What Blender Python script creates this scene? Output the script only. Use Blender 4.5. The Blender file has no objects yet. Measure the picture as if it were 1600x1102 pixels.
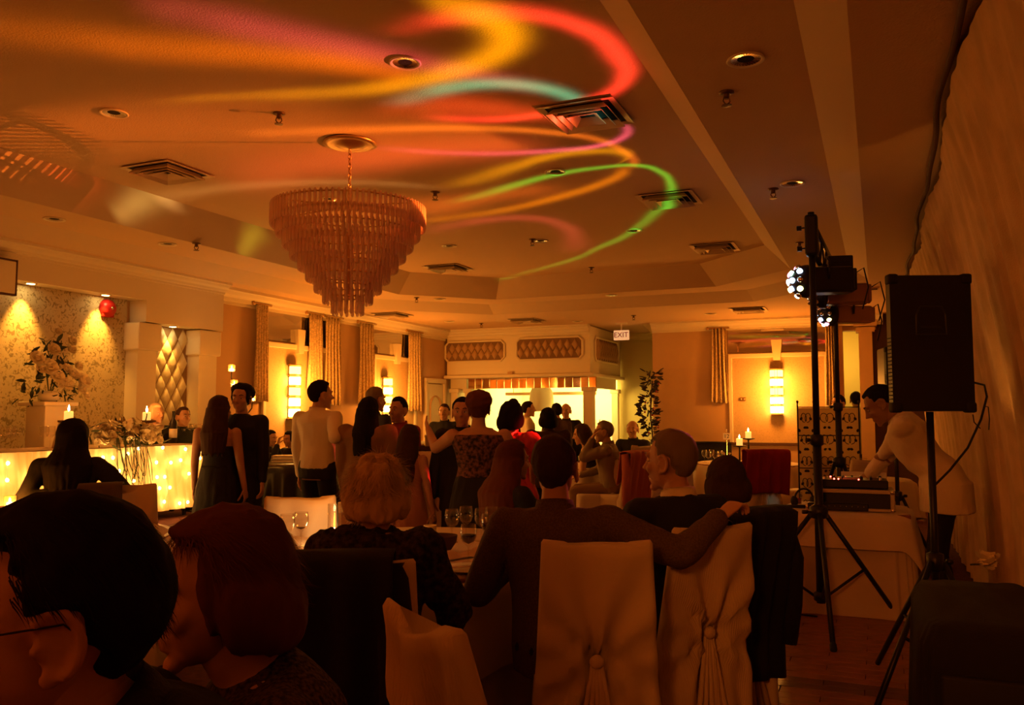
import bpy, bmesh, math, random
from mathutils import Vector, Matrix, Euler, noise

random.seed(7)
sc = bpy.context.scene
COL = sc.collection
PI = math.pi
R = math.radians

# ------------------------------------------------------------------ camera
FPX = 1320.0
TH = math.atan(97 / FPX)
PSI = math.atan(573 / FPX * math.cos(TH))
CAM = Vector((0, 0, 1.48))
cd = bpy.data.cameras.new('camera')
cam = bpy.data.objects.new('camera', cd)
COL.objects.link(cam)
cam.location = CAM
cam.rotation_euler = (PI / 2 + TH, 0, PSI)
cd.sensor_width = 36.0
cd.lens = 36.0 * FPX / 1600.0
cd.clip_start = 0.05
cd.clip_end = 100
sc.camera = cam

# ------------------------------------------------------------------ world, exposure
w = bpy.data.worlds.new('world')
sc.world = w
w.use_nodes = True
w.node_tree.nodes['Background'].inputs[0].default_value = (1.0, 0.36, 0.06, 1)
w.node_tree.nodes['Background'].inputs[1].default_value = 0.02
sc.view_settings.view_transform = 'Standard'
sc.view_settings.look = 'None'
sc.view_settings.exposure = 0.7
sc.view_settings.gamma = 1.0
sc.view_settings.use_curve_mapping = False
cy = sc.cycles
cy.use_denoising = True
cy.max_bounces = 6
cy.diffuse_bounces = 3
cy.glossy_bounces = 3
cy.transmission_bounces = 4
cy.transparent_max_bounces = 10
cy.caustics_reflective = False
cy.caustics_refractive = False
cy.sample_clamp_indirect = 4.0

WARM = (1.0, 0.215, 0.018)
AMBER = (1.0, 0.50, 0.12)


def lamp(name, kind, loc, power, color, size=0.05, rot=None, target=None, **kw):
    d = bpy.data.lights.new(name, kind)
    d.energy = power
    d.color = color
    if kind == 'AREA':
        d.size = size
        d.spread = kw.get('spread', PI)
        if 'size_y' in kw:
            d.shape = 'RECTANGLE'
            d.size_y = kw['size_y']
    else:
        d.shadow_soft_size = size
    if kind == 'SPOT':
        d.spot_size = R(kw.get('angle', 50))
        d.spot_blend = kw.get('blend', 0.6)
    o = bpy.data.objects.new(name, d)
    COL.objects.link(o)
    o.location = loc
    if target is not None:
        o.rotation_euler = (Vector(target) - Vector(loc)).to_track_quat('-Z', 'Y').to_euler()
    elif rot:
        o.rotation_euler = rot
    return o


# unseen fill lamp added behind the camera to brighten the ceiling
lamp('ceiling_fill', 'AREA', (-3.6, -3.0, 2.3), 50, WARM, 5.0, target=(-3.4, 1.4, 7.0), size_y=0.8, spread=R(125))
lamp('chair_fill_spot', 'SPOT', (-0.35, -2.6, 2.8), 150, WARM, 0.3, target=(0.22, 3.7, 0.8), angle=25, blend=0.7)  # unseen spot added to light the near chair backs

# ------------------------------------------------------------------ geometry of the view: pixel -> point in the room
FH = Vector((-math.sin(PSI), math.cos(PSI), 0))
RT = Vector((math.cos(PSI), math.sin(PSI), 0))
UPV = Vector((0, 0, 1))
FWD = FH * math.cos(TH) + UPV * math.sin(TH)
UPC = UPV * math.cos(TH) - FH * math.sin(TH)


def ray(px, py):
    return FWD + RT * ((px - 800) / FPX) + UPC * ((551 - py) / FPX)


def at(px, py, D):
    d = ray(px, py)
    return CAM + d * (D / d.dot(FH))


def at_z(px, py, z):
    d = ray(px, py)
    return CAM + d * ((z - CAM.z) / d.z)


def at_x(px, py, x):
    d = ray(px, py)
    return CAM + d * (x / d.x)


def at_y(px, py, y):
    d = ray(px, py)
    return CAM + d * (y / d.y)


def on_col(px, D, z):
    """point at height z, distance D, seen in pixel column px"""
    depth = D * math.cos(TH) + (z - CAM.z) * math.sin(TH)
    p = FH * D + RT * ((px - 800) / FPX * depth)
    return Vector((p.x, p.y, z))


# ------------------------------------------------------------------ materials
MATS = {}


def mat(name, col, rough=0.6, metal=0.0, bump=0.0, bscale=60, var=0.0, vscale=8, spec=0.4, emit=None, estr=0.0,
        trans=0.0, sheen=0.0, col2=None, wave=None):
    if name in MATS:
        return MATS[name]
    m = bpy.data.materials.new(name)
    m.use_nodes = True
    nt = m.node_tree
    b = nt.nodes['Principled BSDF']
    b.inputs['Base Color'].default_value = (*col, 1)
    b.inputs['Roughness'].default_value = rough
    b.inputs['Metallic'].default_value = metal
    b.inputs['Specular IOR Level'].default_value = spec
    if trans:
        b.inputs['Transmission Weight'].default_value = trans
    if sheen:
        b.inputs['Sheen Weight'].default_value = sheen
    if emit:
        b.inputs['Emission Color'].default_value = (*emit, 1)
        b.inputs['Emission Strength'].default_value = estr
    tc = nt.nodes.new('ShaderNodeTexCoord')
    if var or col2:
        n = nt.nodes.new('ShaderNodeTexNoise')
        n.inputs['Scale'].default_value = vscale
        n.inputs['Detail'].default_value = 4
        nt.links.new(tc.outputs['Object'], n.inputs['Vector'])
        r = nt.nodes.new('ShaderNodeValToRGB')
        c2 = col2 if col2 else tuple(max(0, c * (1 - var)) for c in col)
        c1 = col if col2 else tuple(min(1, c * (1 + var * 0.6)) for c in col)
        r.color_ramp.elements[0].position = 0.38
        r.color_ramp.elements[1].position = 0.62
        r.color_ramp.elements[0].color = (*c2, 1)
        r.color_ramp.elements[1].color = (*c1, 1)
        nt.links.new(n.outputs['Fac'], r.inputs['Fac'])
        nt.links.new(r.outputs['Color'], b.inputs['Base Color'])
    if wave:
        # fine woven stripe
        wv = nt.nodes.new('ShaderNodeTexWave')
        wv.inputs['Scale'].default_value = wave
        wv.inputs['Distortion'].default_value = 0.6
        nt.links.new(tc.outputs['Object'], wv.inputs['Vector'])
        bw = nt.nodes.new('ShaderNodeBump')
        bw.inputs['Strength'].default_value = 0.25
        bw.inputs['Distance'].default_value = 0.01
        nt.links.new(wv.outputs['Fac'], bw.inputs['Height'])
        nt.links.new(bw.outputs['Normal'], b.inputs['Normal'])
    elif bump:
        n2 = nt.nodes.new('ShaderNodeTexNoise')
        n2.inputs['Scale'].default_value = bscale
        n2.inputs['Detail'].default_value = 3
        nt.links.new(tc.outputs['Object'], n2.inputs['Vector'])
        bn = nt.nodes.new('ShaderNodeBump')
        bn.inputs['Strength'].default_value = bump
        bn.inputs['Distance'].default_value = 0.02
        nt.links.new(n2.outputs['Fac'], bn.inputs['Height'])
        nt.links.new(bn.outputs['Normal'], b.inputs['Normal'])
    MATS[name] = m
    return m


def glass_mat(name, tint=(1, 1, 1), gloss=0.25, body=0.0, bodycol=(0.8, 0.6, 0.5), rough=0.03):
    m = bpy.data.materials.new(name)
    m.use_nodes = True
    nt = m.node_tree
    nt.nodes.clear()
    out = nt.nodes.new('ShaderNodeOutputMaterial')
    tr = nt.nodes.new('ShaderNodeBsdfTransparent')
    tr.inputs[0].default_value = (*tint, 1)
    gl = nt.nodes.new('ShaderNodeBsdfGlossy')
    gl.inputs['Roughness'].default_value = rough
    lw = nt.nodes.new('ShaderNodeLayerWeight')
    lw.inputs['Blend'].default_value = 0.5
    mx = nt.nodes.new('ShaderNodeMixShader')
    mg = nt.nodes.new('ShaderNodeMath')
    mg.operation = 'POWER'
    mg.inputs[1].default_value = 2.2
    mg2 = nt.nodes.new('ShaderNodeMath')
    mg2.operation = 'MULTIPLY'
    mg2.inputs[1].default_value = gloss * 1.6
    nt.links.new(lw.outputs['Facing'], mg.inputs[0])
    nt.links.new(mg.outputs[0], mg2.inputs[0])
    mg3 = nt.nodes.new('ShaderNodeMath')
    mg3.inputs[1].default_value = 0.04
    nt.links.new(mg2.outputs[0], mg3.inputs[0])
    nt.links.new(mg3.outputs[0], mx.inputs[0])
    base = tr
    if body > 0:
        df = nt.nodes.new('ShaderNodeBsdfDiffuse')
        df.inputs[0].default_value = (*bodycol, 1)
        tl = nt.nodes.new('ShaderNodeBsdfTranslucent')
        tl.inputs[0].default_value = (*bodycol, 1)
        m0 = nt.nodes.new('ShaderNodeMixShader')
        m0.inputs[0].default_value = 0.5
        nt.links.new(df.outputs[0], m0.inputs[1])
        nt.links.new(tl.outputs[0], m0.inputs[2])
        m1 = nt.nodes.new('ShaderNodeMixShader')
        m1.inputs[0].default_value = body
        nt.links.new(tr.outputs[0], m1.inputs[1])
        nt.links.new(m0.outputs[0], m1.inputs[2])
        base = m1
    nt.links.new(base.outputs[0], mx.inputs[1])
    nt.links.new(gl.outputs[0], mx.inputs[2])
    nt.links.new(mx.outputs[0], out.inputs[0])
    MATS[name] = m
    return m


def emis(name, col, strength):
    m = bpy.data.materials.new(name)
    m.use_nodes = True
    nt = m.node_tree
    nt.nodes.clear()
    out = nt.nodes.new('ShaderNodeOutputMaterial')
    e = nt.nodes.new('ShaderNodeEmission')
    e.inputs[0].default_value = (*col, 1)
    e.inputs[1].default_value = strength
    nt.links.new(e.outputs[0], out.inputs[0])
    MATS[name] = m
    return m


def wallpaper_mat(name, base, ink, scale=26):
    m = mat(name, base, 0.75, var=0.12, vscale=3)
    nt = m.node_tree
    b = nt.nodes['Principled BSDF']
    tc = nt.nodes.new('ShaderNodeTexCoord')
    n = nt.nodes.new('ShaderNodeTexNoise')
    n.inputs['Scale'].default_value = scale
    n.inputs['Detail'].default_value = 5
    n.inputs['Distortion'].default_value = 1.6
    nt.links.new(tc.outputs['Object'], n.inputs['Vector'])
    r = nt.nodes.new('ShaderNodeValToRGB')
    r.color_ramp.elements[0].position = 0.54
    r.color_ramp.elements[1].position = 0.60
    r.color_ramp.elements[0].color = (*base, 1)
    r.color_ramp.elements[1].color = (*ink, 1)
    nt.links.new(n.outputs['Fac'], r.inputs['Fac'])
    nt.links.new(r.outputs['Color'], b.inputs['Base Color'])
    return m


M_CEIL = mat('ceiling_paint', (0.70, 0.50, 0.30), 0.85, bump=0.2, bscale=90)
M_COVE = mat('cove_paint', (0.70, 0.54, 0.36), 0.8)
M_TRIM = mat('trim_paint', (0.80, 0.72, 0.56), 0.55)
M_WALL = mat('wall_paint', (0.62, 0.42, 0.24), 0.8, bump=0.08, bscale=60)
M_WALLY = mat('corridor_paint', (0.66, 0.58, 0.26), 0.8)
M_KITCH = mat('kitchen_paint', (0.85, 0.8, 0.6), 0.6)
M_DARKW = mat('dark_wall', (0.10, 0.05, 0.03), 0.8)
M_PAPER = wallpaper_mat('vine_wallpaper', (0.60, 0.50, 0.30), (0.30, 0.23, 0.11), 22)
M_PAPER2 = wallpaper_mat('bay_wallpaper', (0.62, 0.46, 0.26), (0.50, 0.36, 0.19), 60)
M_QUILT = mat('quilted_satin', (0.58, 0.52, 0.36), 0.45, bump=0.1, bscale=60)
M_QUILTH = mat('quilted_satin_tan', (0.46, 0.29, 0.15), 0.5, bump=0.1, bscale=60)
M_SEAM = mat('quilt_seam', (0.22, 0.13, 0.06), 0.8)
M_CARPET = mat('carpet', (0.10, 0.022, 0.014), 0.95, bump=0.4, bscale=160, var=0.3, vscale=20)
M_WOOD = mat('parquet_wood', (0.26, 0.09, 0.04), 0.35, var=0.25, vscale=14)
M_WOODD = mat('parquet_border_wood', (0.11, 0.035, 0.02), 0.35, var=0.25, vscale=14)
M_MIRROR = mat('mirror_glass', (0.86, 0.82, 0.74), 0.03, metal=1.0)
M_BRASSM = mat('brass_mirror', (0.75, 0.45, 0.22), 0.08, metal=1.0)
M_CHROME = mat('chrome', (0.8, 0.76, 0.7), 0.18, metal=1.0)
M_BRASS = mat('brass', (0.55, 0.34, 0.14), 0.42, metal=1.0)
M_VENT = mat('vent_metal', (0.78, 0.64, 0.46), 0.4, metal=0.3)
M_BLACKV = mat('vent_dark', (0.01, 0.008, 0.006), 0.9)
M_BLK = mat('black_paint', (0.012, 0.011, 0.011), 0.4)
M_BLKR = mat('black_rubber', (0.01, 0.01, 0.01), 0.7)
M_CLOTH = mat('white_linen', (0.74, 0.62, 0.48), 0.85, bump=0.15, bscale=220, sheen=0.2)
M_STRIPE = mat('striped_linen', (0.72, 0.58, 0.42), 0.8, wave=38)
M_BLKC = mat('black_cloth', (0.012, 0.010, 0.010), 0.9, bump=0.2, bscale=120)
M_DRAPE = mat('drape_fabric', (0.66, 0.46, 0.26), 0.85, bump=0.25, bscale=130, var=0.12, vscale=5)
M_LACE = mat('lace_sheer', (0.72, 0.56, 0.32), 0.8, bump=0.5, bscale=90, var=0.25, vscale=45)
M_CANDLE = mat('candle_wax', (0.9, 0.72, 0.45), 0.5, emit=(1.0, 0.42, 0.08), estr=0.9)
M_FLAME = emis('flame', (1.0, 0.72, 0.3), 40)
M_BULB = emis('fairy_bulb', (1.0, 0.50, 0.12), 34)
M_LEAF = mat('leaf_green', (0.035, 0.05, 0.018), 0.6)
M_PETAL = mat('cream_petal', (0.80, 0.70, 0.50), 0.6)
M_GLASS = glass_mat('clear_glass', (0.97, 0.95, 0.92), 0.28)
M_CRYST = glass_mat('chandelier_glass', (0.93, 0.78, 0.70), 0.32, 0.58, (1.0, 0.80, 0.74), 0.06)
M_WINE = mat('red_wine', (0.03, 0.002, 0.002), 0.1)
M_BOTTLE = glass_mat('green_bottle_glass', (0.10, 0.22, 0.06), 0.3, 0.3, (0.02, 0.05, 0.01))
M_SKIN = mat('skin', (0.55, 0.31, 0.19), 0.55, var=0.06, vscale=10)
M_SKIN2 = mat('skin_deep', (0.36, 0.20, 0.12), 0.55, var=0.06, vscale=10)
M_EYEW = mat('eye_white', (0.75, 0.7, 0.62), 0.3)
M_EYED = mat('eye_dark', (0.02, 0.012, 0.01), 0.2)
M_LIP = mat('lips', (0.42, 0.16, 0.11), 0.5)
M_HBLK = mat('hair_black', (0.012, 0.009, 0.007), 0.8, spec=0.12)
M_HBRN = mat('hair_brown', (0.055, 0.028, 0.015), 0.75, spec=0.15)
M_HRED = mat('hair_auburn', (0.12, 0.04, 0.018), 0.75, spec=0.15)
M_HGRY = mat('hair_grey', (0.20, 0.155, 0.115), 0.6, spec=0.3)
M_HBLD = mat('hair_blond', (0.66, 0.48, 0.28), 0.6, spec=0.3)
M_WHT = mat('white_plastic', (0.8, 0.77, 0.7), 0.4)


# ------------------------------------------------------------------ mesh builder
class MB:
    def __init__(self):
        self.v, self.f = [], []

    def add(self, vs, fs):
        o = len(self.v)
        self.v += [Vector(x) for x in vs]
        self.f += [tuple(i + o for i in f) for f in fs]
        return self

    def box(self, c, s, rot=None):
        c = Vector(c)
        h = Vector(s) / 2
        M = rot if rot is not None else Matrix.Identity(3)
        vs = [c + M @ Vector((x * h.x, y * h.y, z * h.z)) for x in (-1, 1) for y in (-1, 1) for z in (-1, 1)]
        return self.add(vs, [(0, 1, 3, 2), (4, 6, 7, 5), (0, 4, 5, 1), (2, 3, 7, 6), (0, 2, 6, 4), (1, 5, 7, 3)])

    def bbox(self, c, s, b=0.01, rot=None):
        """box with chamfered edges"""
        c = Vector(c)
        h = Vector(s) / 2
        b = min(b, h.x * 0.9, h.y * 0.9, h.z * 0.9)
        M = rot if rot is not None else Matrix.Identity(3)
        bm = bmesh.new()
        bmesh.ops.create_cube(bm, size=1)
        for v in bm.verts:
            v.co = Vector((v.co.x * s[0], v.co.y * s[1], v.co.z * s[2]))
        bmesh.ops.bevel(bm, geom=bm.edges[:] + bm.verts[:], offset=b, segments=2, affect='EDGES', profile=0.5)
        bm.verts.index_update()
        vs = [c + M @ v.co for v in bm.verts]
        fs = [tuple(v.index for v in f.verts) for f in bm.faces]
        bm.free()
        return self.add(vs, fs)

    def rings(self, rings, cap=True, close=True):
        n = len(rings[0])
        vs = [p for r in rings for p in r]
        fs = []
        for i in range(len(rings) - 1):
            for j in range(n if close else n - 1):
                k = (j + 1) % n
                fs.append((i * n + j, i * n + k, (i + 1) * n + k, (i + 1) * n + j))
        if cap and close:
            fs.append(tuple(reversed(range(n))))
            fs.append(tuple((len(rings) - 1) * n + j for j in range(n)))
        return self.add(vs, fs)

    def tube(self, pts, r, n=8, cap=True):
        pts = [Vector(p) for p in pts]
        rs = r if isinstance(r, (list, tuple)) else [r] * len(pts)
        rg = []
        ref = None
        for i, p in enumerate(pts):
            d = (pts[min(i + 1, len(pts) - 1)] - pts[max(i - 1, 0)])
            if d.length < 1e-9:
                d = Vector((0, 0, 1))
            d.normalize()
            if ref is None:
                ref = Vector((0, 0, 1)) if abs(d.z) < 0.9 else Vector((1, 0, 0))
            a = d.cross(ref)
            if a.length < 1e-4:
                a = d.orthogonal()
            a.normalize()
            b = d.cross(a)
            ref = a.cross(d)
            rg.append([p + (a * math.cos(2 * PI * k / n) + b * math.sin(2 * PI * k / n)) * rs[i] for k in range(n)])
        return self.rings(rg, cap)

    def lathe(self, prof, c=(0, 0, 0), n=24, cap=True, M=None):
        c = Vector(c)
        rg = []
        for r, z in prof:
            ring = [Vector((r * math.cos(2 * PI * k / n), r * math.sin(2 * PI * k / n), z)) for k in range(n)]
            rg.append([c + (M @ p if M is not None else p) for p in ring])
        return self.rings(rg, cap)

    def ell(self, c, r, n=12, m=8, M=None, fn=None):
        c = Vector(c)
        rg = []
        for i in range(m + 1):
            t = PI * (0.02 + 0.96 * i / m)
            ring = []
            for k in range(n):
                d = Vector((math.sin(t) * math.cos(2 * PI * k / n), math.sin(t) * math.sin(2 * PI * k / n), -math.cos(t)))
                q = fn(d) if fn else 1.0
                p = Vector((d.x * r[0], d.y * r[1], d.z * r[2])) * q
                ring.append(c + (M @ p if M is not None else p))
            rg.append(ring)
        return self.rings(rg, True)

    def loft(self, secs, n=16):
        """secs: (centre, x axis vector, y axis vector)"""
        rg = []
        for c, ax, ay in secs:
            rg.append([Vector(c) + Vector(ax) * math.cos(2 * PI * k / n) + Vector(ay) * math.sin(2 * PI * k / n)
                       for k in range(n)])
        return self.rings(rg, True)

    def capsule(self, a, b, ra, rb, n=10):
        a, b = Vector(a), Vector(b)
        d = b - a
        L = d.length
        d = d / L if L > 1e-9 else Vector((0, 0, 1))
        x = d.orthogonal().normalized()
        y = d.cross(x)
        secs = []
        for t in (-0.98, -0.7, -0.3):
            secs.append((a + d * ra * t, x * ra * math.sqrt(1 - t * t), y * ra * math.sqrt(1 - t * t)))
        secs.append((a, x * ra, y * ra))
        secs.append((b, x * rb, y * rb))
        for t in (0.3, 0.7, 0.98):
            secs.append((b + d * rb * t, x * rb * math.sqrt(1 - t * t), y * rb * math.sqrt(1 - t * t)))
        return self.loft(secs, n)

    def grid(self, fn, nu, nv, closeu=False):
        vs = [fn(i / (nu if closeu else nu - 1), j / (nv - 1)) for j in range(nv) for i in range(nu)]
        fs = []
        for j in range(nv - 1):
            for i in range(nu if closeu else nu - 1):
                k = (i + 1) % nu
                fs.append((j * nu + i, j * nu + k, (j + 1) * nu + k, (j + 1) * nu + i))
        return self.add(vs, fs)

    def prism(self, pts, z0, z1):
        n = len(pts)
        vs = [Vector((x, y, z0)) for x, y in pts] + [Vector((x, y, z1)) for x, y in pts]
        fs = [tuple(reversed(range(n))), tuple(range(n, 2 * n))]
        for i in range(n):
            j = (i + 1) % n
            fs.append((i, j, n + j, n + i))
        return self.add(vs, fs)

    def mesh(self, name, smooth=False):
        me = bpy.data.meshes.new(name)
        me.from_pydata([tuple(v) for v in self.v], [], self.f)
        me.validate()
        bm = bmesh.new()
        bm.from_mesh(me)
        bmesh.ops.recalc_face_normals(bm, faces=bm.faces)
        bm.to_mesh(me)
        bm.free()
        if smooth:
            me.polygons.foreach_set('use_smooth', [True] * len(me.polygons))
        return me

    def build(self, name, m, parent=None, smooth=False, solid=0.0):
        me = self.mesh(name, smooth)
        return link_mesh(name, me, m, parent, solid)


def link_mesh(name, me, m, parent=None, solid=0.0):
    o = bpy.data.objects.new(name, me)
    COL.objects.link(o)
    if m is not None and len(me.materials) == 0:
        me.materials.append(m)
    if parent is not None:
        o.parent = parent
    if solid:
        sm = o.modifiers.new('thick', 'SOLIDIFY')
        sm.thickness = solid
        sm.offset = 0
    return o


def tag(o, label=None, cat=None, group=None, kind=None):
    if label:
        o['label'] = label
    if cat:
        o['category'] = cat
    if group:
        o['group'] = group
    if kind:
        o['kind'] = kind
    return o


def thing(name, label, cat, loc=(0, 0, 0), rz=0.0, group=None):
    o = bpy.data.objects.new(name, None)
    o.empty_display_size = 0.1
    COL.objects.link(o)
    o.location = loc
    o.rotation_euler = (0, 0, rz)
    return tag(o, label, cat, group)


def dup(o, loc, rz=None, label=None, group=None):
    def cp(src, par):
        c = src.copy()
        COL.objects.link(c)
        c.parent = par
        for ch in list(src.children):
            cp(ch, c)
        return c
    c = cp(o, None)
    c.location = loc
    if rz is not None:
        c.rotation_euler = (0, 0, rz)
    if label:
        c['label'] = label
    if group:
        c['group'] = group
    return c


def struct(name, mb, m, parent=None, smooth=False):
    o = mb.build(name, m, parent, smooth)
    if parent is None:
        o['kind'] = 'structure'
    return o


def text_mesh(name, s, size, m, parent, loc, rot, depth=0.004):
    cu = bpy.data.curves.new(name, 'FONT')
    cu.body = s
    cu.size = size
    cu.extrude = depth
    cu.align_x = 'CENTER'
    cu.align_y = 'CENTER'
    tmp = bpy.data.objects.new(name + '_tmp', cu)
    COL.objects.link(tmp)
    bpy.context.view_layer.update()
    me = bpy.data.meshes.new_from_object(tmp.evaluated_get(bpy.context.evaluated_depsgraph_get()))
    bpy.data.objects.remove(tmp)
    me.name = name
    o = link_mesh(name, me, m, parent)
    me.materials.clear()
    me.materials.append(m)
    o.location = loc
    o.rotation_euler = rot
    return o
#@@STRUCT
# ------------------------------------------------------------------ room shell
ZH, ZL, ZM = 3.48, 3.20, 3.07
XW = -7.55


def oct_pts(l, r, near, far, c, z):
    return [Vector(p + (z,)) for p in ((l, near), (r, near), (r, far - c), (r - c, far), (l + c, far), (l, far - c))]


P1 = oct_pts(-6.0, -1.18, -3.3, 11.2, 0.95, ZH)
P1b = oct_pts(-6.27, -0.91, -3.3, 11.45, 1.05, ZL)
P2 = oct_pts(-6.9, -0.275, -3.3, 11.9, 1.35, ZL)
P2b = oct_pts(-7.1, -0.067, -3.3, 12.2, 1.5, ZM)


def band(a, b):
    m = MB()
    n = len(a)
    m.add(a + b, [(i, (i + 1) % n, n + (i + 1) % n, n + i) for i in range(n) if i != 0])
    return m


m = MB()
m.add(P1, [(0, 1, 2, 3, 4, 5)])
ceiling = struct('ceiling', m, M_CEIL)
band(P1, P1b).build('upper_cove', M_COVE, ceiling)
band(P1b, P2).build('middle_soffit', M_CEIL, ceiling)
band(P2, P2b).build('lower_cove', M_COVE, ceiling)
m = MB()
z = ZM
xl, xr, yn, yf = -7.9, 1.1, -4.1, 18.2
l, r_, far, c = -7.1, -0.067, 12.2, 1.5
for poly in ([(xl, yn), (l, yn), (l, far - c), (xl, far - c)],
             [(r_, yn), (xr, yn), (xr, far - c), (r_, far - c)],
             [(xl, far - c), (l, far - c), (l + c, far), (l + c, yf), (xl, yf)],
             [(l + c, far), (r_ - c, far), (r_ - c, yf), (l + c, yf)],
             [(r_ - c, far), (r_, far - c), (xr, far - c), (xr, yf), (r_ - c, yf)],
             [(l, yn), (r_, yn), (r_, -3.3), (l, -3.3)]):
    m.add([(x, y, z) for x, y in poly], [tuple(range(len(poly)))])
m.build('lower_soffit', M_CEIL, ceiling)

m = MB()
m.box((-3.4, 7.0, -0.05), (9.2, 22.4, 0.1))
floor = struct('floor', m, M_CARPET)
# parquet by the disc jockey's table: rows of boards
plank = None
for row in range(46):
    y = 2.55 + row * 0.1
    x = -1.35 - (row % 3) * 0.21
    dark = row in (24, 25)
    while x < 0.55:
        L = 0.62
        x1 = min(x + L, 0.6)
        if x1 - x > 0.2:
            if plank is None:
                mm = MB()
                mm.bbox((0, 0, 0.006), (L - 0.004, 0.096, 0.012), 0.002)
                plank = mm.mesh('plank')
                plank.materials.append(M_WOOD)
                plank_d = plank.copy()
                plank_d.materials.clear()
                plank_d.materials.append(M_WOODD)
            o = link_mesh('plank', plank_d if dark else plank, None, floor)
            o.location = (x + L / 2, y, 0.0005 * ((row * 7 + int(x * 10)) % 3))
        x += L
m = MB()
m.box((-3.6, 9.2, 0.004), (3.4, 3.6, 0.008))
m.build('dance_floor', M_WOOD, floor)

# walls
struct('wall_left', MB().box((XW - 0.1, 7.0, 1.55), (0.2, 22.4, 3.1)), M_WALL)
struct('wall_right', MB().box((1.0, 7.0, 1.55), (0.2, 22.4, 3.1)), M_WALL)
struct('wall_back', MB().box((-3.4, -4.15, 1.55), (9.0, 0.2, 3.1)).box((-3.4, -3.35, 3.3), (7.2, 0.1, 0.46)), M_WALL)
wf = struct('wall_far', MB().box((-2.05, 14.62, 1.55), (3.1, 0.24, 3.1)).box((-3.5, 15.4, 1.55), (0.2, 1.5, 3.1)), M_WALL)
struct('wall_far_recess', MB().box((-4.05, 16.25, 1.55), (1.35, 0.2, 3.1)), M_WALLY)
struct('wall_far_corridor', MB().box((-0.7, 17.4, 1.55), (2.4, 0.2, 3.1)).box((-1.3, 16.0, 1.55), (0.12, 2.7, 3.1)), M_WALLY)
struct('wall_far_right', MB().box((0.46, 14.75, 1.55), (1.1, 0.24, 3.1)), M_DARKW)
pil = MB().box((-0.16, 14.66, 1.4), (0.2, 0.3, 2.8)).box((-0.16, 14.64, 2.83), (0.28, 0.36, 0.07)).box((-0.16, 14.62, 2.93), (0.34, 0.4, 0.1))
pil.box((-0.35, 14.7, 2.95), (0.7, 0.2, 0.24))
struct('trim_1', pil, M_WALL)
struct('wall_kitchen', MB().box((-6.1, 18.0, 1.55), (3.0, 0.2, 3.1)).box((-4.62, 17.2, 1.55), (0.1, 1.7, 3.1))
       .box((XW + 0.03, 16.2, 1.1), (0.05, 3.4, 2.2)).box((-6.1, 16.2, 2.62), (2.8, 3.4, 0.04)), M_KITCH)


def crown(p0, p1, nrm, name='crown', parent=None, s=1.0, zt=ZM):
    """cornice with three steps running from p0 to p1 under height zt; nrm points into the room"""
    p0, p1, nrm = Vector((*p0, 0)), Vector((*p1, 0)), Vector((*nrm, 0))
    prof = [(0, 0), (0.13, 0), (0.13, -0.025), (0.10, -0.03), (0.085, -0.055), (0.055, -0.075), (0.045, -0.10), (0.02, -0.105),
            (0.02, -0.13), (0, -0.13)]
    rg = [[p + nrm * a * s + UPV * (zt + b * s) for a, b in prof] for p in (p0, p1)]
    return MB().rings(rg, True)


# left side: bulkhead with the lit alcove, two pilasters and a niche
bulk = MB().box((-7.425, 1.36, 2.90), (0.25, 10.92, 0.34)).box((-7.425, 7.41, 2.78), (0.25, 1.18, 0.58))
bulkhead = struct('trim_2', bulk, M_TRIM)
tr = crown((-7.3, -4), (-7.3, 8.0), (1, 0))
tr.build('crown_molding', M_TRIM, bulkhead)
tr = crown((XW, 8.0), (XW, 14.2), (1, 0), s=1.5)
struct('trim_3', tr, M_TRIM)
tr = crown((-4.65, 14.2), (-7.55, 14.2), (0, -1), s=1.2)
tr2 = crown((0.1, 14.5), (-3.6, 14.5), (0, -1), s=1.3)
struct('trim_4', tr2, M_TRIM)
tr3 = crown((-3.6, 14.5), (-3.6, 16.1), (-1, 0), s=1.3)
tr4 = crown((-3.6, 16.15), (-4.65, 16.15), (0, -1), s=1.3)
struct('trim_5', tr3.add(tr4.v, tr4.f), M_WALLY)
# alcove back in vine paper
struct('wall_left_alcove', MB().box((-7.53, 1.36, 1.6), (0.02, 10.8, 2.3)), M_PAPER)
for k, (y0, y1) in enumerate(((6.76, 7.02), (7.66, 7.95))):
    p = MB()
    p.box((-7.44, (y0 + y1) / 2, 1.1), (0.2, y1 - y0, 2.2))
    p.bbox((-7.42, (y0 + y1) / 2, 2.33), (0.24, y1 - y0 + 0.06, 0.30), 0.015)
    struct('trim_%d' % (6 + k), p, M_TRIM)
# quilted niche
niche = struct('wall_left_niche', MB().box((-7.535, 7.34, 1.6), (0.03, 0.64, 1.8)), M_SEAM)


def pad_mesh(w, h, d, name):
    """diamond pad, its face swelling toward the middle (local x,z plane, front -y)"""
    vs, fs = [], []
    pts = [(0, -h / 2), (w / 2, 0), (0, h / 2), (-w / 2, 0)]
    vs = [(x, 0, z) for x, z in pts] + [(x * 0.72, -d * 0.8, z * 0.72) for x, z in pts] + [(x * 0.3, -d, z * 0.3) for x, z in pts]
    for a in (0, 4):
        for i in range(4):
            j = (i + 1) % 4
            fs.append((a + i, a + j, a + 4 + j, a + 4 + i))
    fs.append((8, 9, 10, 11))
    mb = MB().add(vs, fs)
    return mb.mesh(name, True)


pm = pad_mesh(0.15, 0.26, 0.03, 'quilt_pad')
pm.materials.append(M_QUILT)
for i in range(9):
    for j in range(13):
        if (i + j) % 2:
            continue
        y, zz = 7.34 - 0.32 + 0.08 * i, 0.85 + 0.137 * j
        if 7.08 < y < 7.6 and zz < 2.42:
            o = link_mesh('quilt_pad', pm, None, niche)
            o.location = (-7.52, y, zz)
            o.rotation_euler = (0, 0, PI / 2)


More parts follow.
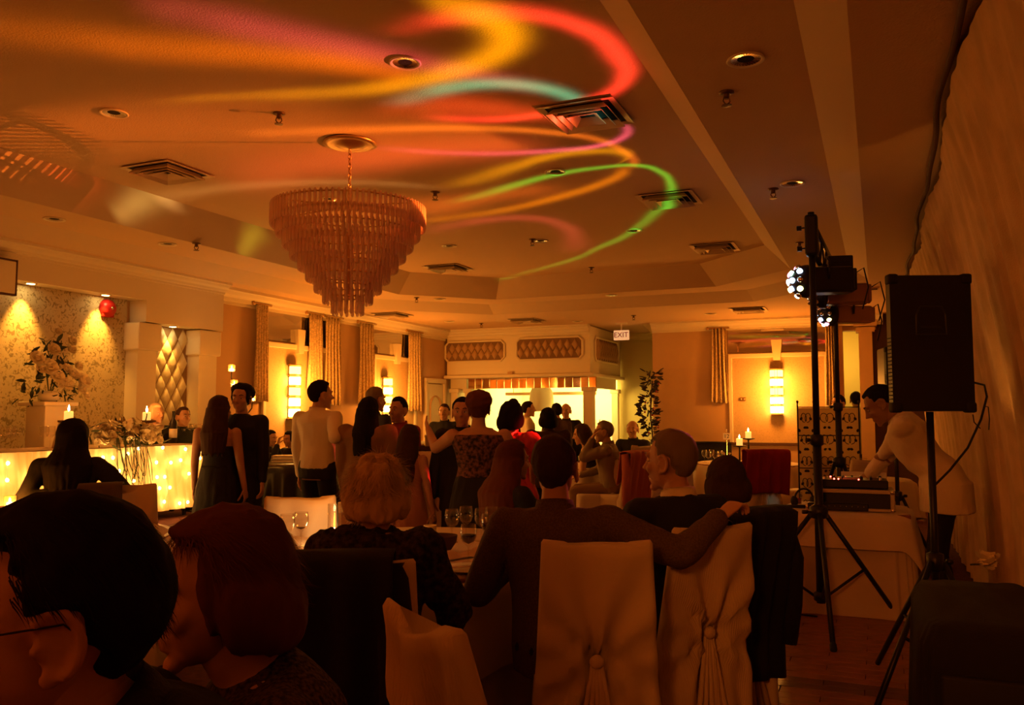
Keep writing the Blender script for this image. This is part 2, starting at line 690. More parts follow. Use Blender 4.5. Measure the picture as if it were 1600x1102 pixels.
# mirrored bays with papered panel, frame and keystone
def bay(name, c0, c1, z0, ztop, axis, sgn):
    """axis 'y': wall plane x = XW, c along y; axis 'x': wall plane y=14.5"""
    def T(c, d, z):
        return (XW + d, c, z) if axis == 'y' else (c, 14.5 - d, z)

    def S(a, d, z):
        return (d, a, z) if axis == 'y' else (a, d, z)
    cm, wd = (c0 + c1) / 2, c1 - c0
    root = struct(name, MB().box(T(cm, 0.008, (z0 + ztop) / 2), S(wd - 0.1, 0.016, ztop - z0)), M_PAPER2)
    MB().box(T(cm, 0.006, (ztop + 2.93) / 2 + 0.03), S(wd, 0.012, 2.93 - ztop - 0.06)).build('mirror_panel', M_MIRROR, root)
    fr = MB()
    for cc in (c0 + 0.03, c1 - 0.03):
        fr.bbox(T(cc, 0.02, (z0 + ztop) / 2), S(0.06, 0.04, ztop - z0), 0.008)
    fr.bbox(T(cm, 0.022, ztop), S(wd, 0.044, 0.07), 0.008)
    fr.bbox(T(cm, 0.022, z0), S(wd, 0.044, 0.05), 0.008)
    fr.build('panel_frame', M_TRIM, root)
    k = MB()
    a, b = 0.055, 0.085
    z1, z2 = ztop - 0.09, ztop + 0.25
    vs = []
    for d in (0.0, 0.08):
        vs += [T(cm - a, d, z1), T(cm + a, d, z1), T(cm + b, d, z2), T(cm - b, d, z2)]
    k.add(vs, [(0, 1, 2, 3), (4, 5, 6, 7), (0, 1, 5, 4), (1, 2, 6, 5), (2, 3, 7, 6), (3, 0, 4, 7)])
    k.build('keystone', M_TRIM, root)
    return root


bay('trim_8', 9.02, 10.5, 1.0, 2.43, 'y', 1)
bay('trim_9', 11.72, 13.1, 1.0, 2.43, 'y', 1)
bay('trim_10', -2.3, -0.72, 1.0, 2.46, 'x', 1)
rail = MB().bbox((XW + 0.02, 11.1, 0.98), (0.05, 6.2, 0.06), 0.01)
struct('trim_11', rail, M_TRIM)
rail = MB().bbox((-2.05, 14.48, 1.0), (3.1, 0.05, 0.05), 0.01)
struct('trim_12', rail, M_DARKW)
struct('baseboard_left', MB().bbox((XW + 0.015, 11, 0.08), (0.03, 6, 0.16), 0.006), M_TRIM)
struct('baseboard_far', MB().bbox((-2.05, 14.485, 0.08), (3.1, 0.03, 0.16), 0.006), M_TRIM)

# door beside the hood, with its moulded arched panel
d1 = struct('door_1', MB().bbox((XW + 0.02, 13.78, 1.02), (0.04, 0.62, 2.04), 0.006), M_TRIM)
fr = MB()
for y in (13.43, 14.13):
    fr.bbox((XW + 0.03, y, 1.04), (0.07, 0.08, 2.1), 0.01)
fr.bbox((XW + 0.03, 13.78, 2.10), (0.07, 0.78, 0.09), 0.01)
fr.build('door_frame', M_TRIM, d1)
arch = []
for k in range(13):
    t = PI * k / 12
    arch.append((XW + 0.05, 13.78 + 0.2 * math.cos(t), 1.62 + 0.2 * math.sin(t)))
arch = [(XW + 0.05, 13.98, 0.3)] + arch + [(XW + 0.05, 13.58, 0.3), (XW + 0.05, 13.98, 0.3)]
MB().tube(arch, 0.016, 6).build('arched_molding', M_WALL, d1)
MB().ell((XW + 0.07, 13.54, 1.0), (0.03, 0.03, 0.03)).build('door_knob', M_BRASS, d1, True)

# ------------------------------------------------------------------ serving hood at the far end
hood = thing('serving_hood', 'cream boxed canopy with quilted octagon panels over the bright serving window', 'hood', (-6.1, 14.2, 0))
HX0, HX1 = -7.5, -4.65


def hl(mb, name, m, parent=hood, smooth=False):
    mb.v = [v - Vector((-6.1, 14.2, 0)) for v in mb.v]
    return mb.build(name, m, parent, smooth)


hl(MB().box((-6.075, 15.17, 2.63), (2.85, 1.9, 0.84)), 'fascia', M_TRIM)
hl(crown((-4.65, 14.22), (-7.5, 14.22), (0, -1), s=1.2), 'crown_molding', M_TRIM)
hl(MB().bbox((-6.05, 15.14, 2.185), (2.96, 2.02, 0.06), 0.015), 'ledge', M_TRIM)
hl(MB().box((-7.33, 14.42, 2.06), (0.34, 0.1, 0.2)), 'plain_band', M_TRIM)
hl(MB().box((-4.72, 15.2, 2.06), (0.06, 1.5, 0.2)), 'side_band', M_TRIM)
strip = None
x = -7.14
i = 0
while x < -4.72:
    wd = 0.15
    mb = MB().bbox((0, 0, 0), (wd - 0.012, 0.03, 0.19), 0.004)
    if strip is None:
        strip = mb.mesh('mirror_strip')
        strip.materials.append(M_BRASSM)
    o = link_mesh('mirror_strip', strip, None, hood)
    o.location = (x + wd / 2 + 6.1, 0.2, 2.06)
    o.rotation_euler = (R(random.uniform(-2, 2)), 0, R(random.uniform(-5, 5)))
    x += wd
    i += 1
for (cx, cyy, ww, dd) in ((-4.72, 14.36, 0.17, 0.17), (-7.38, 14.36, 0.14, 0.14), (-7.14, 14.42, 0.12, 0.1), (-4.72, 16.0, 0.12, 0.12)):
    mb = MB().box((cx, cyy, 0.99), (ww, dd, 1.96)).bbox((cx, cyy, 1.93), (ww + 0.06, dd + 0.06, 0.08), 0.015).bbox((cx, cyy, 0.08), (ww + 0.05, dd + 0.05, 0.16), 0.015)
    hl(mb, 'column', M_TRIM)


def oct_panel(c0, c1, z0, z1, axis):
    ch = 0.07
    pts = [(c0 + ch, z0), (c1 - ch, z0), (c1, z0 + ch), (c1, z1 - ch), (c1 - ch, z1), (c0 + ch, z1), (c0, z1 - ch), (c0, z0 + ch)]

    def T(c, d, z):
        return Vector((c, 14.22 - d, z)) if axis == 'x' else Vector((-4.65 + d, c, z))
    b = MB()
    vs = [T(c, 0.0, z) for c, z in pts] + [T(c, 0.012, z) for c, z in pts]
    b.add(vs, [tuple(range(8, 16))] + [(i, (i + 1) % 8, 8 + (i + 1) % 8, 8 + i) for i in range(8)])
    bo = hl(b, 'quilt_backing', M_SEAM)
    fr = MB().tube([T(c, 0.016, z) for c, z in pts] + [T(*[pts[0][0], 0.016, pts[0][1]])], 0.022, 6)
    hl(fr, 'octagon_frame', M_TRIM)
    pw, ph = 0.135, 0.20
    n = int((c1 - c0) / (pw / 2))
    k = int((z1 - z0) / (ph / 2))
    for i in range(n + 1):
        for j in range(k + 1):
            if (i + j) % 2:
                continue
            cc, zz = c0 + (c1 - c0) * i / n, z0 + (z1 - z0) * j / k
            if c0 + 0.05 < cc < c1 - 0.05 and z0 + 0.05 < zz < z1 - 0.05:
                o = link_mesh('quilt_pad', pmh, None, bo)
                p = T(cc, 0.012, zz) - Vector((-6.1, 14.2, 0))
                o.location = p
                if axis == 'y':
                    o.rotation_euler = (0, 0, PI / 2)


pmh = pad_mesh(0.128, 0.19, 0.03, 'quilt_pad')
pmh.materials.append(M_QUILTH)
oct_panel(at_y(696, 550, 14.2).x, at_y(788, 550, 14.2).x, 2.47, 2.85, 'x')
oct_panel(at_y(807, 545, 14.2).x, at_y(910, 545, 14.2).x, 2.47, 2.87, 'x')
oct_panel(14.45, 15.9, 2.45, 2.87, 'y')
hl(MB().bbox((at_y(798, 580, 14.2).x, 14.17, 2.24), (0.1, 0.02, 0.05), 0.004), 'plaque', M_WALL)

# serving counter, kitchen things
ctr = thing('serving_counter', 'long pale counter under the serving hood at the far end', 'counter', (-6.1, 15.6, 0))
MB().box((0, 0, 0.5), (2.2, 0.55, 1.0)).build('body', M_TRIM, ctr)
MB().bbox((0, -0.02, 1.02), (2.3, 0.66, 0.05), 0.01).build('top', M_WHT, ctr)
shf = thing('bar_shelf', 'thin tan shelf rail hung across the bright serving window', 'shelf', (-6.05, 15.9, 1.90))
MB().bbox((0, 0, 0), (1.9, 0.16, 0.06), 0.008).build('board', M_WALL, shf)
for x in (-0.8, 0.0, 0.8):
    MB().tube([(x, 0, 0.03), (x, 0, 0.68)], 0.008, 6).build('hanger', M_BRASS, shf)
wm = thing('heat_lamp_dome', 'big pale dome warmer hanging in the serving window', 'lamp', tuple(at(846, 628, 16.6)))
MB().lathe([(0.02, 0.38), (0.08, 0.36), (0.16, 0.30), (0.22, 0.2), (0.24, 0.05), (0.24, -0.17), (0.22, -0.19)], n=24).build('dome', M_TRIM, wm, True)
MB().tube([(0, 0, 0.38), (0, 0, 0.7)], 0.012, 6).build('cord', M_BLK, wm)
fx = thing('kitchen_ceiling_light', 'bright fluorescent panel on the kitchen ceiling behind the hood', 'light', (-5.9, 16.9, 2.59))
MB().box((0, 0, 0), (1.9, 0.5, 0.02)).build('diffuser', emis('fluorescent', (1.0, 0.66, 0.16), 26), fx)
MB().box((0, 0.27, 0.0), (1.96, 0.03, 0.05)).box((0, -0.27, 0.0), (1.96, 0.03, 0.05)).box((0.97, 0, 0.0), (0.03, 0.57, 0.05)).box((-0.97, 0, 0.0), (0.03, 0.57, 0.05)).build('frame', M_WHT, fx)
lamp('kitchen_light', 'AREA', (-5.9, 16.6, 2.5), 75, (1.0, 0.66, 0.15), 1.4, rot=(0, 0, 0), size_y=0.6)
lamp('kitchen_spill', 'AREA', (-5.2, 15.2, 2.0), 16, (1.0, 0.66, 0.13), 0.5, target=(-3.9, 16.1, 1.0))
lamp('corridor_light', 'POINT', (-0.6, 16.4, 2.4), 22, (1.0, 0.52, 0.08), 0.15)
for k, (px, py) in enumerate(((866, 640), (873, 643), (917, 655), (924, 650), (931, 640), (937, 652))):
    p = at(px, py, 16.4)
    b = MB().lathe([(0.03, 0), (0.035, 0.005), (0.035, 0.16), (0.015, 0.22), (0.013, 0.29), (0.016, 0.30)], n=10)
    b.ell((0, 0, 0.32), (0.014, 0.014, 0.02), 8, 5)
    o = b.build('bottle', M_BOTTLE if k % 2 else M_WHT, None, True)
    o.location = (p.x, 15.62 + 0.02 * k, 1.046)
    tag(o, ('dark green' if k % 2 else 'pale') + ' bottle standing on the serving counter', 'bottle', 'green bottles on the serving counter' if k % 2 else 'pale bottles on the serving counter')

# exit sign hanging by the hood
es = at(971, 524, 14.6)
ex = thing('exit_sign', 'white EXIT sign with red letters hanging right of the hood', 'sign', tuple(es), 0.0)
MB().bbox((0, 0, 0), (0.27, 0.05, 0.17), 0.01).build('sign_box', mat('exit_face', (0.85, 0.75, 0.6), 0.5, emit=(1, 0.55, 0.25), estr=0.35), ex)
text_mesh('sign_letters', 'EXIT', 0.125, mat('exit_red', (0.25, 0.01, 0.01), 0.5), ex, (0, -0.028, 0), (PI / 2, 0, 0))
MB().tube([(0, 0, 0.085), (0, 0, ZM - es.z)], 0.012, 6).box((0, 0, ZM - es.z - 0.01), (0.2, 0.06, 0.02)).build('hanger', M_TRIM, ex)
#@@CEIL
# ------------------------------------------------------------------ ceiling fittings
def downlight_parts(rad):
    a = MB().lathe([(rad * 0.78, 0.0), (rad, -0.002), (rad * 1.02, -0.008), (rad * 0.96, -0.012), (rad * 0.8, -0.006), (rad * 0.78, 0.0)], n=28, cap=False)
    b = MB()
    n = 28
    for k in range(n):
        t0, t1 = 2 * PI * k / n, 2 * PI * (k + 0.8) / n
        o, i2 = rad * 0.8, rad * 0.45
        b.add([(o * math.cos(t0), o * math.sin(t0), -0.006), (o * math.cos(t1), o * math.sin(t1), -0.006),
               (i2 * math.cos(t1), i2 * math.sin(t1), -0.001), (i2 * math.cos(t0), i2 * math.sin(t0), -0.001)], [(0, 1, 2, 3)])
    c = MB().lathe([(0.001, -0.0005), (rad * 0.79, -0.0005)], n=28, cap=False)
    return a.mesh('trim_ring', True), b.mesh('reflector', False), c.mesh('socket', False)


DL = [(633, 97, ZH, 'under the red and yellow swirls near the top'), (178, 176, ZH, 'at the upper left of the main ceiling'),
      (868, 268, ZH, 'beside the green light swirl'), (513, 311, ZH, 'just above the left rim of the chandelier'),
      (702, 384, ZH, 'right of the chandelier glass'), (990, 360, ZH, 'in the middle of the green swirl ring'),
      (845, 376, ZH, 'at the far middle of the main ceiling'),
      (1165, 92, ZL, 'on the dark soffit at the upper right'), (1238, 286, ZL, 'on the dark soffit above the effect lights'),
      (262, 381, ZL, 'on the left soffit between sprinkler and cove'), (85, 342, ZL, 'at the far left on the soffit'),
      (955, 461, ZL, 'on the far soffit above the hood'), (687, 467, ZL, 'on the far soffit left of the hood'),
      (702, 502, ZM, 'above the left half of the hood'), (902, 502, ZM, 'above the right half of the hood'),
      (1110, 490, ZM, 'above the curtain on the far right wall')]
tr_, rf_, sk_ = downlight_parts(0.09)
tr_.materials.append(M_TRIM)
rf_.materials.append(M_CHROME)
sk_.materials.append(M_BLKV if 'M_BLKV' in globals() else M_BLACKV)
for px, py, z, where in DL:
    p = at_z(px, py, z)
    t = thing('recessed_downlight', 'round recessed downlight ' + where, 'light', tuple(p), 0, 'recessed ceiling downlights')
    link_mesh('trim_ring', tr_, None, t)
    link_mesh('reflector', rf_, None, t)
    link_mesh('socket', sk_, None, t)


def vent_meshes(S):
    base = MB().box((0, 0, -0.002), (S * 0.9, S * 0.9, 0.004)).mesh('duct')
    base.materials.append(M_BLACKV)
    fs = []
    for k, (o, i2, z0, z1) in enumerate(((1.0, 0.84, -0.012, -0.006), (0.80, 0.66, -0.045, -0.004), (0.60, 0.46, -0.045, -0.004), (0.40, 0.20, -0.045, -0.004))):
        b = MB()
        so, si = S * o / 2, S * i2 / 2
        for q in range(4):
            M = Matrix.Rotation(q * PI / 2, 3, 'Z')
            vs = [M @ Vector(v) for v in ((-so, -so, z0), (so, -so, z0), (si, -si, z1), (-si, -si, z1),
                                          (-so, -so, z0 - 0.004), (so, -so, z0 - 0.004), (si, -si, z1 - 0.004), (-si, -si, z1 - 0.004))]
            b.add(vs, [(0, 1, 2, 3), (4, 5, 6, 7), (0, 1, 5, 4), (3, 2, 6, 7)])
        me = b.mesh('louver' if k else 'frame')
        me.materials.append(M_VENT)
        fs.append(me)
    return base, fs


vb, vf = vent_meshes(0.52)
VT = [(262, 267, ZH, 'on the left of the main ceiling'), (916, 178, ZH, 'lit teal below the red ring, right of middle'),
      (1046, 310, ZH, 'crossed by the edge of the green ring'), (1117, 386, ZH, 'near the far right corner of the main ceiling'),
      (700, 418, ZH, 'at the far end right of the chandelier'),
      (822, 500, ZM, 'on the far soffit above the hood panels'), (1170, 483, ZM, 'on the far soffit left of the effect lights'),
      (612, 491, ZM, 'on the far soffit left of the hood')]
for px, py, z, where in VT:
    p = at_z(px, py, z)
    t = thing('air_vent', 'square louvred ceiling vent ' + where, 'vent', tuple(p), 0, 'square ceiling vents')
    link_mesh('duct', vb, None, t)
    for k, me in enumerate(vf):
        link_mesh('louver' if k else 'frame', me, None, t)
p = at_z(1340, 451, ZM)
t = thing('linear_vent', 'long dark slot vent on the far right soffit', 'vent', (p.x, p.y, p.z), 0)
MB().box((0, 0, -0.008), (0.5, 0.16, 0.016)).build('frame', M_WALL, t)
for k in range(4):
    MB().box((0, -0.05 + 0.033 * k, -0.018), (0.46, 0.012, 0.012)).build('slat', M_DARKW, t)

# sprinklers
sp_rose = MB().lathe([(0.001, 0), (0.04, 0), (0.042, -0.006), (0.02, -0.012)], n=16).mesh('escutcheon', True)
M_SPR = mat('sprinkler_brass', (0.16, 0.09, 0.04), 0.45, metal=0.7)
sp_rose.materials.append(M_SPR)
sp_body = MB().lathe([(0.016, -0.01), (0.016, -0.03), (0.01, -0.032), (0.01, -0.04)], n=10)
for s in (-1, 1):
    sp_body.tube([(0.014 * s, 0, -0.03), (0.02 * s, 0, -0.05), (0.004 * s, 0, -0.07)], 0.004, 5)
sp_body = sp_body.mesh('frame')
sp_body.materials.append(M_SPR)
sp_d = MB().lathe([(0.001, -0.07), (0.028, -0.072), (0.028, -0.076), (0.001, -0.078)], n=12).mesh('deflector')
sp_d.materials.append(M_SPR)
SP = [(436, 180, ZH, 'left of the chandelier canopy'), (680, 303, ZH, 'right of the chandelier chain'), (832, 377, ZH, 'at the far middle of the main ceiling'),
      (924, 421, ZH, 'just before the far cove'), (1135, 147, ZL, 'on the dark soffit below its large downlight'), (1208, 298, ZL, 'on the dark soffit beside its smaller downlight'),
      (1249, 382, ZL, 'on the dark soffit above the dome light'), (307, 383, ZL, 'on the left soffit'), (651, 468, ZL, 'on the far soffit left of the hood'),
      (752, 508, ZM, 'right above the hood cornice'), (990, 496, ZM, 'right of the hood above the exit sign')]
for px, py, z, where in SP:
    p = at_z(px, py - 3, z)
    t = thing('sprinkler', 'small brass fire sprinkler ' + where, 'sprinkler', tuple(p), 0.6, 'ceiling sprinklers')
    link_mesh('escutcheon', sp_rose, None, t)
    link_mesh('frame', sp_body, None, t)
    link_mesh('deflector', sp_d, None, t)

# ------------------------------------------------------------------ chandelier
cp = at_z(547, 223, ZH)
ch = thing('chandelier', 'big tiered chandelier of hanging glass rods with brass chain', 'chandelier', tuple(cp))
CD = (cp - CAM).dot(FH)
z_top = at(547, 322, CD).z - ZH
z_bot = at(547, 486, CD).z - ZH
RAD = (667 - 428) / 2 / FPX * CD
MB().lathe([(0.001, 0.0), (0.19, 0.0), (0.2, -0.012), (0.16, -0.02), (0.12, -0.018), (0.10, -0.03), (0.04, -0.045), (0.001, -0.05)], n=32).build('canopy', M_BRASS, ch, True)
chain = MB()
zz = -0.05
k = 0
while zz > z_top + 0.0:
    pts = []
    for q in range(9):
        t = 2 * PI * q / 8
        x, y = 0.012 * math.cos(t), 0.024 * math.sin(t)
        pts.append((x if k % 2 else 0, 0 if k % 2 else x, zz - 0.022 + y))
    chain.tube(pts, 0.0035, 5)
    zz -= 0.036
    k += 1
chain.build('chain', M_BRASS, ch)
NT = 9
frame = MB()
tier_h = (z_top - z_bot) / (NT + 0.6)
rods = []
for i in range(NT):
    f = i / (NT - 1)
    r = RAD * (1.0 - 0.80 * f ** 1.15) if i > 0 else RAD
    zt = z_top - 0.03 - tier_h * i
    n = max(10, int(2 * PI * r / 0.040))
    pts = [(r * math.cos(2 * PI * q / 48), r * math.sin(2 * PI * q / 48), zt) for q in range(49)]
    frame.tube(pts, 0.006, 5)
    Lr = tier_h * (1.75 if i == 0 else 1.62)
    for q in range(n):
        t = 2 * PI * (q + 0.5 * (i % 2)) / n
        rods.append((r, t, zt, Lr, i))
for s in range(6):
    t = PI * s / 3
    frame.tube([(0, 0, z_top)] + [((RAD * (1.0 - 0.80 * (i / (NT - 1)) ** 1.15)) * math.cos(t), (RAD * (1.0 - 0.80 * (i / (NT - 1)) ** 1.15)) * math.sin(t), z_top - 0.03 - tier_h * i) for i in range(NT)], 0.005, 5)
frame.tube([(0, 0, z_top + 0.02), (0, 0, z_bot + 0.1)], 0.012, 6)
frame.build('frame', M_BRASS, ch)


def rod_mb(L, top=True):
    b = MB()
    ra = 0.0115
    prof = [(0.004, 0.022), (ra * 0.8, 0.016), (ra, 0.004), (ra, -L + 0.012), (ra * 0.6, -L), (0.002, -L - 0.002)]
    return b.lathe(prof, n=7, cap=False)


rod_me = {}
# nearest rods of each tier first: they show largest
vdir = (Vector((cp.x, cp.y, 0)) - Vector((CAM.x, CAM.y, 0))).normalized()
rods.sort(key=lambda q: (Vector((math.cos(q[1]), math.sin(q[1]), 0)) * q[0]).dot(vdir))
rest = MB()
for k, (r, t, zt, Lr, i) in enumerate(rods):
    if k < 300:
        if i not in rod_me:
            rod_me[i] = rod_mb(Lr).mesh('glass_rod', True)
            rod_me[i].materials.append(M_CRYST)
        o = link_mesh('glass_rod', rod_me[i], None, ch)
        o.location = (r * math.cos(t), r * math.sin(t), zt)
    else:
        b = rod_mb(Lr)
        rest.add([v + Vector((r * math.cos(t), r * math.sin(t), zt)) for v in b.v], b.f)
ro = rest.build('glass_rod_mass', M_CRYST, ch, True)
ro['kind'] = 'stuff'
blb = MB().ell((0, 0, 0), (0.025, 0.025, 0.04), 8, 6).mesh('bulb', True)
blb.materials.append(M_WHT)
for q in range(6):
    link_mesh('bulb', blb, None, ch).location = (0.28 * math.cos(q * PI / 3), 0.28 * math.sin(q * PI / 3), z_top - 0.22)

# ------------------------------------------------------------------ light swirls thrown on the ceiling by the effect lamp
LP = Vector((-0.64, 6.42, 2.47))
HH = ZH - LP.z
SW = [
    ('red', [(600, 62, .0), (640, 45, .25), (700, 30, .7), (790, 20, .9), (860, 28, 1.), (920, 48, 1.1), (965, 85, 1.1), (979, 115, 1.1), (958, 142, 1.), (905, 162, .9), (850, 178, .8), (790, 186, .9), (720, 186, .6), (640, 178, 0)], (1.0, .05, .03), .065, (875, 105), 1.9),
    ('yellow', [(640, -30, .3), (700, 3, .8), (755, 25, 1.2), (788, 48, 1.3), (788, 72, 1.2), (752, 97, 1.1), (700, 115, 1.1), (620, 133, .9), (480, 146, .5), (330, 152, .25), (150, 170, 0)], (1.0, .42, .0), .085, (640, 60), 1.4),
    ('orange_band', [(-60, 48, .1), (60, 56, .25), (200, 72, .45), (400, 85, .6), (540, 99, .8), (620, 114, .6), (660, 122, 0)], (1.0, .20, .0), .10, (440, 300), 1.5),
    ('pink_band', [(170, -4, 0), (280, 18, .3), (400, 45, .55), (560, 78, .6), (700, 108, .5), (800, 130, .35), (870, 150, 0)], (1.0, .10, .16), .09, (300, 260), 1.1),
    ('teal', [(600, 172, 0), (650, 152, .4), (700, 138, .9), (760, 131, 1.), (815, 133, 1.), (868, 143, 1.), (912, 163, .8), (935, 186, .6), (930, 205, 0)], (.14, .82, .58), .065, (770, 195), .95),
    ('orange_line', [(360, 214, 0), (430, 208, .5), (560, 203, .8), (700, 200, 1.), (850, 206, 1.), (925, 216, .8), (965, 231, .8), (990, 250, .7), (985, 268, 0)], (1.0, .24, .02), .06, (760, 300), 1.1),
    ('magenta', [(965, 188, 0), (981, 202, .8), (968, 218, 1.), (930, 229, 1.1), (860, 236, .9), (780, 240, .6), (680, 238, .4), (560, 226, 0)], (.95, .12, .32), .055, (840, 180), 1.1),
    ('red_fill', [(560, 168, 0), (640, 165, .5), (700, 166, .9), (780, 172, .9), (850, 178, .7), (910, 176, 0)], (1.0, .09, .02), .16, (740, 60), 1.0),
    ('green', [(690, 322, 0), (750, 306, .5), (800, 291, .9), (850, 277, 1.), (930, 263, .9), (1000, 259, 1.), (1034, 270, 1.), (1049, 290, 1.), (1040, 315, .8), (1010, 345, .6), (960, 377, .6), (900, 404, .5), (830, 424, .3), (760, 440, 0)], (.12, .74, .05), .06, (900, 325), 1.1),
    ('yellow_loop', [(680, 300, 0), (740, 282, .6), (800, 262, .9), (850, 247, 1.), (920, 237, .9), (968, 238, .8), (975, 252, .5), (940, 268, 0)], (1.0, .45, .0), .10, (860, 300), .9),
    ('orange_loop', [(620, 350, 0), (700, 341, .5), (800, 326, .8), (870, 309, 1.), (930, 291, 1.), (970, 272, .9), (975, 255, 0)], (1.0, .30, .0), .08, (760, 245), .9),
    ('pink_loop', [(650, 368, 0), (700, 354, .4), (760, 344, .7), (830, 341, .7), (880, 353, .7), (899, 377, .5), (880, 400, 0)], (1.0, .12, .10), .09, (770, 395), .6),
    ('grey_arc', [(200, 330, 0), (280, 305, .4), (380, 291, .6), (500, 285, .6), (620, 288, .5), (720, 300, 0)], (.62, .36, .12), .06, (480, 380), .7),
    ('wide_orange', [(-100, 215, .4), (150, 200, .5), (400, 200, .5), (600, 215, .6), (760, 215, .5), (900, 260, 0)], (1.0, .20, .02), .36, (420, 30), 1.0),
    ('haze_red', [(330, 300, 0), (450, 262, .6), (600, 246, .8), (760, 232, .7), (880, 240, 0)], (1.0, .13, .04), .26, (560, 400), 1.0),
    ('haze_orange', [(420, 350, 0), (560, 330, .6), (700, 320, .8), (820, 300, .6), (900, 300, 0)], (1.0, .20, .02), .22, (700, 430), .8),
    ('cove_red', [(118, 252, 0, -6.05), (104, 264, .9, -6.05), (86, 290, 1., -6.15), (72, 316, .8, -6.25), (66, 326, 0, -6.27)], (1.0, .08, .02), .18, (500, 120), .14),
    ('cove_grey', [(246, 284, 0, -6.05), (232, 294, .9, -6.05), (206, 312, 1., -6.15), (180, 334, .8, -6.25), (170, 342, 0, -6.27)], (.5, .34, .09), .18, (600, 160), .22),
    ('cove_green', [(410, 352, 0, -6.05), (400, 360, .9, -6.05), (388, 376, 1., -6.15), (378, 394, .8, -6.25), (374, 402, 0, -6.27)], (.5, .46, .03), .20, (700, 200), .13),
]


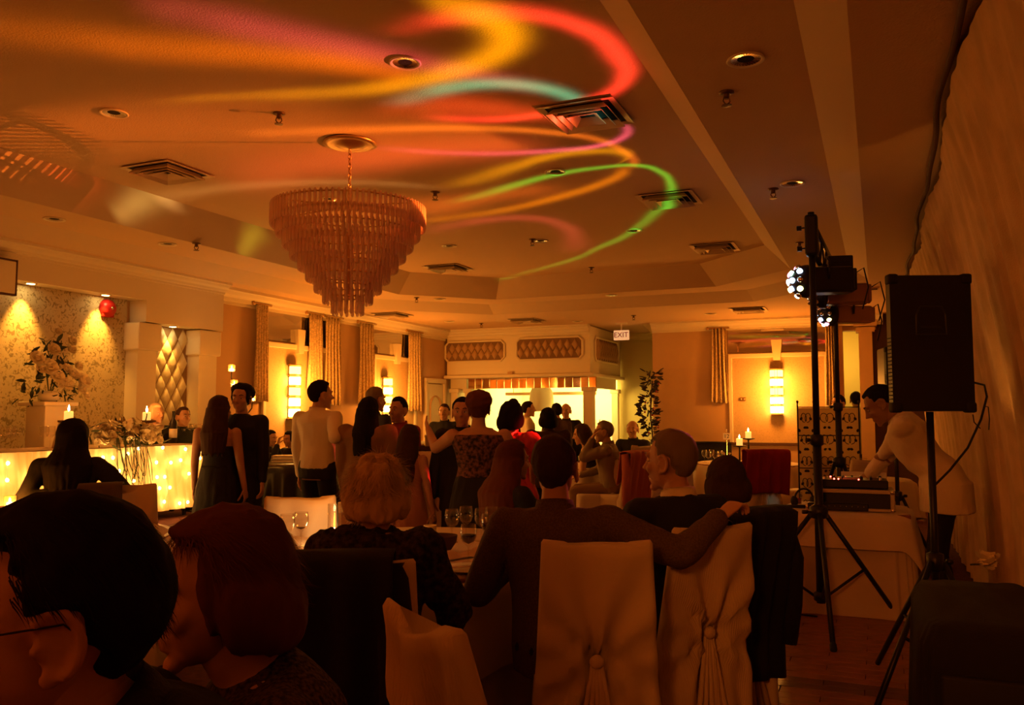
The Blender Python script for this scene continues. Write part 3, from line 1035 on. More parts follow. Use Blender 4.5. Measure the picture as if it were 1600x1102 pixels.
def swirl_light():
    d = bpy.data.lights.new('effect_projector', 'POINT')
    d.energy = 1.0
    d.shadow_soft_size = 0.0
    d.use_nodes = True
    nt = d.node_tree
    nt.nodes.clear()
    out = nt.nodes.new('ShaderNodeOutputLight')
    em = nt.nodes.new('ShaderNodeEmission')
    nt.links.new(em.outputs[0], out.inputs[0])

    def math_(op, a, b=None, clamp=False):
        n = nt.nodes.new('ShaderNodeMath')
        n.operation = op
        n.use_clamp = clamp
        for i, x in enumerate((a, b)):
            if x is None:
                continue
            if isinstance(x, (int, float)):
                n.inputs[i].default_value = x
            else:
                nt.links.new(x, n.inputs[i])
        return n.outputs[0]
    tc = nt.nodes.new('ShaderNodeTexCoord')
    sx = nt.nodes.new('ShaderNodeSeparateXYZ')
    nt.links.new(tc.outputs['Normal'], sx.inputs[0])
    sgn = SWIRL_SIGN
    dz = math_('MULTIPLY', sx.outputs[2], sgn)
    dzc = math_('MAXIMUM', dz, 0.02)
    ux = math_('DIVIDE', math_('MULTIPLY', sx.outputs[0], sgn), dzc)
    uy = math_('DIVIDE', math_('MULTIPLY', sx.outputs[1], sgn), dzc)
    ux = math_('MULTIPLY', ux, HH)
    uy = math_('MULTIPLY', uy, HH)
    # boost added with distance, offsetting the lamp's falloff across the ceiling
    r2 = math_('ADD', math_('MULTIPLY', ux, ux), math_('MULTIPLY', uy, uy))
    comp = math_('MINIMUM', math_('POWER', math_('ADD', math_('DIVIDE', r2, HH * HH), 1.0), 1.40), 160.0)
    spread = math_('ADD', math_('MULTIPLY', math_('SQRT', r2), 0.42), 0.25)
    acc = None
    for name, pts, col, sig, cpx, gain in SW:
        c = at_z(cpx[0], cpx[1], ZH) - LP
        P = []
        for q in pts:
            if len(q) == 4:      # aimed at the sloping cove on the left
                v = at_x(q[0], q[1], q[3]) - LP
                v = v * (HH / v.z)
            else:
                v = at_z(q[0], q[1], ZH) - LP
            P.append((v, q[2]))
        ang = []
        for p, a in P:
            q = (p.x - c.x, p.y - c.y)
            t = math.atan2(q[1], q[0])
            if ang:
                while t - ang[-1] > PI:
                    t -= 2 * PI
                while t - ang[-1] < -PI:
                    t += 2 * PI
            ang.append(t)
        rad = [math.hypot(p.x - c.x, p.y - c.y) for p, a in P]
        if ang[-1] < ang[0]:
            ang, rad, P = ang[::-1], rad[::-1], P[::-1]
        # keep the angles rising
        keep = [0]
        for i in range(1, len(ang)):
            if ang[i] > ang[keep[-1]] + 0.004:
                keep.append(i)
        ang = [ang[i] for i in keep]
        rad = [rad[i] for i in keep]
        amp = [P[i][1] for i in keep]
        amp[0] = 0.0 if amp[0] < .05 else amp[0]
        mid = (ang[0] + ang[-1]) / 2
        x = math_('SUBTRACT', ux, c.x)
        y = math_('SUBTRACT', uy, c.y)
        cm, sm = math.cos(mid), math.sin(mid)
        xr = math_('ADD', math_('MULTIPLY', x, cm), math_('MULTIPLY', y, sm))
        yr = math_('SUBTRACT', math_('MULTIPLY', y, cm), math_('MULTIPLY', x, sm))
        phi = math_('ARCTAN2', yr, xr)
        span = ang[-1] - ang[0]
        t = math_('ADD', math_('DIVIDE', phi, span), 0.5)
        rr = math_('SQRT', math_('ADD', math_('MULTIPLY', xr, xr), math_('MULTIPLY', yr, yr)))
        fc = nt.nodes.new('ShaderNodeFloatCurve')
        rmax = max(rad)
        cv = fc.mapping.curves[0]
        T = [(a - ang[0]) / span for a in ang]
        cv.points[0].location = (T[0], rad[0] / rmax)
        cv.points[1].location = (T[-1], rad[-1] / rmax)
        for tt, q in list(zip(T, rad))[1:-1]:
            cv.points.new(tt, q / rmax)
        fc.mapping.update()
        nt.links.new(t, fc.inputs['Value'])
        R0 = math_('MULTIPLY', fc.outputs[0], rmax)
        rp = nt.nodes.new('ShaderNodeValToRGB')
        el = rp.color_ramp.elements
        rp.color_ramp.interpolation = 'EASE'
        el[0].position, el[1].position = 0.0, 1.0
        el[0].color = (amp[0],) * 3 + (1,)
        el[1].color = (amp[-1],) * 3 + (1,)
        for tt, q in list(zip(T, amp))[1:-1]:
            e = el.new(min(max(tt, 0.001), 0.999))
            e.color = (q, q, q, 1)
        nt.links.new(t, rp.inputs[0])
        inside = math_('MULTIPLY', math_('GREATER_THAN', t, 0.0), math_('LESS_THAN', t, 1.0))
        dlt = math_('DIVIDE', math_('SUBTRACT', rr, R0), math_('MULTIPLY', spread, sig))
        g = math_('EXPONENT', math_('MULTIPLY', math_('MULTIPLY', dlt, dlt), -1.0))
        val = math_('MULTIPLY', math_('MULTIPLY', g, inside), math_('MULTIPLY', rp.outputs[0], gain))
        vm = nt.nodes.new('ShaderNodeVectorMath')
        vm.operation = 'SCALE'
        vm.inputs[0].default_value = col
        nt.links.new(val, vm.inputs['Scale'])
        if acc is None:
            acc = vm.outputs[0]
        else:
            ad = nt.nodes.new('ShaderNodeVectorMath')
            ad.operation = 'ADD'
            nt.links.new(acc, ad.inputs[0])
            nt.links.new(vm.outputs[0], ad.inputs[1])
            acc = ad.outputs[0]
    nt.links.new(acc, em.inputs[0])
    up = math_('GREATER_THAN', dz, 0.03)
    nt.links.new(math_('MULTIPLY', math_('MULTIPLY', comp, up), SWIRL_POWER), em.inputs[1])
    o = bpy.data.objects.new('effect_projector', d)
    COL.objects.link(o)
    o.location = LP
    return o


SWIRL_SIGN = 1.0
SWIRL_POWER = 26.0
swirl_light()
#@@WALLTHINGS
# ------------------------------------------------------------------ wall lights, curtains, alcove lights
ACRY = emis('sconce_glow', (1.0, 0.42, 0.05), 8)
ACRYB = emis('sconce_core', (1.0, 0.58, 0.12), 16)


def sconce(pos, rz, label):
    t = thing('wall_sconce', label, 'sconce', pos, rz, 'tall tiered wall sconces')
    h = 0.74
    MB().bbox((0, -0.012, 0), (0.13, 0.024, h + 0.04), 0.006).build('back_plate', M_BRASS, t)
    for k in range(5):
        z = h / 2 - 0.075 - k * 0.148
        b = MB()
        for q in range(7):
            a = PI * q / 6
            b.lathe([(0.017, -0.052), (0.019, -0.045), (0.019, 0.045), (0.017, 0.052)],
                    (0.085 * math.cos(a), -0.05 - 0.06 * math.sin(a), z), n=7)
        b.build('glass_tier', ACRYB if k in (1, 3, 4) else ACRY, t)
        MB().lathe([(0.02, -0.008), (0.10, -0.006), (0.10, 0.006), (0.02, 0.008)], (0, -0.05, z + 0.074), n=14).build('tier_ring', M_BRASS, t)
    MB().lathe([(0.02, -0.008), (0.10, -0.006), (0.10, 0.006), (0.02, 0.008)], (0, -0.05, -h / 2 - 0.006), n=14).build('tier_ring', M_BRASS, t)
    M = Matrix.Rotation(rz, 3, 'Z')
    lamp('sconce_light', 'POINT', Vector(pos) + M @ Vector((0, -0.42, 0.05)), 38, (1.0, 0.29, 0.025), 0.1)
    return t


s1 = at_x(455, 612, XW + 0.03)
sconce(tuple(s1), PI / 2, 'tall glowing tiered sconce on the left wall behind the man in a white shirt')
s2 = at_x(601, 625, XW + 0.03)
sconce(tuple(s2), PI / 2, 'glowing tiered sconce on the left wall nearest the door')
s3 = at_y(1214, 612, 14.47)
sconce(tuple(s3), 0, 'glowing tiered sconce on the far right wall behind the iron screen')


def curtain(p0, p1, z0, z1, label, nfold=7, nrm=(0, -1)):
    p0, p1 = Vector((*p0, 0)), Vector((*p1, 0))
    c = (p0 + p1) / 2
    d = (p1 - p0)
    L = d.length
    d.normalize()
    nr = Vector((nrm[0], nrm[1], 0))
    t = thing('lace_curtain', label, 'curtain', (c.x, c.y, z0), 0, 'narrow lace curtains')

    def fn(u, v):
        x = (u - 0.5) * L * (0.92 + 0.22 * (1 - v) ** 2)
        dep = 0.06 + 0.03 * math.sin(u * nfold * 2 * PI) + 0.012 * math.sin(u * 31 + v * 4)
        return d * x + nr * dep + UPV * ((z1 - z0) * v + 0.012 * math.sin(u * 20) * (1 - v))
    MB().grid(fn, 64, 10).build('lace_panel', M_LACE, t, True, 0.004)
    MB().tube([d * (-L / 2 - 0.05) + nr * 0.06 + UPV * (z1 - z0 + 0.01), d * (L / 2 + 0.05) + nr * 0.06 + UPV * (z1 - z0 + 0.01)], 0.014, 8).build('rod', M_BRASS, t)
    fin = MB().ell(d * (-L / 2 - 0.06) + nr * 0.06 + UPV * (z1 - z0 + 0.01), (0.025, 0.025, 0.03), 8, 6)
    fin.build('finial', M_BRASS, t, True)


def ypx(px, py=560):
    return at_x(px, py, XW + 0.06).y


curtain((XW + 0.02, ypx(397)), (XW + 0.02, ypx(417)), 1.66, 2.93, 'lace curtain on the left wall nearest the bulkhead', 5, (1, 0))
curtain((XW + 0.02, ypx(480)), (XW + 0.02, ypx(502)), 1.85, 2.93, 'fainter lace curtain right of the first left sconce', 5, (1, 0))
curtain((XW + 0.02, ypx(506)), (XW + 0.02, ypx(531)), 1.62, 2.93, 'lace curtain on the left wall above the shirted man', 5, (1, 0))
curtain((XW + 0.02, ypx(560)), (XW + 0.02, ypx(583)), 1.66, 2.93, 'lace curtain just left of the second left sconce', 5, (1, 0))
curtain((XW + 0.02, ypx(636)), (XW + 0.02, ypx(657)), 1.55, 2.93, 'lace curtain on the left wall nearest the door', 5, (1, 0))
curtain((at_y(1112, 560, 14.46).x, 14.5), (at_y(1136, 560, 14.46).x, 14.5), 1.68, 2.93, 'lace curtain on the far right wall left of its sconce', 4)
curtain((at_y(1290, 560, 14.46).x, 14.5), (at_y(1308, 560, 14.46).x, 14.5), 1.62, 2.93, 'lace curtain behind the lighting stands on the far wall', 4)

# small switch plate on the far wall
p = at_y(1161, 624, 14.48)
t = thing('wall_plate', 'small brass switch plate left of the far right sconce', 'switch', tuple(p))
MB().bbox((0, -0.01, 0), (0.10, 0.02, 0.06), 0.005).build('plate', M_BRASS, t)
for q in (-0.025, 0.025):
    MB().bbox((q, -0.025, 0), (0.012, 0.012, 0.025), 0.003).build('toggle', M_WHT, t)

# alcove downlights washing the wallpaper and niche
for k, (px, py, z, x, lab, pw) in enumerate(((48, 447, 2.73, -7.40, 'left lit downlight over the vine wallpaper alcove', 60),
                                             (165, 465, 2.73, -7.40, 'lit downlight above the red alarm bell', 60),
                                             (270, 510, 2.49, -7.42, 'lit downlight over the quilted niche between pilasters', 30))):
    p = at_z(px, py, z)
    y = at_x(px, py, x).y
    t = thing('alcove_downlight', lab, 'light', (x, y, z), 0, 'lit alcove downlights')
    MB().lathe([(0.035, 0), (0.055, -0.002), (0.055, -0.008), (0.035, -0.004)], n=18, cap=False).build('trim_ring', M_TRIM, t, True)
    MB().lathe([(0.001, -0.003), (0.035, -0.003), (0.035, -0.006), (0.001, -0.007)], n=14).build('lens', emis('downlight_lens%d' % k, (1.0, 0.70, 0.25), 30), t)
    lamp('alcove_spot', 'SPOT', (x, y, z - 0.02), pw, (1.0, 0.42, 0.055), 0.02, target=(XW - 0.1, y, z - 1.25), angle=62, blend=0.9)
# more of the same downlights further left, out of the picture
for y in (at_x(48, 447, -7.40).y - 1.15, at_x(48, 447, -7.40).y - 2.3):
    lamp('alcove_spot', 'SPOT', (-7.40, y, 2.71), 40, (1.0, 0.42, 0.055), 0.02, target=(XW - 0.1, y, 1.48), angle=62, blend=0.9)

# red fire bell and small wall speaker
p = at_x(167, 482, -7.52)
t = thing('fire_bell', 'red round fire alarm bell high on the vine wallpaper', 'alarm', tuple(p), PI / 2)
M_RED = mat('alarm_red', (0.55, 0.02, 0.02), 0.35)
MB().lathe([(0.001, 0.075), (0.05, 0.07), (0.085, 0.045), (0.098, 0.01), (0.10, 0.0)], M=Matrix.Rotation(PI / 2, 3, 'X'), n=24).build('gong', M_RED, t, True)
MB().bbox((0, -0.015, -0.02), (0.15, 0.03, 0.15), 0.01).build('back_box', M_RED, t)
MB().ell((0, -0.08, 0), (0.015, 0.012, 0.015), 8, 6).build('bolt', M_CHROME, t, True)
p = at_x(4, 434, -7.28)
t = thing('wall_speaker', 'pale square wall speaker with dark edge at the left frame edge', 'speaker', (p.x, p.y - 0.12, p.z), PI / 2)
MB().bbox((0, -0.05, 0), (0.36, 0.10, 0.30), 0.01).build('grille', M_TRIM, t)
fr = MB()
for s in (-1, 1):
    fr.box((0.185 * s, -0.07, 0), (0.014, 0.06, 0.33)).box((0, -0.07, 0.157 * s), (0.38, 0.06, 0.014))
fr.build('edge_frame', M_DARKW, t)

# drape hung along the right wall, leaning away from the room at its foot
def drape_pt(u, v):
    y = -1.0 + 15.2 * u
    zt = 3.03 - 0.02 * abs(math.sin(y * 2.4)) - 0.02 * math.sin(y * 1.1)
    z = 0.02 + (zt - 0.02) * v
    xt, xb = 0.375, 0.73
    x = xb + (xt - xb) * v ** 2.2
    fd = 1 - 0.7 * v ** 4
    x += fd * 0.006 * math.sin(y * 38) + fd * 0.014 * math.sin(y * 17 + 1.3 * math.sin(y * 3)) + fd * 0.012 * math.sin(y * 5.2 + 2 * v) * (0.4 + v)
    x += (0.02 * math.sin(y * 2.4)) * v ** 6
    return Vector((x, y, z))


dr = thing('wall_drape', 'long pleated tan drape hanging along the right wall', 'drape', (0, 0, 0))
MB().grid(drape_pt, 1400, 12).build('fabric', M_DRAPE, dr, True)
cord = []  # dark strip standing in for the shadow gap above the drape
for i in range(0, 400):
    y = -1.0 + 15.2 * i / 399
    cord.append((0.335 + 0.012 * math.sin(y * 2.4) + 0.008 * math.sin(y * 5.1), y, 3.04 - 0.02 * abs(math.sin(y * 2.4)) - 0.02 * math.sin(y * 1.1)))
MB().tube(cord, 0.015, 6).build('top_gap_shade', M_DARKW, dr, True)
lamp('drape_uplight', 'SPOT', (0.42, 5.15, 1.15), 5, (1.0, 0.36, 0.05), 0.04, target=(0.52, 5.25, 1.9), angle=70, blend=0.9)

# ------------------------------------------------------------------ candles
def candle_mb(h, r):
    return MB().lathe([(0.001, 0), (r, 0), (r, h), (r * 0.85, h + 0.003), (r * 0.3, h - 0.004), (0.001, h - 0.005)], n=16)


def candle(name, pos, h, r, label, group=None, power=2.5, light=True):
    t = thing(name, label, 'candle', pos, 0, group)
    candle_mb(h, r).build('wax', M_CANDLE, t, True)
    MB().lathe([(0.001, h + 0.0), (0.007, h + 0.014), (0.009, h + 0.024), (0.005, h + 0.042), (0.001, h + 0.06)], n=8).build('flame', M_FLAME, t, True)
    if light:
        lamp('candle_light', 'POINT', Vector(pos) + Vector((0, 0, h + 0.09)), power, (1.0, 0.28, 0.022), 0.03)
    return t


# ------------------------------------------------------------------ head table on its riser with the lit skirt
rz_ = thing('stage_riser', 'low dark red carpeted riser under the head table', 'riser', (-6.6, 3.4, 0))
MB().box((0, 0, 0.25), (1.75, 7.3, 0.5)).build('platform', M_CARPET, rz_)
MB().bbox((0.86, 0, 0.49), (0.04, 7.3, 0.03), 0.008).build('edge_strip', M_DARKW, rz_)
HTX, HTZ = -6.22, 1.185
HY0, HY1 = 1.6, at_x(314, 695, HTX).y
ht = thing('head_table', 'long head table on the riser with white fairy-lit skirt', 'table', (HTX, (HY0 + HY1) / 2, 0.5))
LY = HY1 - HY0
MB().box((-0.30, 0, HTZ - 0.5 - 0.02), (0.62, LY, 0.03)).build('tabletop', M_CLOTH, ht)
for sx in (-0.55, -0.05):
    for sy in (-1, 1):
        MB().tube([(sx, sy * (LY / 2 - 0.15), 0.002), (sx, sy * (LY / 2 - 0.15), HTZ - 0.54)], 0.02, 8).build('leg', M_BLK, ht)
hc = thing('head_table_cloth', 'white swagged cloth and skirt on the head table lit by fairy lights', 'tablecloth', (HTX, (HY0 + HY1) / 2, HTZ))


def skirt(u, v):
    y = (u - 0.5) * LY
    z = -0.60 * (1 - v)
    sw = 0.02 * math.sin(y * 30) * (1 - v * 0.7) + 0.012 * math.sin(y * 67 + 3 * v)
    return Vector((0.03 + sw + 0.05 * (1 - v), y, z))


M_SKIRT = mat('skirt_satin', (0.86, 0.68, 0.46), 0.7, bump=0.1, bscale=50)
MB().grid(skirt, 420, 10).build('skirt', M_SKIRT, hc, True)
MB().grid(lambda u, v: Vector((0.03 - 0.66 * v, (u - 0.5) * LY, 0.006 + 0.002 * math.sin(u * 60))), 60, 4).build('top_cloth', M_CLOTH, hc, True)


def swag(u, v):
    y = (u - 0.5) * LY
    n = 5
    ph = (u * n) % 1.0
    dep = 0.07 + 0.16 * 4 * ph * (1 - ph)
    return Vector((0.085 + 0.012 * math.sin(v * 14 + u * 9), y, 0.01 - dep * v))


MB().grid(skirt_end := (lambda u, v: Vector((0.03 - 0.66 * u + 0.015 * math.sin(u * 40) * (1 - v), LY / 2 + 0.01 * math.sin(u * 50) * (1 - v), -0.60 * (1 - v)))), 40, 6).build('end_skirt', M_SKIRT, hc, True)
fl = thing('fairy_lights', 'string of warm fairy lights hung over the head table skirt', 'lights', (HTX, (HY0 + HY1) / 2, HTZ))
bulb = MB().ell((0, 0, 0), (0.013, 0.013, 0.015), 6, 4).mesh('bulb')
bulb.materials.append(M_BULB)
rb = random.Random(4)
yv0 = at_x(-8, 720, HTX).y - (HY0 + HY1) / 2
NB = 15
for col in range(NB):
    y = yv0 + (LY / 2 - 0.03 - yv0) * (col + 0.5) / NB
    pts = []
    for k in range(5):
        yy = y + rb.uniform(-0.05, 0.05)
        zz = -0.035 - 0.125 * k + rb.uniform(-0.05, 0.03)
        zz = max(zz, -0.57)
        v = 1 + zz / 0.60
        x = 0.03 + 0.05 * (1 - v) + 0.05
        pts.append((x - 0.008, yy, zz))
        if rb.random() < 0.62:
            o = link_mesh('bulb', bulb, None, fl)
            o.location = (x, yy, zz)
    MB().tube([(0.07, pts[0][1], 0.0)] + pts, 0.0025, 4).build('wire', M_WHT, fl)
lamp('skirt_glow', 'AREA', (HTX + 0.35, (yv0 + LY / 2) / 2 + (HY0 + HY1) / 2, HTZ - 0.28), 9, (1.0, 0.36, 0.05), 0.5, rot=(0, -PI / 2 + PI, 0), size_y=3.2)


def rose_mesh(r, name='bloom', seed=0):
    rr = random.Random(seed)
    b = MB()
    b.ell((0, 0, 0), (r * 0.5, r * 0.5, r * 0.5), 8, 6)
    for lay, (n, tilt, s) in enumerate(((4, 0.35, 0.75), (6, 0.75, 1.0), (7, 1.15, 1.1))):
        for k in range(n):
            a = 2 * PI * (k + 0.5 * lay) / n + rr.uniform(-.1, .1)
            M = Matrix.Rotation(a, 3, 'Z') @ Matrix.Rotation(tilt, 3, 'Y')
            vs = []
            for i in range(3):
                for j in range(3):
                    x = (j - 1) * r * 0.42 * s * (1 - 0.25 * (i == 2))
                    z = r * s * (0.1 + 0.48 * i)
                    vs.append(M @ Vector((0.16 * r + 0.10 * r * (i == 1) + 0.06 * r * (j != 1) * -1, x, z)))
            fs = []
            for i in range(2):
                for j in range(2):
                    q = i * 3 + j
                    fs.append((q, q + 1, q + 4, q + 3))
            b.add(vs, fs)
    return b.mesh(name, True)


roses = []
for k in range(3):
    me = rose_mesh(0.031 + 0.005 * k, seed=k)
    me.materials.append(M_PETAL)
    roses.append(me)


def leaf_mesh(L, W, name='leaf'):
    vs, fs = [], []
    for i in range(5):
        t = i / 4
        wd = W * math.sin(PI * (0.08 + 0.9 * t)) * 0.5
        for s in (-1, 0, 1):
            vs.append((s * wd, L * t, 0.06 * L * math.sin(PI * t) - (0.012 if s else 0)))
    for i in range(4):
        for j in range(2):
            q = i * 3 + j
            fs.append((q, q + 1, q + 4, q + 3))
    return MB().add(vs, fs).mesh(name, True)


leafm = leaf_mesh(0.13, 0.05)
leafm.materials.append(M_LEAF)


def rand_dir(rr, up=0.0):
    while True:
        v = Vector((rr.uniform(-1, 1), rr.uniform(-1, 1), rr.uniform(-1, 1)))
        if 0.1 < v.length < 1:
            v.normalize()
            v.z += up
            return v.normalized()


def place(me, name, parent, loc, d, sc_=1.0, roll=0.0):
    o = link_mesh(name, me, None, parent)
    o.location = loc
    q = Vector(d).to_track_quat('Z' if name == 'bloom' else 'Y', 'X' if name == 'bloom' else 'Z')
    o.rotation_euler = (q.to_matrix() @ Matrix.Rotation(roll, 3, 'Z' if name == 'bloom' else 'Y')).to_euler()
    o.scale = (sc_,) * 3
    return o


# pedestal with the tall arrangement in the alcove
pp = at_x(76, 628, -7.1)
t = thing('pedestal', 'pale square pedestal in the alcove under the tall flowers', 'pedestal', (pp.x, pp.y, 0.5))
MB().bbox((0, 0, (pp.z - 0.5) / 2), (0.26, 0.26, pp.z - 0.5), 0.01).build('shaft', M_TRIM, t)
MB().bbox((0, 0, pp.z - 0.5 - 0.02), (0.36, 0.36, 0.04), 0.01).build('cap', M_TRIM, t)
MB().bbox((0, 0, 0.05), (0.34, 0.34, 0.1), 0.01).build('base', M_TRIM, t)
fa = thing('flower_arrangement', 'tall cascading arrangement of cream roses on the alcove pedestal', 'flowers', (pp.x, pp.y, pp.z))
MB().lathe([(0.05, 0), (0.09, 0.02), (0.10, 0.07), (0.08, 0.1)], n=16).build('bowl', M_TRIM, fa, True)
rr = random.Random(11)
# blooms given as offsets along the alcove (picture left-right) and height
for (a, b, s) in ((0.02, 0.60, .8), (0.13, 0.52, .9), (-0.03, 0.42, 1.2), (0.12, 0.44, 1.), (-0.17, 0.33, 1.1), (-0.08, 0.25, 1.4), (0.17, 0.28, 1.1), (0.07, 0.25, 1.1),
                  (-0.02, 0.17, 1.2), (0.12, 0.20, 1.1), (0.20, 0.14, 1.3), (0.06, 0.10, 1.1), (0.0, 0.10, 1.0), (0.22, 0.0, .9), (-0.14, 0.24, 1.), (0.18, 0.06, 1.)):
    dpt = 0.12 * (1 - b / 0.7) + 0.03
    place(roses[rr.randrange(3)], 'bloom', fa, (dpt, a * 1.25, b + 0.06), (0.8, a, 0.35), s * 1.35)
for k in range(130):
    b = rr.uniform(-0.05, 0.52)
    wd = 0.30 * (1 - b / 0.66)
    a = rr.uniform(-wd, wd)
    place(leafm, 'leaf', fa, (rr.uniform(-0.05, 0.08), a, b + 0.06), rand_dir(rr, 0.1 if b > 0.1 else -0.4) + Vector((0.2, a * 2, 0)), rr.uniform(0.45, 0.8), rr.uniform(0, 6))
st = MB()
for k in range(8):
    st.tube([(0, 0, 0.06), (0.02, rr.uniform(-.1, .1), 0.3), (0.03, rr.uniform(-.15, .15), rr.uniform(.3, .6))], 0.004, 5)
o = st.build('stems', M_LEAF, fa)
o['kind'] = 'stuff'

# garland on the head table
g0, g1 = at_x(142, 672, HTX - 0.05), at_x(243, 672, HTX - 0.05)
ga = thing('flower_garland', 'long garland of cream roses with trailing grass on the head table front', 'flowers', (HTX - 0.05, (g0.y + g1.y) / 2, HTZ + 0.01))
gl = (g1.y - g0.y)
for k in range(60):
    y = rr.uniform(-gl / 2, gl / 2)
    z = 0.04 + rr.uniform(0, 0.20) * (1 - (2 * y / gl) ** 2 * 0.5)
    place(roses[rr.randrange(3)], 'bloom', ga, (rr.uniform(0.0, 0.12), y, z), rand_dir(rr, 0.5) + Vector((0.7, 0, 0)), rr.uniform(1.0, 1.6))
for k in range(60):
    y = rr.uniform(-gl / 2 - 0.06, gl / 2 + 0.06)
    place(leafm, 'leaf', ga, (rr.uniform(-0.05, 0.12), y, rr.uniform(0.0, 0.2)), rand_dir(rr, 0.1) + Vector((0.4, 0, 0)), rr.uniform(0.45, 0.85), rr.uniform(0, 6))
gr = MB()
for k in range(26):
    y = rr.uniform(-0.28, 0.12)
    L = rr.uniform(0.2, 0.42)
    gr.tube([(0.05, y, 0.06), (0.14, y + rr.uniform(-.02, .04), 0.08), (0.17, y + rr.uniform(-.02, .07), -L * 0.5), (0.17, y + rr.uniform(-.02, .10), -L)], 0.0035, 4)
o = gr.build('trailing_grass', M_LEAF, ga)
o['kind'] = 'stuff'

# candles on the head table, each on a dark stand
for px, lab in ((107, 'fat lit candle behind the seated dark silhouette'), (229, 'fat lit candle beside the garland on the head table')):
    p = at_x(px, 657, HTX - 0.25)
    st = thing('candle_stand', 'dark wooden stand under the ' + lab, 'stand', (p.x, p.y, HTZ + 0.012), 0)
    h = p.z - HTZ - 0.012
    MB().lathe([(0.06, 0), (0.065, 0.012), (0.02, 0.03), (0.018, h - 0.035), (0.085, h - 0.015), (0.085, h)], n=18).build('stem', M_DARKW, st, True)
    candle('pillar_candle', (p.x, p.y, p.z + 0.001), 0.075, 0.037, lab, None, 3.0)
# votive cups up on the wall bracket behind the two women
cb = at(375, 640, 9.7)
cbx = thing('candelabra', 'thin iron candelabra with three glass votive cups by the orange wall', 'candelabra', (cb.x, cb.y, 0))
vp = [at(362, 574, 9.7), at(366, 598, 9.7), at(394, 620, 9.6)]
pole = MB().tube([(0, 0, 0.02), (0, 0, cb.z)], 0.012, 8).lathe([(0.001, 0), (0.16, 0), (0.15, 0.02), (0.02, 0.03)], n=18)
pole.build('pole', M_BLK, cbx, True)
for q in vp:
    d = q - Vector((cb.x, cb.y, 0))
    MB().tube([(0, 0, cb.z - 0.25), (d.x * 0.5, d.y * 0.5, d.z - 0.22), (d.x, d.y, d.z - 0.13), (d.x, d.y, d.z - 0.05)], 0.007, 6).build('arm', M_BLK, cbx)
    a = MB().lathe([(0.001, -0.05), (0.038, -0.05), (0.042, 0.03), (0.039, 0.03), (0.035, -0.045), (0.001, -0.046)], tuple(d), n=14, cap=False)
    vb_ = a.build('votive_cup', glass_mat('votive_glass', (1.0, 0.8, 0.55), 0.3, 0.4, (1.0, 0.6, 0.25)), cbx, True)
    MB().lathe([(0.001, -0.044), (0.025, -0.044), (0.025, -0.02), (0.006, -0.015), (0.008, 0.0), (0.001, 0.02)], tuple(d), n=10).build('flame', M_FLAME, vb_, True)
    lamp('votive_light', 'POINT', q + Vector((0.06, -0.06, 0.04)), 1.6, (1.0, 0.30, 0.025), 0.03)
# topiary
tp = at(1018, 640, 14.3)
to = thing('topiary', 'tall narrow dark-leaved topiary beside the orange wall', 'plant', (tp.x, tp.y, 0))
MB().lathe([(0.12, 0), (0.17, 0.3), (0.18, 0.32), (0.001, 0.3)], n=16).build('pot', M_DARKW, to, True)
MB().tube([(0, 0, 0.3), (0.03, 0, 0.9), (-0.02, 0, 1.5), (0.02, 0, 2.05)], 0.014, 6).build('trunk', M_DARKW, to, True)
lf2 = leaf_mesh(0.11, 0.05)
lf2.materials.append(mat('topiary_leaf', (0.05, 0.035, 0.02), 0.6))
M_BERRY = mat('topiary_bloom', (0.4, 0.06, 0.05), 0.5)
for k in range(230):
    z = rr.uniform(0.95, 2.22)
    wd = 0.13 + 0.05 * math.sin(z * 9)
    cx = 0.05 * math.sin(z * 3.0)
    a = rr.uniform(0, 2 * PI)
    place(lf2, 'leaf', to, (cx + wd * 0.7 * math.cos(a), wd * 0.7 * math.sin(a), z), Vector((math.cos(a), math.sin(a), rr.uniform(-.5, .6))), rr.uniform(0.7, 1.2), rr.uniform(0, 6))
b = MB()
for k in range(16):
    z = rr.uniform(1.0, 2.1)
    a = rr.uniform(0, 2 * PI)
    b.ell((0.05 * math.sin(z * 3) + 0.15 * math.cos(a), 0.15 * math.sin(a), z), (0.02, 0.02, 0.02), 6, 4)
o = b.build('berries', M_BERRY, to, True)
o['kind'] = 'stuff'
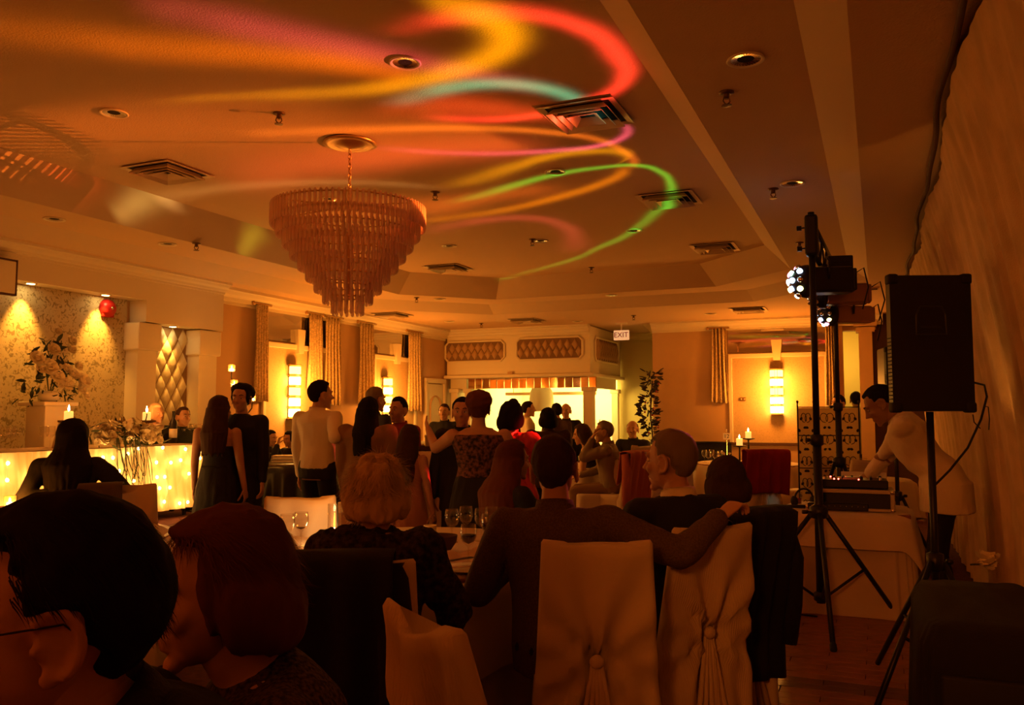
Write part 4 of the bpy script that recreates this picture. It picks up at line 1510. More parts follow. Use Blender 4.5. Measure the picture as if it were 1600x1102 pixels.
#@@TABLES
# ------------------------------------------------------------------ round tables with cloths
def round_table(px, py, D, r, label, clothlabel, z=0.76, drop=0.42, floor_z=0.0, lo=None):
    p = on_col(px, D, z)
    t = thing('round_table', label, 'table', (p.x, p.y, floor_z))
    h = z - floor_z
    MB().lathe([(0.001, h - 0.03), (r - 0.02, h - 0.03), (r - 0.02, h - 0.006), (0.001, h - 0.006)], n=40).build('tabletop', M_WOOD, t)
    for k in range(4):
        a = PI / 4 + k * PI / 2
        MB().tube([(r * 0.6 * math.cos(a), r * 0.6 * math.sin(a), 0.004), (r * 0.5 * math.cos(a), r * 0.5 * math.sin(a), h - 0.03)], 0.018, 8).build('leg', M_BLK, t)
    c = thing('tablecloth', clothlabel, 'tablecloth', (p.x, p.y, z), random.uniform(0, 6))
    nf = 15

    def fn(u, v):
        a = 2 * PI * u
        if v < 0.4:
            rr_ = (r + 0.012) * v / 0.4
            return Vector((rr_ * math.cos(a), rr_ * math.sin(a), 0.002))
        q = (v - 0.4) / 0.6
        rr_ = r + 0.012 + 0.012 * math.sin(min(q * 6, PI / 2)) + (0.045 * q) * (1 + math.sin(nf * a + math.sin(3 * a)))
        dd = drop * (1 + 0.10 * math.cos(4 * a))
        return Vector((rr_ * math.cos(a), rr_ * math.sin(a), 0.002 - dd * q))
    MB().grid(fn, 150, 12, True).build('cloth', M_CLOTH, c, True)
    if lo:
        def fn2(u, v):
            a = 2 * PI * u
            rr_ = r - 0.05 + 0.05 * v + 0.03 * v * math.sin(22 * a + 2 * math.sin(2 * a))
            return Vector((rr_ * math.cos(a), rr_ * math.sin(a), -0.04 - (h - 0.05) * v))
        MB().grid(fn2, 180, 6, True).build('under_skirt', M_CLOTH, c, True)
    return p


T1 = round_table(640, 850, 4.62, 0.93, 'round banquet table in front of the grey-jacket man', 'white cloth on the near round table with the wine glass', lo=True)
T2 = round_table(20, 850, 5.05, 0.90, 'round banquet table at the left frame edge below the lit skirt', 'white cloth on the round table at the left frame edge', lo=True)
T3 = round_table(1168, 720, 12.7, 0.80, 'round banquet table carrying the number 12 card', 'white cloth on the round table with the number 12 card', lo=True)
T4 = round_table(935, 715, 12.0, 0.75, 'round banquet table before the yellow serving window wall', 'white cloth on the round table near the serving window', lo=True)
T5 = round_table(1352, 745, 9.6, 0.50, 'small round table behind the disc jockey equipment', 'white cloth on the small table behind the disc jockey', lo=True)
T6 = round_table(683, 705, 8.2, 0.22, 'tall slim cocktail table beside the outstretched arm', 'white cloth knotted over the tall cocktail table', z=1.13, drop=0.34, lo=True)
T7 = round_table(452, 720, 10.4, 0.55, 'round table under black cloth by the seated couple', 'black cloth on the round table left of the shirted man', z=0.90, drop=0.5)
for o in bpy.data.objects:
    if o.name.startswith('cloth') and o.parent and o.parent['label'].startswith('black cloth'):
        o.data.materials.clear()
        o.data.materials.append(mat('black_satin', (0.012, 0.01, 0.01), 0.35))

# ------------------------------------------------------------------ covered chairs
PRF = [(-1 + 2 * i / 43, -1 + 0.75 * abs(-1 + 2 * i / 43) ** 14) for i in range(44)] + [(1 - 2 * i / 13, 1 - 0.75 * abs(1 - 2 * i / 13) ** 14) for i in range(14)]


def chair(px, D, a, label, mat_=None, zt=1.0, group=None, base=0.0, seed=0, knot=True, lean=0.10):
    p = on_col(px, D, 0.9)
    t = thing('covered_chair', label, 'chair', (p.x, p.y, base), PSI + R(a), group)
    m_ = mat_ or M_CLOTH
    rs = random.Random(seed)
    ph = rs.uniform(0, 6)
    NZ, N = 22, 56
    yb = lambda z: -0.20 - lean * max(0, z - 0.45) / 0.55 - 0.05 * max(0, (0.45 - z)) / 0.45

    def halfw(z):
        if z > 0.55:
            q = (z - 0.55) / 0.45
            return 0.225 - 0.02 * q
        q = (0.55 - z) / 0.55
        return 0.225 + 0.05 * q
    rg = []
    for i in range(NZ + 1):
        v = i / NZ
        ring = []
        for sx, sy in PRF:
            cyv = sy
            ztop = zt - 0.035 * (1 - abs(sx) ** 2) * (1 if rs else 1) + 0.012 * math.sin(3 * sx + ph)
            z = 0.015 + (ztop - 0.015) * v
            hw, hd = halfw(z), 0.030 + 0.02 * (1 - v)
            x = sx * hw
            y = yb(z) + sy * hd
            if cyv < 0:
                dx, dz = x, z - 0.57
                rad = math.hypot(dx, dz)
                an = math.atan2(dz, dx)
                amp = 0.040 * math.exp(-rad / 0.30) * min(1, rad / 0.06)
                y -= amp * (1 + math.sin(an * 9 + ph)) + 0.008 * math.sin(x * 55 + ph) * (1 if z < 0.5 else 0.25)
                y += 0.035 * math.exp(-(rad / 0.09) ** 2)
                y -= 0.010 * math.sin(6 * z + 9 * x + ph)
            elif z < 0.45:
                y = yb(z) + hd
            ring.append(Vector((x, y, z)))
        rg.append(ring)
    # rounded top
    last = rg[-1]
    cpt = Vector((0, yb(zt), zt - 0.01))
    rg.append([Vector((q.x * 0.96, yb(zt) + (q.y - yb(zt)) * 0.6, q.z + 0.012)) for q in last])
    rg.append([Vector((q.x * 0.6, yb(zt) + (q.y - yb(zt)) * 0.1, q.z + 0.006)) for q in last])
    b = MB().rings(rg, True)
    b.build('back_cover', m_, t, True)
    # seat skirt
    rg = []
    for i in range(9):
        v = i / 8
        z = 0.015 + 0.45 * v
        ring = []
        for k in range(N):
            a_ = 2 * PI * k / N
            cx, cyv = math.cos(a_), math.sin(a_)
            sx = math.copysign(abs(cx) ** 0.4, cx)
            sy = math.copysign(abs(cyv) ** 0.4, cyv)
            fl_ = 1 + 0.10 * (1 - v) + 0.025 * (1 - v) * math.sin(a_ * 14 + ph)
            ring.append(Vector((sx * 0.235 * fl_, 0.01 + sy * 0.215 * fl_, z)))
        rg.append(ring)
    rg.append([Vector((q.x * 0.93, 0.01 + (q.y - 0.01) * 0.93, 0.485)) for q in rg[-1]])
    MB().rings(rg, True).build('seat_cover', m_, t, True)
    if knot:
        b = MB().ell((0, yb(0.57) - 0.05, 0.57), (0.028, 0.02, 0.026), 12, 8)
        b.build('knot', m_, t, True)
        b = MB()
        for k in range(5):
            x = (k - 2) * 0.05
            b.tube([((k - 2) * 0.008, yb(0.55) - 0.045, 0.555), (x * 0.6, yb(0.3) - 0.06, 0.3), (x * 1.3, yb(0.0) - 0.055, 0.03)], [0.008, 0.012, 0.016], 8)
        b.build('pleats', m_, t, True)
    return t


def draped_jacket(ch, label, m_, zt=1.02, wd=0.25, low=0.35, x0=-1, x1=1, cat='jacket', name='jacket', lean=0.10, collar=True):
    """a garment hung over a chair back (ch): folds of cloth over front and back, sleeves falling"""
    t = thing(name, label, cat, tuple(ch.location), ch.rotation_euler.z)
    ph = random.uniform(0, 6)

    def fn(u, v):
        s = x0 + (x1 - x0) * u
        x = s * wd
        # v: 0 back hem -> 1 front hem
        w_ = v * 2 - 1
        k = min(1, abs(w_) * 6)
        zz = zt + 0.012 - 0.035 * s * s * k - (zt - low) * max(0, abs(w_) - 0.06) * (1.0 if w_ < 0 else 0.5)
        yb = -0.20 - lean * max(0, zz - 0.45) / 0.55
        off = 0.085 if w_ < 0 else -0.055
        if abs(w_) < 0.08:
            off = 0.085 * (-w_ / 0.08)
        y = yb - off - (0.014 * math.sin(x * 46 + ph) * (k if w_ < 0 else 0)) - 0.02 * k * (1 if w_ < 0 else -0.3)
        return Vector((x * (1 + 0.10 * (1 - v) * abs(s)), y, zz))
    MB().grid(fn, 40, 40).build('body', m_, t, True, 0.012)
    if collar:
        for s in (x0, x1):
            x = s * wd * 0.98
            MB().tube([(x, -0.30, zt - 0.03), (x * 1.12, -0.34, zt - 0.25), (x * 1.14, -0.33, zt - 0.48), (x * 1.06, -0.32, max(0.2, zt - 0.66))], [0.05, 0.062, 0.055, 0.045], 10).build('sleeve', m_, t, True)
    return t


M_GREYJ = mat('grey_coat', (0.09, 0.06, 0.045), 0.85, bump=0.2, bscale=140)
M_REDSH = mat('red_shawl', (0.33, 0.010, 0.012), 0.8, bump=0.2, bscale=90)
M_PINKJ = mat('pink_jacket', (0.45, 0.12, 0.10), 0.8, bump=0.2, bscale=90)

c1 = chair(566, 3.12, 4, 'white covered chair half hidden by a black jacket, behind the white-haired woman', seed=1)
draped_jacket(c1, 'black jacket hung over the chair of the white-haired woman', M_BLKC, wd=0.255, low=0.10, x0=-1.0, x1=0.52)
chair(852, 2.25, -58, 'empty striped white covered chair tilted in the foreground centre', M_STRIPE, seed=2, zt=0.99, lean=0.16)
chair(925, 3.46, -2, 'white covered chair with centre knot behind the grey-jacket man', seed=3, zt=1.02)
chair(1046, 3.85, 26, 'white covered chair under the resting hand, right of the grey-jacket man', M_STRIPE, seed=4, zt=1.02)
c5 = chair(1092, 4.3, 42, 'white covered chair beneath the long black coat by the lighting stand', seed=5)
draped_jacket(c5, 'long black coat hung over the chair nearest the lighting stand', M_BLKC, wd=0.26, low=0.16)
c6 = chair(198, 5.9, 20, 'white covered chair in front of the lit skirt, jacket over its left half', seed=6)
draped_jacket(c6, 'dark brown jacket over the chair in front of the lit skirt', M_GREYJ, wd=0.25, low=0.4, x0=-1.0, x1=0.0, collar=False)
chair(472, 5.35, 12, 'pale covered chair standing alone below the shirted man', seed=7, knot=False)
chair(54, 7.5, 95, 'empty white covered chair behind the head table under the pedestal flowers', seed=8, base=0.5, zt=0.92)
c9 = chair(1181, 11.35, 8, 'white covered chair hung with the dark red shawl', seed=9)
draped_jacket(c9, 'dark red fringed shawl over a chair at the number 12 table', M_REDSH, wd=0.28, low=0.42, cat='shawl', name='shawl', collar=False)
c10 = chair(1252, 11.3, 40, 'chair with black jacket right of the red shawl chair', seed=10)
draped_jacket(c10, 'black jacket over the chair right of the red shawl', M_BLKC, wd=0.27, low=0.12)
c11 = chair(1112, 13.7, 160, 'chair with black jacket behind the number 12 card', seed=11)
draped_jacket(c11, 'black jacket on the chair behind the number 12 card', M_BLKC, wd=0.26, low=0.4, collar=False)
chair(1328, 8.6, 14, 'pale striped covered chair seen between the two lighting stand poles', M_STRIPE, seed=12, zt=1.04)
c13 = chair(962, 10.8, 50, 'chair with the pink jacket at the far table', seed=13, zt=1.02)
draped_jacket(c13, 'dusty pink jacket hung over a chair at the far table', M_PINKJ, wd=0.25, low=0.2, cat='jacket')
chair(998, 11.4, 10, 'tall plain white covered chair right of the pink jacket', seed=14, zt=1.08, knot=False)
chair(925, 10.9, 95, 'white covered chair of the man in the grey shirt', seed=15, zt=0.9, knot=False)
chair(1040, 9.2, 5, 'white covered chair right behind the elderly man', seed=16)

# ------------------------------------------------------------------ tableware
def glass_mb():
    return MB().lathe([(0.001, 0), (0.034, 0.0), (0.033, 0.004), (0.006, 0.008), (0.0045, 0.02), (0.0045, 0.075), (0.010, 0.083),
                       (0.030, 0.10), (0.040, 0.125), (0.041, 0.15), (0.036, 0.185), (0.0345, 0.185), (0.039, 0.15), (0.038, 0.126), (0.028, 0.103), (0.001, 0.09)], n=20, cap=False)


gme = glass_mb().mesh('bowl', True)
gme.materials.append(M_GLASS)
wme = MB().lathe([(0.001, 0.0905), (0.027, 0.104), (0.0365, 0.126), (0.0372, 0.135), (0.001, 0.135)], n=20, cap=False).mesh('wine', True)
wme.materials.append(M_WINE)
wlo = MB().lathe([(0.001, 0.0905), (0.02, 0.098), (0.026, 0.103), (0.001, 0.104)], n=20, cap=False).mesh('wine', True)
wlo.materials.append(M_WINE)


def wine_glass(pos, label, group=None, wine=0):
    t = thing('wine_glass', label, 'glass', pos, random.uniform(0, 6), group)
    link_mesh('bowl', gme, None, t)
    if wine:
        link_mesh('wine', wme if wine == 1 else wlo, None, t)
    return t


def on_top(px, py, z=0.764):
    p = at_z(px, py, z)
    return (p.x, p.y, z)


wine_glass(on_top(732, 880), 'wine glass of red wine standing nearest on the near table', None, 1)
for px, py, lab in ((706, 848, 'empty wine glass left of the red wine on the near table'), (728, 842, 'wine glass just behind the red wine on the near table'),
                    (752, 846, 'wine glass right behind the red wine, near the bottle'), (768, 843, 'wine glass beside the green bottle neck on the near table')):
    wine_glass(on_top(px, py), lab)
wine_glass(on_top(763, 858), 'dark filled wine glass beside the grey-jacket man', None, 1)
wine_glass(on_top(448, 858), 'left of two wine glasses beside the auburn woman')
wine_glass(on_top(470, 854), 'right of two wine glasses beside the auburn woman', None, 2)
# green wine bottle behind the glasses
bp = on_top(798, 828)
bt = thing('wine_bottle', 'green wine bottle on the near table left of the grey-jacket man', 'bottle', bp)
MB().lathe([(0.03, 0), (0.037, 0.005), (0.037, 0.15), (0.03, 0.175), (0.015, 0.20), (0.0135, 0.25), (0.016, 0.252), (0.016, 0.265), (0.012, 0.267)], n=18).build('body', M_BOTTLE, bt, True)
MB().lathe([(0.0375, 0.06), (0.0378, 0.06), (0.0378, 0.15), (0.0375, 0.15)], n=18).build('label', M_CLOTH, bt, True)
# tall glass cylinder with a flame, cups, napkins
gp = on_top(522, 850)
gt = thing('glass_cylinder', 'tall straight glass cylinder vase left of the white-haired woman', 'vase', gp)
MB().lathe([(0.001, 0.0), (0.038, 0.0), (0.038, 0.22), (0.035, 0.22), (0.035, 0.006), (0.001, 0.006)], n=24, cap=False).build('body', M_GLASS, gt, True)
cpn = on_top(672, 846)
MB().lathe([(0.001, 0.008), (0.024, 0.008), (0.024, 0.05), (0.006, 0.052), (0.008, 0.07), (0.001, 0.09)], n=12).build('flame', M_FLAME, gt, True)
lamp('votive_light', 'POINT', (gp[0], gp[1], gp[2] + 0.27), 2.2, (1.0, 0.28, 0.022), 0.03)
ct = thing('paper_cup', 'pale tumbler on the near table right of the white-haired woman', 'cup', cpn)
MB().lathe([(0.001, 0), (0.03, 0), (0.038, 0.09), (0.035, 0.09), (0.028, 0.005), (0.001, 0.005)], n=20, cap=False).build('body', M_TRIM, ct, True)
bw = on_top(688, 862)
dk = thing('bread_bowl', 'dark bowl on the near table beside the tumbler', 'bowl', bw)
MB().lathe([(0.001, 0), (0.05, 0), (0.085, 0.05), (0.09, 0.085), (0.083, 0.085), (0.078, 0.05), (0.001, 0.015)], n=24, cap=False).build('body', M_DARKW, dk, True)
for k, (px, py, lab) in enumerate(((745, 868, 'crumpled white napkin beyond the red wine'), (700, 872, 'crumpled napkin beside the fur-coated arm'))):
    b = MB().grid(lambda u, v: Vector(((u - .5) * .2, (v - .5) * .16, 0.006 + 0.02 * (1 + math.sin(u * 9 + k) * math.cos(v * 7 + k)) * math.sin(PI * u) * math.sin(PI * v))), 20, 16)
    o = b.build('napkin', M_CLOTH, None, True, 0.003)
    o.location = on_top(px, py)
    o.rotation_euler = (0, 0, k * 1.2)
    tag(o, lab, 'napkin')
for k, (px, py, lab) in enumerate(((735, 905, 'white dinner plate at the edge of the near table'),)):
    t = thing('plate', lab, 'plate', on_top(px, 893))
    MB().lathe([(0.001, 0.004), (0.08, 0.004), (0.125, 0.016), (0.127, 0.019), (0.08, 0.009), (0.001, 0.008)], n=36).build('dish', M_WHT, t, True)
    t2 = thing('table_knife', 'steel table knife lying across the dinner plate', 'knife', (t.location.x, t.location.y, t.location.z + 0.02), 0.9)
    MB().bbox((0.05, 0, 0.003), (0.12, 0.016, 0.004), 0.001).build('blade', M_CHROME, t2)
    MB().bbox((-0.06, 0, 0.003), (0.10, 0.014, 0.008), 0.002).build('handle', M_CHROME, t2)
# folded napkin cone between the glasses and the black jacket
npk = on_top(452, 872)
o = MB().lathe([(0.06, 0), (0.045, 0.05), (0.02, 0.10), (0.004, 0.125)], n=9).build('napkin', M_CLOTH, None, True)
o.location = npk
tag(o, 'white napkin folded to a cone below the two glasses', 'napkin')
# centrepiece of T2
q = on_top(14, 815)
t = thing('candle_holder', 'dark square holder with a glass votive at the left frame edge', 'candle holder', q)
MB().bbox((0, 0, 0.05), (0.16, 0.16, 0.10), 0.008).build('block', M_DARKW, t)
MB().lathe([(0.001, 0.101), (0.035, 0.101), (0.04, 0.17), (0.037, 0.17), (0.032, 0.106)], n=16, cap=False).build('votive_cup', MATS['votive_glass'], t, True)
MB().lathe([(0.001, 0.108), (0.02, 0.108), (0.02, 0.125), (0.006, 0.13), (0.008, 0.145), (0.001, 0.16)], n=10).build('flame', M_FLAME, t, True)
lamp('votive_light', 'POINT', (q[0] + 0.05, q[1] - 0.05, q[2] + 0.2), 3.0, (1.0, 0.28, 0.022), 0.03)
lamp('candle_light', 'POINT', on_col(-160, 1.9, 1.0), 0.06, (1.0, 0.24, 0.02), 0.04)

# table 12
nc = on_top(1136, 721)
t = thing('table_number', 'white card numbered 12 on a small stand', 'sign', nc, PSI * 0.2)
hN = at(1136, 682, (Vector(nc) - CAM).dot(FH)).z - nc[2]
MB().lathe([(0.001, 0), (0.04, 0), (0.04, 0.008), (0.006, 0.014), (0.005, hN - 0.05), (0.001, hN - 0.05)], n=12).build('stand', M_CHROME, t, True)
MB().bbox((0, 0, hN), (0.105, 0.006, 0.10), 0.002).build('card', mat('card_white', (0.85, 0.78, 0.65), 0.6), t)
MB().lathe([(0.008, hN + 0.05), (0.012, hN + 0.07), (0.006, hN + 0.10), (0.001, hN + 0.11)], n=8).build('clip', M_CHROME, t, True)
text_mesh('number', '12', 0.085, M_BLK, t, (0, -0.004, hN - 0.002), (PI / 2, 0, 0), 0.001)
for (px, py, base, lab) in ((1156, 690, 724, 'lit pillar candle nearest the number 12 card'), (1170, 679, 720, 'lit pillar candle behind, higher of the two on table 12')):
    b0 = Vector(on_top(px, base))
    D_ = (b0 - CAM).dot(FH)
    zt_ = at(px, py, D_).z
    st = thing('candle_stand', 'dark iron stand under the ' + lab.replace('lit pillar ', ''), 'stand', tuple(b0))
    hh = zt_ - b0.z - 0.06
    MB().lathe([(0.07, 0), (0.07, 0.01), (0.015, 0.03), (0.012, hh - 0.03), (0.10, hh - 0.01), (0.10, hh)], n=16).build('stem', M_BLK, st, True)
    candle('pillar_candle', (b0.x, b0.y, zt_ - 0.059), 0.10, 0.046, lab, None, 2.2)
for k, (px, py, s, lab) in enumerate(((1134, 718, 1.0, 'low white flower cluster under the number 12 card'), (1187, 714, 1.2, 'white flower cluster right of the table 12 candles'))):
    q = on_top(px, py + 6)
    f = thing('flower_cluster', lab, 'flowers', q)
    MB().lathe([(0.04, 0), (0.06, 0.06), (0.05, 0.07)], n=12).build('bowl', M_TRIM, f, True)
    for i in range(9):
        place(roses[i % 3], 'bloom', f, (rr.uniform(-.11, .11) * s, rr.uniform(-.06, .06), rr.uniform(0.08, 0.15)), rand_dir(rr, 0.8), 0.6)
    for i in range(8):
        place(leafm, 'leaf', f, (rr.uniform(-.1, .1), rr.uniform(-.06, .06), 0.07), rand_dir(rr, 0.2), 0.8, rr.uniform(0, 6))
for px, py in ((1101, 723), (1107, 726), (1112, 722), (1118, 726), (1125, 724), (1206, 722), (1214, 725), (1226, 722)):
    wine_glass(on_top(px, py), 'clear wine glass among those standing on table 12', 'glasses on table 12')
for px, py in ((950, 724), (958, 726), (966, 725)):
    wine_glass(on_top(px, py), 'clear wine glass on the far table by the bald man', 'glasses on the far table')
for px, py in ((1338, 745), (1350, 740), (1361, 747), (1370, 741), (1380, 748)):
    wine_glass(on_top(px, py), 'clear wine glass on the table behind the disc jockey', 'glasses behind the disc jockey')
o = MB().lathe([(0.09, 0), (0.07, 0.03), (0.035, 0.07), (0.004, 0.09)], n=10).build('napkin', M_CLOTH, None, True)
o.location = on_top(1362, 752)
tag(o, 'peaked white napkin on the table behind the disc jockey', 'napkin')
# seated couple's table: book stack and cocktail things
q = on_col(447, 10.35, 0.904)
for k in range(2):
    t = thing('book', ('upper' if k else 'lower') + ' pale thick book on the black table', 'book', (q.x, q.y, 0.904 + 0.042 * k), 0.3 + 0.15 * k)
    MB().bbox((0, 0, 0.02), (0.28, 0.2, 0.032), 0.003).build('pages', M_CLOTH, t)
    MB().box((0, 0, 0.002), (0.30, 0.22, 0.004)).box((0, 0, 0.038), (0.30, 0.22, 0.004)).box((-0.148, 0, 0.02), (0.004, 0.22, 0.04)).build('cover', M_TRIM, t)
wine_glass(tuple(on_col(467, 10.2, 0.904)), 'wine glass beside the pale books on the black table', None, 1)
# gift box and tray on the cocktail table
q = on_col(683, 8.2, 1.134)
t = thing('tray', 'flat dark tray on top of the tall cocktail table', 'tray', tuple(q), PSI)
MB().bbox((0, 0, 0.012), (0.36, 0.24, 0.02), 0.006).build('base', M_DARKW, t)
MB().bbox((0, 0.12, 0.03), (0.36, 0.012, 0.03), 0.004).bbox((0, -0.12, 0.03), (0.36, 0.012, 0.03), 0.004).build('rim', M_DARKW, t)
t = thing('gift_box', 'pale cardboard box on the tray of the cocktail table', 'box', (q.x, q.y, q.z + 0.026), PSI + 0.2)
MB().bbox((0, 0, 0.05), (0.22, 0.16, 0.10), 0.004).build('body', mat('cardboard', (0.62, 0.46, 0.26), 0.8), t)
MB().bbox((0, 0, 0.11), (0.23, 0.17, 0.025), 0.004).build('lid', mat('cardboard_lid', (0.7, 0.56, 0.34), 0.8), t)
# head table glassware and bottle
q = at_x(270, 692, HTX - 0.25)
t = thing('wine_bottle', 'dark wine bottle with white label on the head table', 'bottle', (q.x, q.y, HTZ + 0.014))
MB().lathe([(0.03, 0), (0.038, 0.005), (0.038, 0.19), (0.03, 0.215), (0.015, 0.24), (0.0135, 0.30), (0.016, 0.302), (0.016, 0.315)], n=16).build('body', M_BLK, t, True)
MB().lathe([(0.0384, 0.05), (0.0387, 0.05), (0.0387, 0.14), (0.0384, 0.14)], n=16).build('label', M_WHT, t, True)
for px in (8, 17, 27, 68, 78, 285, 293, 301, 309):
    q = at_x(px, 695, HTX - 0.22 - 0.1 * (px % 2))
    left = px < 150
    wine_glass((q.x, q.y, HTZ + 0.014), 'wine glass on the left end of the head table' if left else 'wine glass right of the head table bottle', 'left head table glasses' if left else 'right head table glasses')
#@@DJ
# ------------------------------------------------------------------ disc jockey's corner
TX0, TX1 = -0.70, 0.20
TY0, TY1 = 6.75, 7.45
tc_ = Vector(((TX0 + TX1) / 2, (TY0 + TY1) / 2, 0))
TXW, TYW = (TX1 - TX0) / 2, (TY1 - TY0) / 2
t = thing('equipment_table', 'folding table of the disc jockey under two white cloths', 'table', tuple(tc_))
MB().bbox((0, 0, 0.742), (2 * TXW - 0.02, 2 * TYW - 0.02, 0.03), 0.005).build('tabletop', M_WOOD, t)
for sx in (-1, 1):
    for sy in (-1, 1):
        MB().tube([(sx * (TXW - 0.08), sy * (TYW - 0.08), 0.014), (sx * (TXW - 0.08), sy * (TYW - 0.08), 0.727)], 0.016, 8).build('leg', M_BLK, t)
cl = thing('tablecloth', 'white overcloth and pleated skirt on the disc jockey table', 'tablecloth', (tc_.x, tc_.y, 0.76))


def rectloop(u, gx, gy):
    """point on rounded rectangle"""
    a = 2 * PI * u
    c, s = math.cos(a), math.sin(a)
    e = 0.22
    return math.copysign(abs(c) ** e, c) * gx, math.copysign(abs(s) ** e, s) * gy


def sk1(u, v):
    x, y = rectloop(u, TXW + 0.005 + 0.03 * v, TYW + 0.005 + 0.03 * v)
    f = 0.016 * v ** 0.5 * math.sin(u * 2 * PI * 26 + 1.5 * math.sin(u * 20))
    n = Vector((x / TXW, y / TYW, 0)).normalized()
    return Vector((x, y, -0.03 - 0.715 * v)) + n * f


MB().grid(sk1, 260, 8, True).build('skirt', M_CLOTH, cl, True)


def sk2(u, v):
    if v < 0.3:
        x, y = rectloop(u, (TXW + 0.015) * v / 0.3, (TYW + 0.015) * v / 0.3)
        return Vector((x, y, 0.003))
    q = (v - 0.3) / 0.7
    x, y = rectloop(u, TXW + 0.018 + 0.05 * q, TYW + 0.018 + 0.05 * q)
    a = 2 * PI * u
    corner = abs(math.sin(2 * a)) ** 3
    dd = 0.24 + 0.17 * corner + 0.015 * math.sin(a * 7)
    n = Vector((x / TXW, y / TYW, 0)).normalized()
    return Vector((x, y, 0.003 - dd * q)) + n * (0.05 * corner * q + 0.008 * q * math.sin(u * 60))


MB().grid(sk2, 200, 12, True).build('overcloth', M_CLOTH, cl, True)
TZ = 0.768
# silver rack drawer unit
p = at_z(1338, 797, TZ)
t = thing('equipment_case', 'silver framed flight case with dark slot on the disc jockey table', 'case', (p.x - 0.0, TY0 + 0.20, TZ), 0.03)
M_SILV = mat('case_silver', (0.55, 0.48, 0.42), 0.4, metal=0.2)
b = MB()
b.bbox((0, 0, 0.145), (0.52, 0.34, 0.03), 0.006).bbox((0, 0, 0.012), (0.52, 0.34, 0.022), 0.006)
b.bbox((-0.245, 0, 0.08), (0.03, 0.34, 0.13), 0.006).bbox((0.245, 0, 0.08), (0.03, 0.34, 0.13), 0.006)
b.build('frame', M_SILV, t)
MB().box((0, 0.01, 0.08), (0.46, 0.3, 0.115)).build('dark_slot', M_BLK, t)
for s in (-1, 1):
    for zc in (0.012, 0.145):
        MB().ell((0.245 * s, -0.17, zc), (0.018, 0.01, 0.018), 10, 6).build('corner_cap', M_CHROME, t, True)
# mixer on the case
t = thing('mixer', 'dark mixing console with red lights on the silver case', 'mixer', (p.x - 0.02, TY0 + 0.20, TZ + 0.162), 0.03)
Mx = Matrix.Rotation(R(8), 3, 'X')
MB().bbox((0, 0, 0.035), (0.48, 0.30, 0.06), 0.008).build('body', M_BLK, t)
M_LEDR = emis('led_red', (1.0, 0.05, 0.03), 14)
for i in range(7):
    for j in range(3):
        MB().lathe([(0.001, 0.085), (0.009, 0.085), (0.011, 0.066), (0.012, 0.064)], (-0.2 + 0.065 * i, -0.08 + 0.07 * j, 0), n=8).build('knob', M_BLKR if (i + j) % 3 else M_CHROME, t, True)
for x, y in ((-0.13, -0.13), (-0.10, -0.13), (0.04, -0.14), (-0.05, 0.1), (-0.16, 0.11)):
    MB().ell((x, y, 0.07), (0.006, 0.006, 0.006), 6, 4).build('led', M_LEDR, t)
MB().lathe([(0.001, 0.078), (0.08, 0.078), (0.082, 0.066), (0.001, 0.066)], (-0.03, -0.02, 0), n=24).build('platter', M_SILV, t, True)
# open laptop and small units
p2 = at_z(1350, 768, TZ)
t = thing('laptop', 'open laptop with pale lid behind the mixer', 'laptop', (p.x + 0.05, TY1 - 0.1, TZ + 0.02), 0.02)
MB().bbox((0, 0, 0.01), (0.34, 0.23, 0.02), 0.004).build('base', M_SILV, t)
M2 = Matrix.Rotation(R(-14), 3, 'X')
MB().bbox(Vector((0, 0.10, 0.12)), (0.34, 0.012, 0.22), 0.004, Matrix.Rotation(R(-12), 3, 'X')).build('lid', M_WHT, t)
MB().box((0, -0.02, 0.021), (0.29, 0.10, 0.003)).build('keyboard', M_BLK, t)
t = thing('black_rack', 'low black keyboard unit at the front of the disc jockey table', 'equipment', (tc_.x - 0.05, TY0 + 0.045, TZ), 0.02)
MB().bbox((0, 0, 0.03), (0.42, 0.07, 0.05), 0.006).build('body', M_BLK, t)
for k in range(10):
    MB().ell((-0.18 + 0.04 * k, -0.036, 0.035), (0.004, 0.003, 0.004), 6, 4).build('button', M_CHROME, t)
t = thing('headphones', 'black headphones on the left end of the disc jockey table', 'headphones', (tc_.x - 0.3, TY0 + 0.2, TZ), 0.6)
pts = [(0.08 * math.cos(a), 0.0, 0.05 + 0.09 * math.sin(a)) for a in [PI * k / 10 for k in range(11)]]
MB().tube(pts, 0.008, 8).build('band', M_BLK, t, True)
for s in (-1, 1):
    MB().ell((0.08 * s, 0, 0.045), (0.025, 0.04, 0.042), 12, 8).build('ear_cup', M_BLKR, t, True)
t = thing('tumbler', 'small glass with red glint on the left of the disc jockey table', 'glass', (tc_.x - 0.36, TY0 + 0.36, TZ))
MB().lathe([(0.001, 0), (0.03, 0), (0.036, 0.10), (0.034, 0.10), (0.028, 0.006), (0.001, 0.006)], n=18, cap=False).build('body', M_GLASS, t, True)
MB().lathe([(0.001, 0.008), (0.027, 0.008), (0.031, 0.05), (0.001, 0.05)], n=18, cap=False).build('drink', mat('red_drink', (0.35, 0.03, 0.01), 0.1), t, True)
t = thing('microphone', 'black microphone lying at the left front of the table', 'microphone', (tc_.x - 0.33, TY0 + 0.04, TZ + 0.018), 0.15)
MB().tube([(-0.12, 0, 0), (0.05, 0, 0)], [0.011, 0.015], 10).build('handle', M_BLK, t, True)
MB().ell((0.075, 0, 0), (0.03, 0.024, 0.024), 12, 8).build('grille', M_CHROME, t, True)
